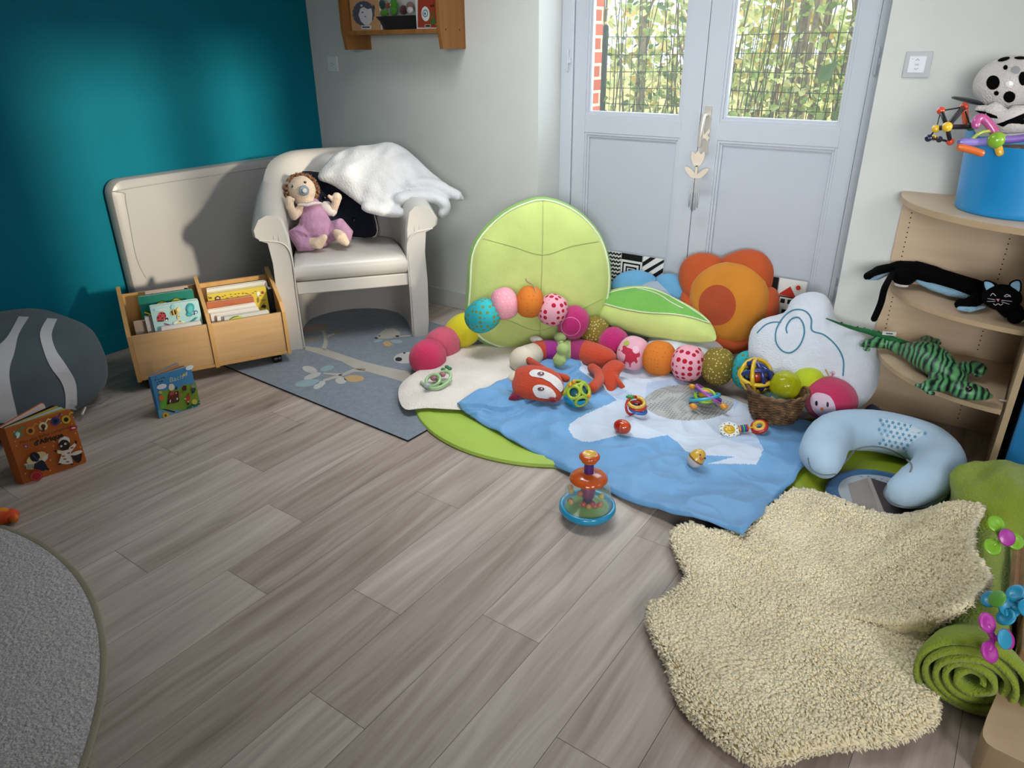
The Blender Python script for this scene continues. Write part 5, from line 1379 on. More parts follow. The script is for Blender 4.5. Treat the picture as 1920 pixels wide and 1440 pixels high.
for x, y, c_ in ((1404, 664, 'c9b0c4'), (1417, 664, '8a7a2a')):
    q = MB(); p = dp(x, y, dep_(P3[14])); q.tube([p+V((0, 0, -0.014)), p+V((-0.004, 0, 0.004)), p+V((0.004, 0, 0.004)), p+V((0.001, 0, -0.014))], 0.003, pm(c_), 5); q.build('ribbon_tag', cat_)

# ------------------------------------------------------------------ plush fox
fx = thing('fox_toy', 'long orange plush fox with patchwork body curled on the blue quilt', 'plush toy', fl(1060, 700, 0.05))
m_fo, m_fw, m_fm, m_fg, m_fp = plush('fox orange velour', 'b8442a'), plush('fox white velour', 'd9d5d4'), plush('fox magenta', '9c2f86'), fabric('fox pale green', '9cb070'), fabric('fox plum weave', '8a2a5c')
m_fc = fabric('fox cream print', 'cfc7b2')
f3 = lambda cx, cy, z=0.10: fl(740+cx*0.25, 600+cy*0.25, z)
bodyp = [(965, 300, m_fc, 27), (1050, 245, m_fo, 21), (1120, 228, m_fm, 22), (1220, 235, m_fg, 22), (1320, 225, m_fp, 23), (1420, 235, m_fo, 25), (1580, 285, m_fo, 22)]
for i in range(len(bodyp)-1):
    a, b = f3(*bodyp[i][:2]), f3(*bodyp[i+1][:2])
    ra_, rb_ = bodyp[i][3]*dep_(a)/F, bodyp[i+1][3]*dep_(b)/F
    q = MB()
    if i == 0: q.ell(a, (ra_, ra_*0.95, ra_*0.95), m_fc)
    q.tube([a.lerp(b, -0.06), a.lerp(b, 0.5), b.lerp(a, -0.06)], [ra_*0.97, (ra_+rb_)*0.52, rb_*0.97], bodyp[i][2], 20, flat=0.9, cap=True); q.build('body_segment', fx, smooth=180)
q = MB(); kq = f3(1240, 130, .17); q.ell(kq, (0.035, 0.025, 0.028), m_fg); q.ell(f3(1262, 222, .17), (0.034, 0.028, 0.032), m_fg); q.ell(f3(1250, 175, .17), (0.014, 0.014, 0.014), m_fg); q.tube([f3(1250, 250, .15), f3(1235, 300, .12)], [0.025, 0.04], m_fg, 10, flat=0.5); q.build('scarf', fx, remesh=0.005, smooth=180)
q = MB(); q.ell(f3(1065, 150, 0.14), (0.04, 0.02, 0.02), m_fw); q.build('foot', fx, smooth=180)
HN = V((0.3, -0.55, 0.78)).normalized(); HB = f3(1070, 480, 0.125)
fh = [(895, 385), (940, 355), (1010, 340), (1100, 350), (1190, 375), (1245, 425), (1268, 490), (1262, 560), (1225, 610), (1160, 612), (1040, 600), (960, 585), (905, 560), (880, 500), (882, 430)]
q = MB(); q.pillow([V(p) for p in spl([pln(740+a*0.25, 600+b*0.25, HB, HN) for a, b in fh], 3, True)], HN, 0.055, 0.045, m_fo, p=2.2, rings=12); tr = bvh(q); hd = q.build('head', fx, smooth=180)
fp = lambda L: [(740+p.x*0.25, 600+p.y*0.25) for p in spl([(a, b, 0) for a, b in L], 3, True)]
q = MB(); sticker(q, tr, fp([(1010, 400), (1040, 375), (1100, 380), (1180, 410), (1240, 455), (1262, 510), (1240, 540), (1215, 500), (1150, 460), (1080, 430), (1030, 425)]), m_fw, 0.003, 5); sticker(q, tr, fp([(1035, 520), (1060, 488), (1120, 490), (1180, 520), (1210, 570), (1180, 590), (1110, 585), (1060, 570)]), m_fw, 0.003, 5); q.build('face_patch', hd, smooth=180)
for x, y in ((1095, 408), (1098, 518)):
    q = MB(); sticker(q, tr, fp(pell(x, y, 26, 14, 0, 10)), pm('4a1824'), 0.0055, 2); sticker(q, tr, fp(pell(x+5, y-3, 6, 5, 0, 8)), pm('d9d4d4'), 0.0065, 2); q.build('eye', hd)
q = MB(); q.ell(pln(740+1185*0.25, 600+600*0.25, HB+HN*0.03, HN), (0.02, 0.014, 0.012), plush('fox nose', '7a1f2c')); q.build('nose', hd)
for L, mm in (([(850, 440), (880, 395), (930, 378), (970, 385), (940, 430), (885, 465)], m_fc), ([(850, 605), (880, 550), (920, 545), (950, 575), (920, 600)], plush('fox ear plum', '7a2238'))):
    q = MB(); q.pillow([V(p) for p in spl([pln(740+a*0.25, 600+b*0.25, HB+HN*0.004, HN) for a, b in L], 3, True)], HN, 0.018, 0.014, mm); q.build('ear', fx, smooth=80)
for L, rr_ in (([(920, 275), (1000, 300), (1080, 350), (1180, 410), (1290, 440)], [10, 9, 8, 7, 8]), ([(1480, 360), (1530, 400), (1530, 460), (1480, 510)], [14, 12, 11, 13])):
    q = MB(); pp = [f3(a, b, 0.12 if L[0][0] < 1000 else 0.08) for a, b in L]; q.tube(spl(pp, 3), [rr_[0]*0.7*dep_(pp[0])/F]*(3*(len(pp)-1)+1), m_fo, 10); q.build('arm', fx, smooth=180)
q = MB(); TN = V((0.2, -0.6, 0.77)).normalized(); TB = f3(1620, 430, 0.08)
tl = [(1545, 395), (1570, 340), (1630, 300), (1690, 305), (1732, 345), (1700, 385), (1682, 430), (1700, 470), (1732, 505), (1705, 526), (1670, 490), (1650, 530), (1612, 562), (1575, 500), (1548, 450)]
q.pillow([V(p) for p in spl([pln(740+a*0.25, 600+b*0.25, TB, TN) for a, b in tl], 2, True)], TN, 0.03, 0.03, m_fo, p=2.2, c=pln(740+1635*.25, 600+410*.25, TB, TN)); tr = bvh(q); q.build('tail', fx, smooth=80)
q = MB(); pline(q, tr, [(740+a*0.25, 600+b*0.25) for a, b in ((1550, 450), (1575, 505), (1608, 555))], 0.005, m_fw); q.build('tail_edge', fx)
# ------------------------------------------------------------------ quarter round corner shelf
m_ms = wood('pale maple laminate', 'bba488', 'cbb499', (2, 2, 22), 0.4)
m_me = wood('maple edge', 'a58e70', 'b59d7e', (6, 6, 6), 0.4)
sh = thing('corner_shelf', 'pale maple quarter round shelf unit against the wall right of the door', 'shelf unit', (-0.1, 3.15, 0))
KX, KY = 0.118, 3.342
q = MB(); q.box((-0.405, KY, 0.0), (KX+0.018, YB-0.001, 0.94), m_ms)
m_hole = mat('peg hole', '14100c', 0.9)
for x in (-0.366, -0.014):
    k = 0
    z = 0.90
    while z > 0.03:
        T = Matrix(((1, 0, 0, x), (0, 0, -1, KY-0.0006), (0, 1, 0, z), (0, 0, 0, 1)))
        if not (abs(z-0.59) < 0.02 or abs(z-0.325) < 0.02): q.poly(circ(0, 0, 0.0028, n=8), m_hole, T)
        z -= 0.02
q.build('back_panel', sh, smooth=0)
q = MB(); q.prism([(KX, KY, 0), (KX, KY, 0.94), (KX, KY-0.515, 0.94), (KX, KY-0.515, 0)], (0.02, 0, 0), m_me); q.build('side_panel', sh, bev=0.002, smooth=0)
def qshelf(z, rx, ry, t, name='shelf_board'):
    P = [(KX-0.001, KY-0.001, z)] + [(KX-rx*cos(a), KY-0.0-ry*sin(a), z) for a in [radians(2+87*k/24) for k in range(25)]]
    P[1] = (KX-rx, KY-0.001, z)
    if name == 'top': P = [(KX+0.02, YB-0.001, z), (KX-rx*0.99, YB-0.001, z)]+[(KX+0.02-(rx+0.02)*cos(a), YB-(ry+0.02)*sin(a), z) for a in [radians(4+86*k/24) for k in range(25)]]
    q = MB(); q.prism(P, (0, 0, -t), m_ms, m2=m_me); return q.build(name, sh, bev=0.002, smooth=30)
qshelf(0.962, 0.535, 0.525, 0.022, 'top'); qshelf(0.592, 0.50, 0.40, 0.018); qshelf(0.325, 0.50, 0.50, 0.018)
q = MB(); q.lathe([(0, 0.0), (0.011, 0.0), (0.012, 0.003), (0.006, 0.005), (0.003, 0.002), (0, 0.002)], mat('grey bolt', '4a4640', 0.4, metal=0.6), toward((0.045, KY, 0.118), (0.045, KY-1, 0.118)), 14); q.build('bolt', sh)
q = MB(); q.tube([(KX-0.02, 2.92, 0.331), (KX, 2.92, 0.331)], 0.005, m_steel, 8); q.build('shelf_pin', sh)
MB().box((0.162, 2.80, 0), (0.75, 3.335, 0.86), plastic('blue storage plastic', '1d72ab', 0.35)).build('storage_box', label='tall bright blue plastic box right of the corner shelf', cat='storage box', bev=0.01, smooth=0)
# blue tub
TC = V((-0.015, 3.135, 0.962)); TR_ = 0.205
m_tub = plastic('blue tub plastic', '0f86c6', 0.45)
q = MB(Matrix.Translation(TC))
def tubp(a, t):
    r = TR_*(0.955+0.07*t); z = 0.006+0.225*t
    e = abs(cos(a-pi*1.03)); e = max(0, (e-0.80)/0.20); e = e*e*(3-2*e)
    if t > 0.85: z += e*0.065*(t-0.85)/0.15; r += e*0.012*(t-0.85)/0.15
    return V((r*cos(a), r*sin(a), z))
rg_ = [[V((0.8*TR_*cos(a), 0.8*TR_*sin(a), 0.0)) for a in [2*pi*k/64 for k in range(64)]], [V((0.93*TR_*cos(a), 0.93*TR_*sin(a), 0.0)) for a in [2*pi*k/64 for k in range(64)]]]
for t in (0.0, 0.06, 0.3, 0.6, 0.85, 0.93, 1.0): rg_.append([tubp(2*pi*k/64, t) for k in range(64)])
for t in (0.985, 0.85, 0.5, 0.3): rg_.append([V((p.x*0.975, p.y*0.975, p.z)) for p in [tubp(2*pi*k/64, t) for k in range(64)]])
q.loft(rg_, m_tub); tb_ = q.build('toy_tub', label='round bright blue flexible tub of toys on top of the corner shelf', cat='tub', smooth=60)
def dz(x, y, d=0.0): return dp(x, y, (TC-CAM).dot(FW)-0.16+d)
# black rods and coloured wooden balls
at_ = thing('ball_rattle', 'rattle of black rods and coloured wooden balls sticking out of the blue tub', 'rattle', dz(1765, 250))
cz = lambda cx, cy, d=0: dz(1560+cx*0.2917, 60+cy*0.2917, d)
nodes = [(700, 507, 'c8402a', 24, .0), (848, 482, 'b8321f', 27, .03), (740, 610, 'd9b02c', 31, -.04), (668, 622, 'd9b02c', 25, -.02), (620, 682, '1a1a3c', 23, .0), (760, 705, 'c8482a', 24, .0), (890, 610, '1f4a2c', 26, .02), (655, 680, 'd0a82c', 18, .03), (860, 580, 'b0401f', 18, .05), (690, 690, '20203f', 20, .02)]
m_rod = plastic('black rods', '0c0c10', 0.3)
for a, b, r in ((0, 2, .007), (1, 2, .009), (0, 1, .0025), (3, 0, .002), (3, 4, .003), (1, 6, .0025), (2, 6, .008), (2, 5, .007), (4, 5, .003), (3, 2, .008), (1, 8, .011), (4, 7, .006), (3, 6, .0025), (9, 5, .004), (7, 9, .006)):
    q = MB(); q.tube([cz(*nodes[a][:2], nodes[a][4]), cz(*nodes[b][:2], nodes[b][4])], r, m_rod if r != .011 else plastic('orange rod', 'b5502a'), 8); q.build('rod', at_)
for x, y, c_, r, d in nodes:
    p = cz(x, y, d); q = MB(); q.ell(p, r*0.2917*dep_(p)/F, plastic('ball '+c_, c_, 0.25), u=16, v=10); q.build('ball', at_)
sk = thing('skwish_rattle', 'purple, pink and lime rattle lying on top of the toys in the blue tub', 'rattle', cz(1000, 680, -0.02))
for L, c_, r in (([(830, 708), (950, 708), (1060, 695)], '7a6fb8', .013), ([(925, 600), (930, 565), (970, 555), (1030, 620), (1060, 690)], 'b0508c', .014), ([(1060, 690), (1150, 690), (1230, 680)], '7a5fb0', .012), ([(1055, 700), (1080, 780)], 'd9a82c', .012), ([(900, 690), (960, 645), (1040, 640), (1110, 670)], 'a0b050', .006), ([(820, 740), (900, 760), (960, 780)], 'c0602c', .012)):
    q = MB(); q.tube(spl([cz(a, b, -0.03) for a, b in L], 4), r, plastic('rod '+c_, c_), 10); q.build('rod', sk)
p = cz(1055, 695, -0.05); q = MB(); q.ell(p, 0.026, plastic('lime ball', '7aa82c', 0.25)); q.build('ball', sk)
q = MB(); q.ell(TC+V((0, 0, 0.19)), (0.185, 0.185, 0.03), mat('jumble of small toys', '3a3020', 0.6, fn=lambda g, v, c: g.ramp(g.noise(v, 30, 2), [(0.35, hx('17120e')), (0.5, hx('5a4020')), (0.62, hx('b0762c')), (0.7, hx('2c2a3c'))]))); o = q.build('toy_heap', label='jumble of dark small toys filling the blue tub', cat='toys'); o['kind'] = 'stuff'
q = MB(); q.tube([cz(800, 425, 0.06), cz(870, 440, 0.06), cz(1000, 470, 0.06)], [0.02, 0.03, 0.02], plastic('dark grey paddle', '2c3036'), 12, flat=0.3); q.build('toy_paddle', label='dark grey rounded paddle toy poking up behind the rods in the tub', cat='toy')
# spotted plush
sp_ = thing('dalmatian_plush', 'white plush ball toy with black spots sitting in the blue tub', 'plush toy', cz(1120, 480, 0.02))
m_wp, m_bp = plush('white plush', 'c9c4c2'), mat('black plush', '060607', 0.95, bump=0.6, bs=170, spec=0.06)
p = cz(1130, 330, 0.02); r = 193*0.2917*dep_(p)/F
q = MB(); q.ell(p, (r, r, r*0.86), m_wp, u=30, v=20); tr = bvh(q)
for x, y, a, b, an in ((1037, 325, 42, 46, 20), (1140, 415, 38, 36, -20), (1058, 392, 16, 15, 0), (1115, 230, 14, 16, 30), (1225, 300, 26, 44, 0), (1105, 178, 40, 12, -15), (1210, 170, 40, 10, 0)):
    sticker(q, tr, [(1560+u*0.2917, 60+v_*0.2917) for u, v_ in pell(x, y, a, b, an, 18)], m_bp, 0.002)
bd_ = q.build('ball', sp_, smooth=180)
q = MB(); sticker(q, tr, [(1560+u*0.2917, 60+v_*0.2917) for u, v_ in pell(1180, 247, 28, 25, 0, 14)], plastic('grey badge', '8f9092'), 0.003); q.build('badge', sp_); q = MB(); sticker(q, tr, [(1560+u*0.2917, 60+v_*0.2917) for u, v_ in pell(1140, 335, 26, 20, 0, 14)], plastic('silver badge', 'd0d0ce'), 0.003); q.build('badge', sp_)
q = MB(); q.tube(spl([cz(940, 495, .03), cz(1020, 500, .0), cz(1120, 560, -.02), cz(1250, 560, -.02)], 4), [.012]*4+[.028]*4+[.045]*5, m_wp, 14); tr = bvh(q)
sticker(q, tr, [(1560+u*0.2917, 60+v_*0.2917) for u, v_ in ((1060, 590), (1150, 560), (1240, 520), (1240, 590), (1100, 608))], m_bp, 0.003); sticker(q, tr, [(1560+u*0.2917, 60+v_*0.2917) for u, v_ in ((920, 500), (990, 512), (1060, 540), (1070, 555), (1000, 545))], m_bp, 0.003); q.build('body', sp_, smooth=180)

# ------------------------------------------------------------------ black cat and green lizard on the shelves
ct = thing('cat_plush', 'long black plush cat with pale blue belly stretched along the upper shelf', 'plush toy', (-0.15, 3.1, 0.592))
m_cb, m_cl = mat('black velour', '050506', 0.95, bump=0.6, bs=170, spec=0.06), plush('pale blue velour', '7fa6bf')
c7 = lambda cx, cy, z=0.645: fl(1620+cx*0.2083, 340+cy*0.2083, z)
w7 = lambda p, r: r*0.2083*dep_(p)/F
q = MB(); A = [c7(350, 800, .66), c7(450, 800, .66), c7(620, 850, .66), c7(800, 905, .65), c7(980, 960, .65), c7(1120, 985, .65)]
q.tube(spl(A, 3), [w7(A[0], 70)]*3+[w7(A[0], 85)]*4+[w7(A[0], 78)]*6+[w7(A[0], 72)]*3, m_cb, 18); q.ell(c7(360, 860, .64), (w7(A[0], 100), w7(A[0], 80), w7(A[0], 78)), m_cb)
q.ell(A[0], w7(A[0], 70), m_cb); q.ell(A[-1], w7(A[0], 80), m_cb)
q.tube(spl([c7(470, 780, .66), c7(300, 775, .66), c7(130, 805, .665), c7(30, 855, .665)], 3), [w7(A[0], 60)]*4+[w7(A[0], 45)]*3+[w7(A[0], 35)]*3, m_cb, 14)
q.tube(spl([c7(1060, 1030, .63), c7(960, 1095, .625), c7(860, 1105, .62)], 3), [w7(A[0], 55)]*4+[w7(A[0], 45)]*3, m_cb, 14)
q.tube(spl([c7(1250, 1100, .63), c7(1350, 1180, .625), c7(1365, 1220, .62)], 3), [w7(A[0], 70)]*4+[w7(A[0], 62)]*3, m_cb, 14)
q.build('body', ct, remesh=0.005, smooth=180)
q = MB(); q.tube(spl([c7(260, 830, .655), pY(1620+190*.2083, 340+950*.2083, 3.0), pY(1620+150*.2083, 340+1100*.2083, 2.98), pY(1620+90*.2083, 340+1240*.2083, 2.97)], 4), w7(A[0], 27), m_cb, 10); q.build('tail', ct, smooth=180)
hp = c7(1240, 1045, .665)+V((0.02, -0.045, 0.0)); hp = c7(1240, 1045, .68); q = MB(); q.ell(hp, (w7(hp, 155), w7(hp, 110), w7(hp, 118)), m_cb, u=26, v=18); tr = bvh(q); hd = q.build('head', ct, smooth=180)
def d7(cx, cy): return (1620+cx*0.2083, 340+cy*0.2083)
for L in ([(1075, 905), (1125, 900), (1180, 935), (1150, 975), (1100, 990)], [(1310, 940), (1345, 900), (1400, 895), (1410, 950), (1395, 1000)]):
    nE = (CAM-hp).normalized(); P_e = [V(p) for p in spl([pln(*d7(a, b), hp+nE*0.015, nE) for a, b in L], 2, True)]
    q = MB(); q.pillow(P_e, nE, 0.006, 0.012, m_cl, m_cb); q.tube(P_e, 0.004, m_cb, 6, closed=True); q.build('ear', ct, smooth=80)
pale = pm('b9aebc')
q = MB()
for L in ([(1140, 1030), (1160, 1010), (1185, 1030)], [(1262, 1035), (1290, 1018), (1318, 1040)], [(1270, 1040), (1300, 1035), (1315, 1025)]): pline(q, tr, [d7(*p) for p in L], 0.0012, pale, lift=0.001)
q.build('eye', ct)
q = MB()
for L in ([(1115, 1055), (1180, 1065)], [(1110, 1080), (1180, 1080)], [(1240, 1070), (1330, 1080)], [(1240, 1085), (1310, 1105)]): pline(q, tr, [d7(*p) for p in L], 0.0009, pale, lift=0.001)
pline(q, tr, [d7(*p) for p in ((1165, 1100), (1185, 1113), (1208, 1100), (1230, 1113), (1250, 1100))], 0.001, pale, lift=0.001); q.build('whisker', ct)
q = MB(); sticker(q, tr, [d7(*p) for p in ((1190, 1058), (1222, 1058), (1208, 1082))], pm('b07a8c'), 0.002, 2); q.build('nose', ct)
for pts, r in (([c7(480, 900, .63), c7(620, 950, .625), c7(780, 1000, .622), c7(940, 1040, .62)], (20, 40, 42, 24)), ([c7(30, 880, .655), c7(120, 868, .65), c7(230, 825, .65)], (12, 26, 14)), ([c7(860, 1145, .61), c7(950, 1150, .608), c7(1080, 1130, .61)], (24, 34, 16))):
    q = MB(); rr_ = [w7(pts[0], a) for a in r]; q.tube(pts, rr_, m_cl, 12, flat=0.8); q.build('belly' if len(pts) > 3 else 'sole', ct, smooth=180)
for x, y in ((335, 932), (1360, 1245)):
    q = MB(); q.ell(c7(x, y, .608), (w7(hp, 70), w7(hp, 40), w7(hp, 22)), m_wp); q.build('paw', ct, smooth=180)

def liz_fn(g, v, c):
    w = g.n('TexWave', wave_type='BANDS', bands_direction='X'); w.inputs['Scale'].default_value = 15; w.inputs['Distortion'].default_value = 9; w.inputs['Detail'].default_value = 2; w.inputs['Detail Scale'].default_value = 1.2
    g.l(g.co((1, -0.6, 0.3)), w.inputs['Vector'])
    return g.ramp(w.outputs['Fac'], [(0.15, hx('0c1f1a')), (0.3, hx('2a5f42')), (0.6, hx('3d7a50')), (0.95, hx('5a9460'))])
m_lz = mat('striped green satin', '2f7a50', 0.35, fn=liz_fn, bump=0.15, bs=300, spec=0.5)
m_lg = fabric('lizard underside green', '12582c', rough=0.5)
lz = thing('lizard_plush', 'striped shiny green plush lizard sprawled over the lower shelf', 'plush toy', (-0.2, 3.05, 0.325))
l6 = lambda cx, cy, z=0.37: fl(1600+cx*0.16667, 600+cy*0.16667, z)
w6 = lambda p, r: r*0.16667*dep_(p)/F
B_ = [l6(560, 330, .375), l6(700, 360, .385), l6(850, 420, .385), l6(980, 520, .38), l6(1080, 600, .375), l6(1160, 680, .37)]
q = MB(); q.tube(spl(B_, 3), [w6(B_[0], a) for a in (85, 110, 140, 165, 185, 200, 200, 195, 185, 175, 165, 155, 145, 135, 125, 115)], m_lz, 20, flat=0.75)
# hind legs, front legs
for L, r in (([(560, 350), (430, 270), (280, 250), (160, 270)], (85, 100, 95, 60)), ([(760, 300), (830, 220), (900, 200), (950, 260)], (60, 65, 50, 40)), ([(950, 640), (1010, 720), (900, 730), (800, 750)], (105, 115, 95, 60)), ([(1120, 560), (1250, 540), (1380, 520), (1430, 560)], (95, 100, 90, 70))):
    pp = [l6(a, b, .365) for a, b in L]; q.tube(spl(pp, 3), [w6(pp[0], x) for i in range(3) for x in [r[i]+(r[i+1]-r[i])*j/3 for j in range(3)]]+[w6(pp[0], r[3])], m_lz, 14, flat=0.7)
for x, y in ((110, 285), (150, 330), (740, 740), (840, 800), (870, 820), (1440, 590), (1400, 620)): q.ell(l6(x, y, .355), (w6(B_[0], 45), w6(B_[0], 35), w6(B_[0], 22)), m_lz, u=12, v=8)
q.build('body', lz, smooth=180, remesh=0.0045)
hp = l6(1330, 800, .372); q = MB(); q.tube(spl([l6(1170, 760, .37), l6(1250, 790, .374), l6(1380, 815, .37), l6(1520, 850, .358)], 3), [w6(hp, a) for a in (110, 125, 135, 140, 140, 134, 122, 105, 82, 52)], m_lz, 18, flat=0.7); tr = bvh(q); hd = q.build('head', lz, smooth=180)
for x, y, r in ((1300, 775, 46), (1495, 790, 26)):
    h, n_ = hit(tr, 1600+x*0.16667, 600+y*0.16667)
    if h is not None: q = MB(); q.ell(h, w6(hp, r)*0.8, plastic('dark glass eye', '1a1612', 0.1)); q.build('eye' if r > 30 else 'nostril', lz)
q = MB(); tp = spl([l6(600, 300, .37), l6(420, 220, .385), l6(200, 140, .395), l6(-40, 80, .405), pln(1549, 597, (-0.52, 3.1, 0.4), V((0.2, -1, 0)))], 3); n_ = len(tp); q.tube(tp, [w6(B_[0], 62*(1-0.9*k/(n_-1))) for k in range(n_)], m_lg, 12)
for k in range(2, n_-2): q.ell(tp[k]+V((0, 0.0, w6(B_[0], 62*(1-0.9*k/(n_-1))))), 0.005, m_lz, u=8, v=6)
q.build('tail', lz, smooth=180)
q = MB(); a = l6(330, 135, .42); T = Matrix(((0.9, 0, 0.3, a.x), (0.3, 0, -0.9, a.y), (0, 1, 0, a.z), (0, 0, 0, 1))); q.box((0.0, -0.012, -0.0005), (0.055, 0.004, 0.0005), pm('c2c6c2'), T); q.box((0.014, -0.007, 0.0005), (0.042, -0.002, 0.0008), pm('3a4a44'), T); q.build('fabric_label', lz)

# ------------------------------------------------------------------ basket and balls
BKC = V((-0.672, 2.905, 0.047)); bk = thing('wicker_basket', 'brown wicker basket full of balls on the back right of the quilt', 'basket', BKC)
def wick(g, v, c): return g.ramp(g.noise(v, 40, 3), [(0.35, hx('3f2a18')), (0.6, hx('6e5032')), (0.75, hx('8f7048'))])
m_wk = mat('brown wicker', '5a4028', 0.6, fn=wick)
q = MB(Matrix.Translation(BKC))
rows, sg_ = 20, 72
for k in range(rows):
    t = k/(rows-1); R0 = 0.094+0.026*t**0.8; z = 0.006+0.122*t
    q.tube([((R0+0.0026*(1 if (i+2*k) % 4 < 2 else -1))*cos(2*pi*i/sg_), (R0+0.0026*(1 if (i+2*k) % 4 < 2 else -1))*sin(2*pi*i/sg_), z) for i in range(sg_)], 0.0042, m_wk, 6, closed=True)
q.lathe([(0, 0.004), (0.092, 0.004), (0.118, 0.128), (0.114, 0.128), (0.088, 0.01), (0, 0.01)], m_wk)
q.build('basket_body', bk, smooth=180)
q = MB(Matrix.Translation(BKC))
for ph in (0, pi): q.tube([((0.122+0.004*cos(9*a+ph))*cos(a), (0.122+0.004*cos(9*a+ph))*sin(a), 0.130+0.004*sin(9*a+ph)) for a in [2*pi*i/96 for i in range(96)]], 0.0065, m_wk, 8, closed=True)
q.build('rim', bk, smooth=180)
def dbk(x, y, z): return fl(x, y, z)
def torus(q, c, n, R_, r, m, flat=1.0):
    n = V(n).normalized(); u = n.orthogonal().normalized(); w = n.cross(u)
    q.tube([V(c)+(u*cos(t)+w*sin(t))*R_ for t in [2*pi*k/28 for k in range(28)]], r, m, 8, closed=True, flat=flat)
c = dbk(1418, 704, 0.195); rr_ = 31*dep_(c)/F
bl_ = thing('ring_ball', 'ball woven of yellow and blue rings in the wicker basket', 'ball', c-V((0, 0, rr_)))
for k, n in enumerate(((1, 0.1, 0.2), (0.1, 1, 0.3), (0.1, -0.2, 1), (0.8, 0.8, 0.2), (0.7, -0.7, 0.5), (-0.4, 0.6, 0.8))):
    q = MB(); torus(q, c, n, rr_*(0.92 if k % 2 else 0.98), rr_*0.13, plastic('ball yellow', 'c9a820') if k % 2 == 0 else plastic('ball navy', '1a2a6a')); q.build('ring', bl_, smooth=180)
q = MB(); q.ell(c, rr_*0.45, plastic('ball core red', 'a8401f')); q.build('core', bl_)
c = dbk(1472, 723, 0.182); rr_ = 28*dep_(c)/F
q = MB(); m_cy = glass('clear yellow plastic', 'c9d020', 0.32, 0.08); q.ell(c, rr_, m_cy, u=36, v=24, fn=lambda p: 1+0.025*sin(p.x*9)*sin(p.y*9+.5)*sin(p.z*9+1)); torus(q, c, (1, -0.2, 0.15), rr_*1.0, rr_*0.025, m_cy); q.build('bumpy_ball', label='clear yellow bumpy ball in the wicker basket', cat='ball', smooth=180)
c = dbk(1449, 692, 0.18); q = MB(); m_sp = plastic('navy spikes', '1c2158', 0.4); q.ell(c, 0.035, m_sp)
rs2 = random.Random(8)
for k in range(130):
    d = V((rs2.gauss(0, 1), rs2.gauss(0, 1), rs2.gauss(0, 1))).normalized(); q.tube([c+d*0.033, c+d*0.055], [0.003, 0.0012], m_sp, 5)
q.build('spiky_ball', label='navy blue spiky rubber ball behind the others in the basket', cat='ball', smooth=180)
c = dbk(1482, 699, 0.13); q = MB(); m_sp = plush('coral fuzz', 'b8455c'); q.ell(c, (0.05, 0.035, 0.035), m_sp)
for k in range(120):
    d = V((rs2.gauss(0, 1), rs2.gauss(0, 1), rs2.gauss(0, 1))).normalized(); q.tube([c+V((d.x*0.048, d.y*0.033, d.z*0.033)), c+V((d.x*0.06, d.y*0.045, d.z*0.045))], [0.004, 0.0015], m_sp, 5)
q.build('fuzzy_ball', label='coral pink fuzzy ball behind the wicker basket', cat='ball', smooth=180)
c = BKC+V((0.0, 0.0, 0.06)); q = MB(); q.ell(c, (0.08, 0.08, 0.05), glass('clear green plastic', '4a6a60', 0.55)); q.build('clear_ball', label='clear greenish ball low in the wicker basket under the ring ball', cat='ball', smooth=180)

# ------------------------------------------------------------------ small toys on the quilt
QZ = 0.052
def qz(x, y): p = fl(x, y, 0.05); return V((p.x, p.y, quilt_z(p.x, p.y)+0.002))
# lattice ball
c = fl(1082, 738, QZ+0.058); rr_ = 0.058
ob = thing('lattice_ball', 'turquoise and lime lattice ball with holes beside the fox face', 'ball', c-V((0, 0, rr_)))
q = MB(); q.ell(c, rr_*0.8, plastic('dark teal inside', '1d5563'), u=20, v=14); q.build('core', ob, smooth=180)
up, lo_w = MB(), MB(); phi = (1+5**.5)/2; tilt = Matrix.Rotation(0.5, 3, 'X') @ Matrix.Rotation(0.3, 3, 'Z')
for d in [(a, b*phi, 0) for a in (-1, 1) for b in (-1, 1)]+[(0, a, b*phi) for a in (-1, 1) for b in (-1, 1)]+[(b*phi, 0, a) for a in (-1, 1) for b in (-1, 1)]:
    d = (tilt @ V(d)).normalized(); torus(up if d.z > -0.35 else lo_w, c+d*rr_*0.86, d, rr_*0.46, rr_*0.13, plastic('lattice lime', '9ab02c') if d.z > -0.35 else plastic('lattice turquoise', '1b8fae'))
up.build('lattice', ob, smooth=180); lo_w.build('lower_lattice', ob, smooth=180)
q = MB(); q.lathe([(rr_*0.98, -0.01), (rr_*0.92, -0.025), (rr_*0.7, -0.045), (rr_*0.3, -0.057), (0, -0.058)], plastic('lattice turquoise', '1b8fae'), Matrix.Translation(c), 24); q.build('base', ob, smooth=180)
for k, (x, y) in enumerate(((1076, 716), (1069, 722), (1104, 742))):
    q = MB(); q.ell(dp(x, y, dep_(c)-0.04), 0.011, plastic('amber bead', 'c98a20')); q.build('bead', ob)
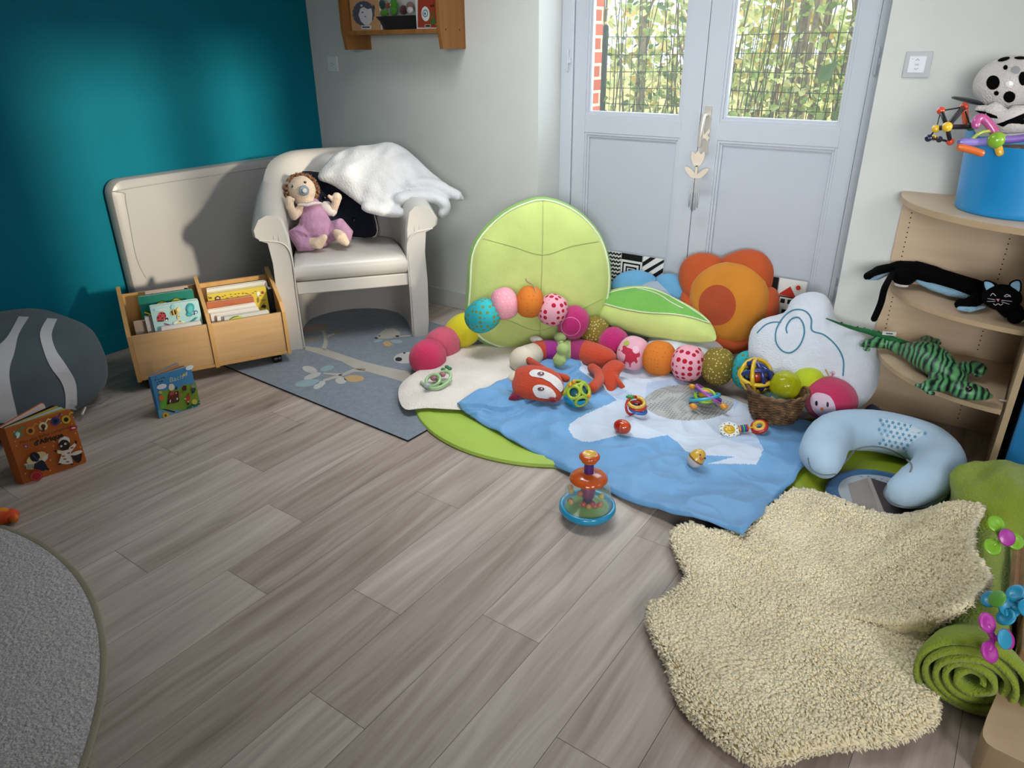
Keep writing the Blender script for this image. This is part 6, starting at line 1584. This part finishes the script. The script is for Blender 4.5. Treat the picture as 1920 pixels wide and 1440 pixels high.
# keys of rings
c = qz(1190, 776)+V((0, 0, 0.035)); rk = thing('ring_rattle', 'rattle of red, yellow and blue rings with green star at the quilt centre', 'rattle', c-V((0, 0, 0.035)))
for n, R_, r, cc, off in (((0.9, -0.3, 0.2), 0.040, 0.006, 'b0281f', (-.012, 0, 0)), ((0.2, -0.2, 1), 0.034, 0.008, 'c9a23c', (0.004, 0, 0.02)), ((0.1, -0.1, 1), 0.033, 0.008, 'a8281f', (0.01, 0, 0.004)), ((0.2, 0.1, 1), 0.035, 0.008, '1f5fa8', (0.014, 0, -0.012))):
    q = MB(); torus(q, c+V(off), n, R_, r, plastic('ring '+cc, cc, 0.25)); q.build('ring', rk, smooth=180)
q = MB(Matrix.Translation(c+V((-0.025, -0.005, 0.035)))); q.prism([(p[0], p[1], 0) for p in star(0, 0, 0.018, 0.5, 6)], (0, 0, 0.01), plastic('green star', '2c8c3f')); q.build('star', rk)
# egg shaker
c = qz(1166, 812)+V((0, 0, 0.030)); eg = thing('egg_shaker', 'shiny red and orange egg shaker on the white part of the quilt', 'shaker', c-V((0, 0, 0.03)))
q = MB(); q.ell(c, (0.038, 0.030, 0.030), plastic('egg red', 'a81c14', 0.15), u=24, v=16); 
kk = q.slot(plastic('egg orange', 'b8441c', 0.15)); q.m = [kk if sum(q.v[i].x for i in f)/4 > c.x+0.004 else 0 for f in q.f]; q.build('shell', eg, smooth=180)
q = MB(); torus(q, c+V((0.004, 0, 0)), (1, 0, 0), 0.0298, 0.001, plastic('egg gold', 'b08a3c')); q.build('seam', eg)
# activity ball with hoops
c = fl(1322, 742, QZ+0.035); ar = thing('hoop_rattle', 'activity rattle with purple and blue hoops on the grey mesh circle', 'rattle', c-V((0, 0, 0.035)))
q = MB(); q.ell(c+V((0, 0, 0.008)), (0.031, 0.031, 0.024), plastic('amber', 'c99a1c', 0.15)); q.build('ball', ar, smooth=180)
for n, R_, r, cc, off in (((0.1, -0.3, 1), 0.042, 0.008, '86b02c', (0, 0, 0)), ((0.5, 0.5, 1), 0.064, 0.007, '9c4fa0', (0.012, 0.006, 0.01)), ((-0.4, 0.2, 1), 0.066, 0.0075, '2f9fb8', (0.0, -0.006, -0.005)), ((0.1, 0.7, 1), 0.060, 0.006, '4a4a9c', (0.01, 0.01, 0))):
    q = MB(); torus(q, c+V(off), n, R_, r, plastic('hoop '+cc, cc, 0.25)); q.build('hoop', ar, smooth=180)
for x, y in ((1300, 762), (1357, 762), (1298, 725)):
    q = MB(); q.ell(fl(x, y, QZ+0.02), (0.018, 0.014, 0.013), plastic('orange knob', 'c98420', 0.25)); q.build('knob', ar, smooth=180)
# lion rattle
a, b = qz(1368, 806)+V((0, 0, 0.02)), qz(1417, 804)+V((0, 0, 0.022)); d = (b-a).normalized()
lr = thing('lion_rattle', 'rattle with white flower rimmed yellow face and red and yellow ring on the quilt', 'rattle', (a+b)/2-V((0, 0, 0.02)))
fn_ = V((-0.1, -0.5, 0.85)).normalized(); fu = d; fw_ = fn_.cross(fu).normalized()
T = Matrix(((fu.x, fw_.x, fn_.x, a.x), (fu.y, fw_.y, fn_.y, a.y), (fu.z, fw_.z, fn_.z, a.z), (0, 0, 0, 1)))
q = MB(T); q.prism([(0.040*(1+0.07*cos(10*t))*cos(t), 0.040*(1+0.07*cos(10*t))*sin(t), -0.006) for t in [2*pi*k/60 for k in range(60)]], (0, 0, 0.012), plastic('lion white rim', 'c9c9c2'))
for k in range(10): q.poly(circ(0.034*cos(2*pi*k/10), 0.034*sin(2*pi*k/10), 0.005, 0.002, 8, 2*pi*k/10), pm('1a1a18'), None, 0.0064)
q.build('mane', lr, smooth=40)
q = MB(T); q.ell((0, 0, 0.006), (0.024, 0.024, 0.012), plastic('lion yellow', 'c9a41c')); q.ell((0.004, -0.006, 0.014), (0.012, 0.009, 0.008), plastic('lion yellow', 'c9a41c')); q.ell((0.002, 0.010, 0.015), 0.003, eye_b); q.ell((-0.012, 0.002, 0.014), 0.003, eye_b); q.build('face', lr, smooth=180)
q = MB(); q.tube([a+d*0.03, b], 0.004, plastic('lion yellow', 'c9a41c'), 8); q.build('handle', lr)
for k, cc in enumerate(('c98420', '2c3a9c', '3f9c3c', '2c3a9c', 'b03020')):
    q = MB(); torus(q, a+d*(0.042+0.008*k), d, 0.012, 0.0042, plastic('lion ring '+cc, cc)); q.build('ring', lr, smooth=180)
q = MB(); torus(q, b+d*0.014, fn_, 0.026, 0.011, plastic('lion red', 'a8281c')); torus(q, b+d*0.014+fn_*0.004, fn_, 0.020, 0.009, plastic('lion gold', 'c9a020')); q.build('end_ring', lr, smooth=180)
# chick wobbler
c = qz(1303, 866)+V((0, 0, 0.028)); kT = Matrix.Translation(c) @ Matrix.Rotation(radians(28), 4, 'Y') @ Matrix.Rotation(radians(-20), 4, 'X')
kc_ = thing('chick_wobbler', 'small yellow and white egg shaped chick lying on the quilt front', 'toy', c-V((0, 0, 0.028)))
q = MB(kT); q.lathe([(0, -0.03), (0.018, -0.027), (0.028, -0.015), (0.032, 0.0), (0.0315, 0.004)], plastic('chick white', 'b9b4ae'), None, 24); q.build('lower_shell', kc_, smooth=180)
q = MB(kT); q.lathe([(0.0315, 0.004), (0.03, 0.018), (0.024, 0.034), (0.014, 0.045), (0, 0.05)], plastic('chick yellow', 'c9a23c'), None, 24); tr = bvh(q); q.build('upper_shell', kc_, smooth=180)
q = MB(kT); q.ell((0.014, -0.026, 0.026), (0.009, 0.008, 0.005), plastic('chick beak', 'b85a2c')); q.build('beak', kc_)
for x in (0.003, 0.024):
    q = MB(kT); q.ell((x, -0.024 if x < .01 else -0.016, 0.034), 0.0035, eye_b); q.build('eye', kc_)
q = MB(kT); q.lathe([(0.0322, 0.002), (0.0328, 0.005), (0.0322, 0.008)], plastic('chick band', '8a4a2c'), None, 24); q.build('band', kc_)
# green double rattle
gr_ = thing('loop_rattle', 'pale green double loop rattle with clear beads on the white terry mat', 'rattle', fl(822, 722, 0.06))
m_pg = plastic('pale green plastic', '9cc08a', 0.25)
for x, y, R_ in ((812, 713, 0.034), (832, 707, 0.034)):
    q = MB(); c = fl(x, y, 0.085); torus(q, c, (0.1, -0.5, 0.9), R_, 0.008, m_pg); q.build('loop', gr_, smooth=180)
q = MB(); q.tube(spl([fl(790, 717, 0.07), fl(805, 727, 0.07), fl(825, 726, 0.075), (fl(845, 712, 0.085))], 4), 0.008, m_pg, 8); q.build('handle', gr_, smooth=180)
for x, y, cc in ((813, 709, 'a8707c'), (829, 702, 'c0808c'), (800, 722, 'b9c4c9')):
    q = MB(); q.ell(fl(x, y, 0.09), (0.019, 0.015, 0.013), glass('bead '+cc, cc, 0.5)); q.build('bead', gr_, smooth=180)
q = MB(); 
for x, y in ((831, 693), (838, 688), (843, 691)): q.ell(fl(x, y, 0.085), (0.013, 0.01, 0.009), plush('leaf green felt', '3f8c5c'))
q.build('leaf_tag', cat_) 
# popping toy on the floor
PT = fl(1101, 956, 0.03); PT.z = 0
pt = thing('popper_toy', 'clear domed popping toy with orange top and blue base on the wooden floor', 'toy', PT)
T = Matrix.Translation(PT)
m_pb, m_po, m_pp = plastic('popper blue', '1f8fb8', 0.2), plastic('popper orange', 'b8501c', 0.15), plastic('popper purple', '4a1f6a', 0.3)
q = MB(T); q.lathe([(0, 0.002), (0.05, 0.002), (0.075, 0.014), (0.094, 0.030), (0.1, 0.042), (0.098, 0.054), (0.090, 0.058), (0.084, 0.052), (0.078, 0.045), (0, 0.042)], m_pb, None, 40); q.build('base', pt, smooth=180)
q = MB(T); q.lathe([(0.076, 0.046), (0.06, 0.052), (0.035, 0.066), (0.02, 0.07), (0, 0.072)], plastic('popper green hill', '6f9c4a'), None, 30); q.build('hill', pt, smooth=180)
q = MB(T); q.lathe([(0.085, 0.053), (0.083, 0.08), (0.078, 0.118), (0.068, 0.152), (0.060, 0.166)], glass('clear dome', 'e9f2f2', 0.05, 0.03), None, 40); q.build('dome', pt, smooth=180)
q = MB(T); q.lathe([(0.066, 0.158), (0.066, 0.164), (0.056, 0.174), (0.038, 0.182), (0.019, 0.186)], m_po, None, 36); q.build('top_cover', pt, smooth=60)
q = MB(T); q.lathe([(0.017, 0.07), (0.017, 0.232)], m_pp, None, 20); q.lathe([(0.023, 0.09), (0.026, 0.11), (0.023, 0.13)], plastic('popper plum', '7a2a5c'), None, 20); q.build('plunger', pt, smooth=60)
q = MB(T); q.lathe([(0.018, 0.227), (0.028, 0.230), (0.030, 0.235)], plastic('popper gold', 'c98a1c', 0.2), None, 28); q.lathe([(0.030, 0.235), (0.036, 0.244), (0.035, 0.251), (0.026, 0.259), (0.022, 0.258)], m_po, None, 28); q.lathe([(0.022, 0.258), (0.015, 0.255), (0, 0.254)], plastic('popper yellow', 'd0a828', 0.2), None, 28); q.build('knob', pt, smooth=180)
rb_ = random.Random(9)
for k, cc in enumerate(('c98a3c', 'c9b060', 'b03040', 'c9a040', 'c06a30', 'b8402c', 'c9b870', 'c98a3c', '9c3050', 'b8502c', 'c9b060', 'c06a30')):
    a = radians(200+150*k/11+rb_.uniform(-15, 15)); r = rb_.uniform(0.04, 0.066); z = rb_.choice((0.078, 0.085, 0.1, 0.12))
    if k == 0: a, r, z = radians(215), 0.062, 0.125
    q = MB(T); q.ell((r*cos(a), r*sin(a), z), 0.0105, plastic('popper ball '+cc, cc, 0.2), u=14, v=10); q.build('ball', pt, smooth=180)

# ------------------------------------------------------------------ nursing pillow, picture disc, star cushion
m_nb = fabric('pale blue jersey', 'a4bdd3', bump=0.12, bs=80)
CL = [(1546, 872), (1543, 845), (1565, 812), (1620, 806), (1680, 815), (1738, 835), (1762, 868), (1733, 905), (1690, 925)]
npil = thing('nursing_pillow', 'pale blue horseshoe nursing pillow with star patch in front of the corner shelf', 'pillow', (-0.18, 2.7, 0.03))
pp = spl([fl(x, y, 0.105) for x, y in CL], 5)
n_ = len(pp); rr_ = [0.080*(0.72+0.28*min(1, min(k, n_-1-k)/4))*(1+0.12*sin(pi*k/(n_-1))) for k in range(n_)]
q = MB(); q.tube(pp, rr_, m_nb, 26, flat=0.92); 
tr = bvh(q); m_np = fabric('star patch white', 'b9cad8', bump=0.1)
n8 = lambda L: [(1500+a*0.2361, 760+b*0.2361) for a, b in L]
patch = n8([(640, 105), (740, 118), (860, 150), (990, 215), (1000, 230), (930, 270), (870, 310), (830, 370), (780, 375), (700, 335), (615, 318), (622, 230)])
sticker(q, tr, patch, m_np, 0.0015, 8)
m_ns = pm('4f8fae')
for i in range(9):
    for j in range(7):
        x, y = 640+48*i+(24 if j % 2 else 0)-6*j, 120+36*j+10*i
        if inpoly(*n8([(x, y)])[0], patch): sticker(q, tr, n8(star(x, y, 19, 0.42, 5, -pi/2+0.3)), m_ns, 0.003, 2)
q.build('cover', npil, smooth=180)
q = MB(); m_npp = fabric('grey piping', '6f7880')
pline(q, tr, n8([(65, 420), (90, 500), (160, 545), (260, 548), (350, 520), (390, 470), (388, 420), (410, 375), (480, 335), (600, 325), (700, 345), (800, 395), (870, 450), (888, 490), (875, 530)]), 0.0035, m_npp, n=5)
pline(q, tr, n8([(690, 640), (668, 690), (690, 740), (760, 785), (860, 805), (960, 800), (1060, 760), (1150, 710), (1220, 660)]), 0.0035, m_npp, n=5)
q.build('piping', npil)
p = fl(1526, 818, 0.08); q = MB(); q.tube([p, p+V((-0.025, -0.02, 0.012))], [0.012, 0.007], mat('rainbow ribbon', 'c06030', 0.6, fn=lambda g, v, c: g.ramp(g.math('FRACT', g.math('MULTIPLY', g.noise(v, 60, 0), 2.0)), [(0.2, hx('c03a2c')), (0.4, hx('d0a02c')), (0.6, hx('3f9c4a')), (0.8, hx('2c6fae'))])), 6, flat=0.4); q.build('ribbon_tag', npil)
DC = V((-0.155, 2.50, 0.021)); pd = thing('picture_disc', 'round dark blue rimmed picture cushion on the mat below the nursing pillow', 'cushion', DC)
T = Matrix.Translation(DC); q = MB(T)
q.lathe([(0, 0.0), (0.185, 0.0), (0.196, 0.012), (0.186, 0.028), (0.165, 0.03), (0.155, 0.024), (0, 0.024)], fabric('disc blue rim', '2f5c84'), None, 56); q.build('rim', pd, smooth=60)
q = MB(T); q.poly(circ(0, 0, 0.154, n=48), fabric('disc white print', '9fa8b0'), None, 0.0246); q.poly([(-0.075, 0.11), (0.09, 0.10), (0.14, 0.02), (0.10, -0.11), (0.02, -0.14), (-0.02, -0.02)], fabric('disc brown print', '3a3234'), None, 0.0252); q.poly([(-0.13, 0.02), (-0.075, 0.11), (-0.03, -0.02), (0.01, -0.14), (-0.08, -0.12)], fabric('disc beige print', '8c8480'), None, 0.0251); q.poly([(-0.08, 0.105), (-0.07, 0.112), (0.03, -0.135), (0.015, -0.14)], pm('9a948c'), None, 0.0256)
for k in range(10): q.poly(star(-0.1+0.022*k, 0.118+0.008*(k % 2)-0.0012*(k-4)**2, 0.007), pm('5f7f9a'), None, 0.0256)
q.build('print', pd, smooth=0)
sc = fl(1640, 778, 0.06); q = MB(); sp3 = [pln(x, y, sc, V((0.1, -0.8, 0.6))) for x, y in ((1610, 790), (1618, 770), (1632, 758), (1645, 762), (1662, 778), (1650, 790), (1630, 798))]
q.pillow([V(p) for p in spl(sp3, 3, True)], V((0.1, -0.8, 0.6)), 0.03, 0.03, fabric('slate navy cotton', '28344a')); q.build('pointed_cushion', label='small dark slate cushion corner between the cloud cushion and the corner shelf', cat='cushion', smooth=80)

# ------------------------------------------------------------------ rolled green blanket and right edge
m_bk = plush('olive green fleece', '8a9c34', var=0.12, vs=5)
ax0, ax1 = V((0.172, 1.655, 0.115)), V((0.125, 2.63, 0.125))
axd = (ax1-ax0).normalized(); axr = axd.cross(V((0, 0, 1))).normalized()
q = MB(); NS, NL = 150, 26
def roll(u, v):
    th = 2*pi*4.6*u
    r = 0.018+0.094*u**0.9
    r *= 1-0.32*min(1, max(0, v-0.03)/0.13)
    r *= 1+0.05*noise.noise(V((th*0.5, v*3, 0)))+0.035*sin(3*th*0.5+1)
    L = ax0.lerp(ax1, v)-V((0, 0, 0.036*min(1, max(0, v-0.03)/0.13)))
    sq_ = 1.0+0.25*max(0, v-0.7)/0.3
    endw = (0.02*noise.noise(V((th*0.35, 5, 0))))*(1-v)
    return L+axr*(r*cos(th)*(1.08*sq_))+V((0, 0, 1))*(r*sin(th)*0.96*sq_)+axd*endw+V((0, 0, 0.006*noise.noise(V((th, v*8, 1)))))
q.grid(lambda u, v: roll(u, v), NS, NL, m_bk)
for i, p in enumerate(q.v):
    if p.z < 0.006: p.z = 0.006
o = q.build('rolled_blanket', label='olive green fleece blanket rolled up along the right edge', cat='blanket', smooth=180)
sm = o.modifiers.new('thickness', 'SOLIDIFY'); sm.thickness = 0.013; sm.offset = 0
q = MB(); q.ell((0.165, 2.51, 0.13), (0.145, 0.2, 0.13), m_bk, u=40, v=26, fn=lambda p: 1+0.22*noise.noise(p*1.7+V((3, 1, 0)))+0.10*abs(noise.noise(p*4.5))); q.build('folded_blanket', label='bunched olive green blanket heap between the nursing pillow and the corner shelf side', cat='blanket', smooth=180)
# suction flower toys
def squig(name_lab, c, n, cols, ax_):
    r = thing('suction_flower', name_lab, 'toy', c)
    n = V(n).normalized(); u = V(ax_); u = (u-n*u.dot(n)).normalized(); w = n.cross(u)
    T = Matrix(((u.x, w.x, n.x, c.x), (u.y, w.y, n.y, c.y), (u.z, w.z, n.z, c.z), (0, 0, 0, 1)))
    for k in range(3):
        a = 2*pi*k/3; M = T @ Matrix.Translation((0.037*cos(a), 0.037*sin(a), 0)) @ Matrix.Rotation(0.15, 4, 'Y')
        q = MB(M); q.lathe([(0, 0.003), (0.012, 0.004), (0.021, 0.007), (0.024, 0.004), (0.02, -0.002), (0, -0.004)], plastic('squig '+cols[0], cols[0], 0.4), None, 22); q.build('petal', r, smooth=180)
    q = MB(T); 
    for k in range(3): q.tube([(0, 0, 0), (0.03*cos(2*pi*k/3), 0.03*sin(2*pi*k/3), 0)], 0.007, plastic('squig '+cols[0], cols[0], 0.4), 8)
    q.tube([(0, 0, 0), (0, 0, 0.022)], 0.006, plastic('squig '+cols[0], cols[0], 0.4), 8); q.build('stem', r, smooth=180)
    q = MB(T @ Matrix.Translation((0, 0, 0.022))); q.lathe([(0, 0), (0.018, 0.002), (0.023, 0.006), (0.02, 0.008), (0, 0.007)], plastic('squig '+cols[1], cols[1], 0.4), None, 22); q.build('cup', r, smooth=180)
squig('lime green and magenta suction flower toy lying on the rolled green blanket', dp(1876, 1008, 1.98), (0.35, -0.55, 0.5), ('7ab020', 'a8309c'), (-0.4, 0.2, 0.8))
squig('turquoise and green suction flower toy beside the wooden bars', dp(1884, 1132, 1.78), (-0.6, -0.4, 0.5), ('1f95c0', '5a9c3a'), (0.1, 0.1, 1))
squig('magenta and blue suction flower toy nearest the rolled blanket end', dp(1862, 1196, 1.66), (0.6, -0.35, 0.5), ('b0309c', '2f95bc'), (-0.3, 0.0, 1))
squig('turquoise suction flower toy cut by the right picture edge', dp(1926, 1140, 1.75), (0.0, -0.7, 0.5), ('1f95c0', '1f95c0'), (0.1, 0.1, 1))
# wooden bars and board
wb = thing('wooden_bars', 'upright pair of light brown wooden bars at the right edge', 'wooden toy', (0.235, 1.95, 0))
m_wb = wood('beech bar', '8a6a4c', '9c7a58', (40, 40, 4))
for k in range(2):
    a = fl(1898+17*k, 1135, 0.16); b = fl(1908+16*k, 1020, 0.16); q = MB()
    q.tube([a, a.lerp(b, 0.5), b], 0.0115, m_wb, 4); q.build('bar', wb, bev=0.002, smooth=30)
q = MB(); q.box((0.255, 1.80, 0.0), (0.45, 2.2, 0.15), m_wb); q.build('base_block', wb, bev=0.004, smooth=0)
bd = [fl(x, y, 0.1) for x, y in ((1843, 1380), (1843, 1368), (1850, 1345), (1920, 1182), (2060, 1150), (2120, 1480), (1985, 1462), (1920, 1430), (1866, 1404), (1850, 1393))]
q = MB(); q.prism([(p.x, p.y, 0.0) for p in bd], (0, 0, 0.1), wood('light birch board', 'b59a7c', 'c6ad90', (6, 2, 6)), m2=m_me); q.build('wooden_board', label='light birch board with rounded corner at the lower right corner', cat='board', bev=0.006, smooth=30)
# orange toy at the left edge
q = MB(); c = fl(2, 968, 0.03); q.tube(spl([c+V((-0.07, -0.08, 0)), c+V((-0.03, -0.03, 0.004)), c, c+V((0.02, 0.022, -0.003)), fl(26, 972, 0.022)], 3), [0.03]*4+[0.031]*4+[0.026]*3+[0.016]*2, mat('orange carrot cloth', 'c0641c', 0.8, fn=lambda g, v, c: g.ramp(g.noise(v, 28, 1), [(0.4, hx('c2441a')), (0.55, hx('cf8420'))])), 12); q.build('carrot_toy', label='small orange and red fabric toy at the left edge above the round rug', cat='toy', smooth=180)

# ------------------------------------------------------------------ high contrast picture cards on the door foot
m_bw, m_bkc = pm('d0d0cc'), pm('101012')
def card_book(label, panels, y=3.548):
    r = thing('picture_cards', label, 'picture cards', ((pY(panels[0][0], 500, y).x+pY(panels[-1][1], 500, y).x)/2, y, 0.0))
    for i, (xa, xb, fn) in enumerate(panels):
        a, b = pY(xa, 480, y).x, pY(xb, 480, y).x
        lean = 0.0; zt = panels[0][3] if len(panels[0]) > 3 else 0.475
        T = Matrix(((1, 0, 0, a), (0, 0.04, -1, y-0.02), (0, 1, 0.04, 0.30), (0, 0, 0, 1)))
        q = MB(T); w = b-a-0.001; h = 0.172
        q.box((0, -0.299, -0.003), (w, h, 0), m_bw)
        fn(q, w, h); q.build('card', r, smooth=0)
    return r
Z = 0.0006
def waves(q, w, h):
    for k in range(9): q.strip([(w*t/24, h-0.012-0.022*k+0.005*sin(t*1.7)) for t in range(25)], 0.0095, m_bkc, None, Z)
def squares(q, w, h):
    q.poly(rect(0, h-0.035, w, h), m_bkc, None, Z)
    for k in range(3):
        d = 0.008+0.021*k; a, b, c_, e = d, h-0.04-w+d+0.004, w-d, h-0.04-d
        for (x0, y0, x1, y1) in ((a, b, c_, b+0.009), (a, e-0.009, c_, e), (a, b, a+0.009, e), (c_-0.009, b, c_, e)): q.poly(rect(x0, y0, x1, y1), m_bkc, None, Z)
    q.poly(rect(w/2-0.016, h-0.04-w/2-0.014, w/2+0.016, h-0.04-w/2+0.018), m_bkc, None, Z)
def stripes(q, w, h):
    for k in range(7):
        y0 = h-0.28+0.055*k
        P = [(0, y0), (w, y0+w*0.8), (w, y0+w*0.8+0.026), (0, y0+0.026)]
        P = [(x, min(y, h)) for x, y in P]
        if P[1][1] >= h and P[0][1] < h: xk = (h-y0)/0.8; xk2 = max(0, (h-y0-0.026)/0.8); P = [(0, y0), (min(w, xk), min(h, y0+xk*0.8)), (min(w, xk2), h), (0, y0+0.026)] if y0+0.026 < h else [(0, y0), (xk, h), (0, h)]
        q.poly(P, m_bkc, None, Z)
card_book('black and white pattern cards with waves, squares and stripes between the green and blue cushions', [(1128, 1167, waves), (1168, 1207, squares), (1208, 1248, stripes)])
def blackc(q, w, h): q.poly(rect(0, 0, w, h), m_bkc, None, Z)
m_red = pm('b0301f')
def house(q, w, h):
    q.poly([(0.03*w, 0.089), (0.70*w, 0.085), (0.43*w, 0.138)], m_red, None, Z)
    q.poly(rect(0.07*w, -0.08, 0.66*w, 0.086), m_bkc, None, Z*0.8); q.poly(rect(0.07*w+0.006, -0.08, 0.66*w-0.006, 0.080), m_bw, None, Z*1.5)
    for dx in (0.24, 0.50): q.poly(rect(dx*w-0.011, 0.05, dx*w+0.011, 0.072), m_bkc, None, Z*2.2)
    q.poly(rect(0.26*w, -0.08, 0.52*w, 0.02), m_bkc, None, Z*2.2)
    sx_, sy_ = w*0.72, 0.137; q.poly(circ(sx_, sy_, 0.012), m_red, None, Z)
    for k in range(12): a = 2*pi*k/12; q.poly([(sx_+0.016*cos(a-.08), sy_+0.016*sin(a-.08)), (sx_+0.022*cos(a), sy_+0.022*sin(a)), (sx_+0.016*cos(a+.08), sy_+0.016*sin(a+.08))], m_red, None, Z)
card_book('cards with a red roofed house and red sun, right of the orange flower cushion', [(1425, 1469, blackc), (1470, 1524, house)])
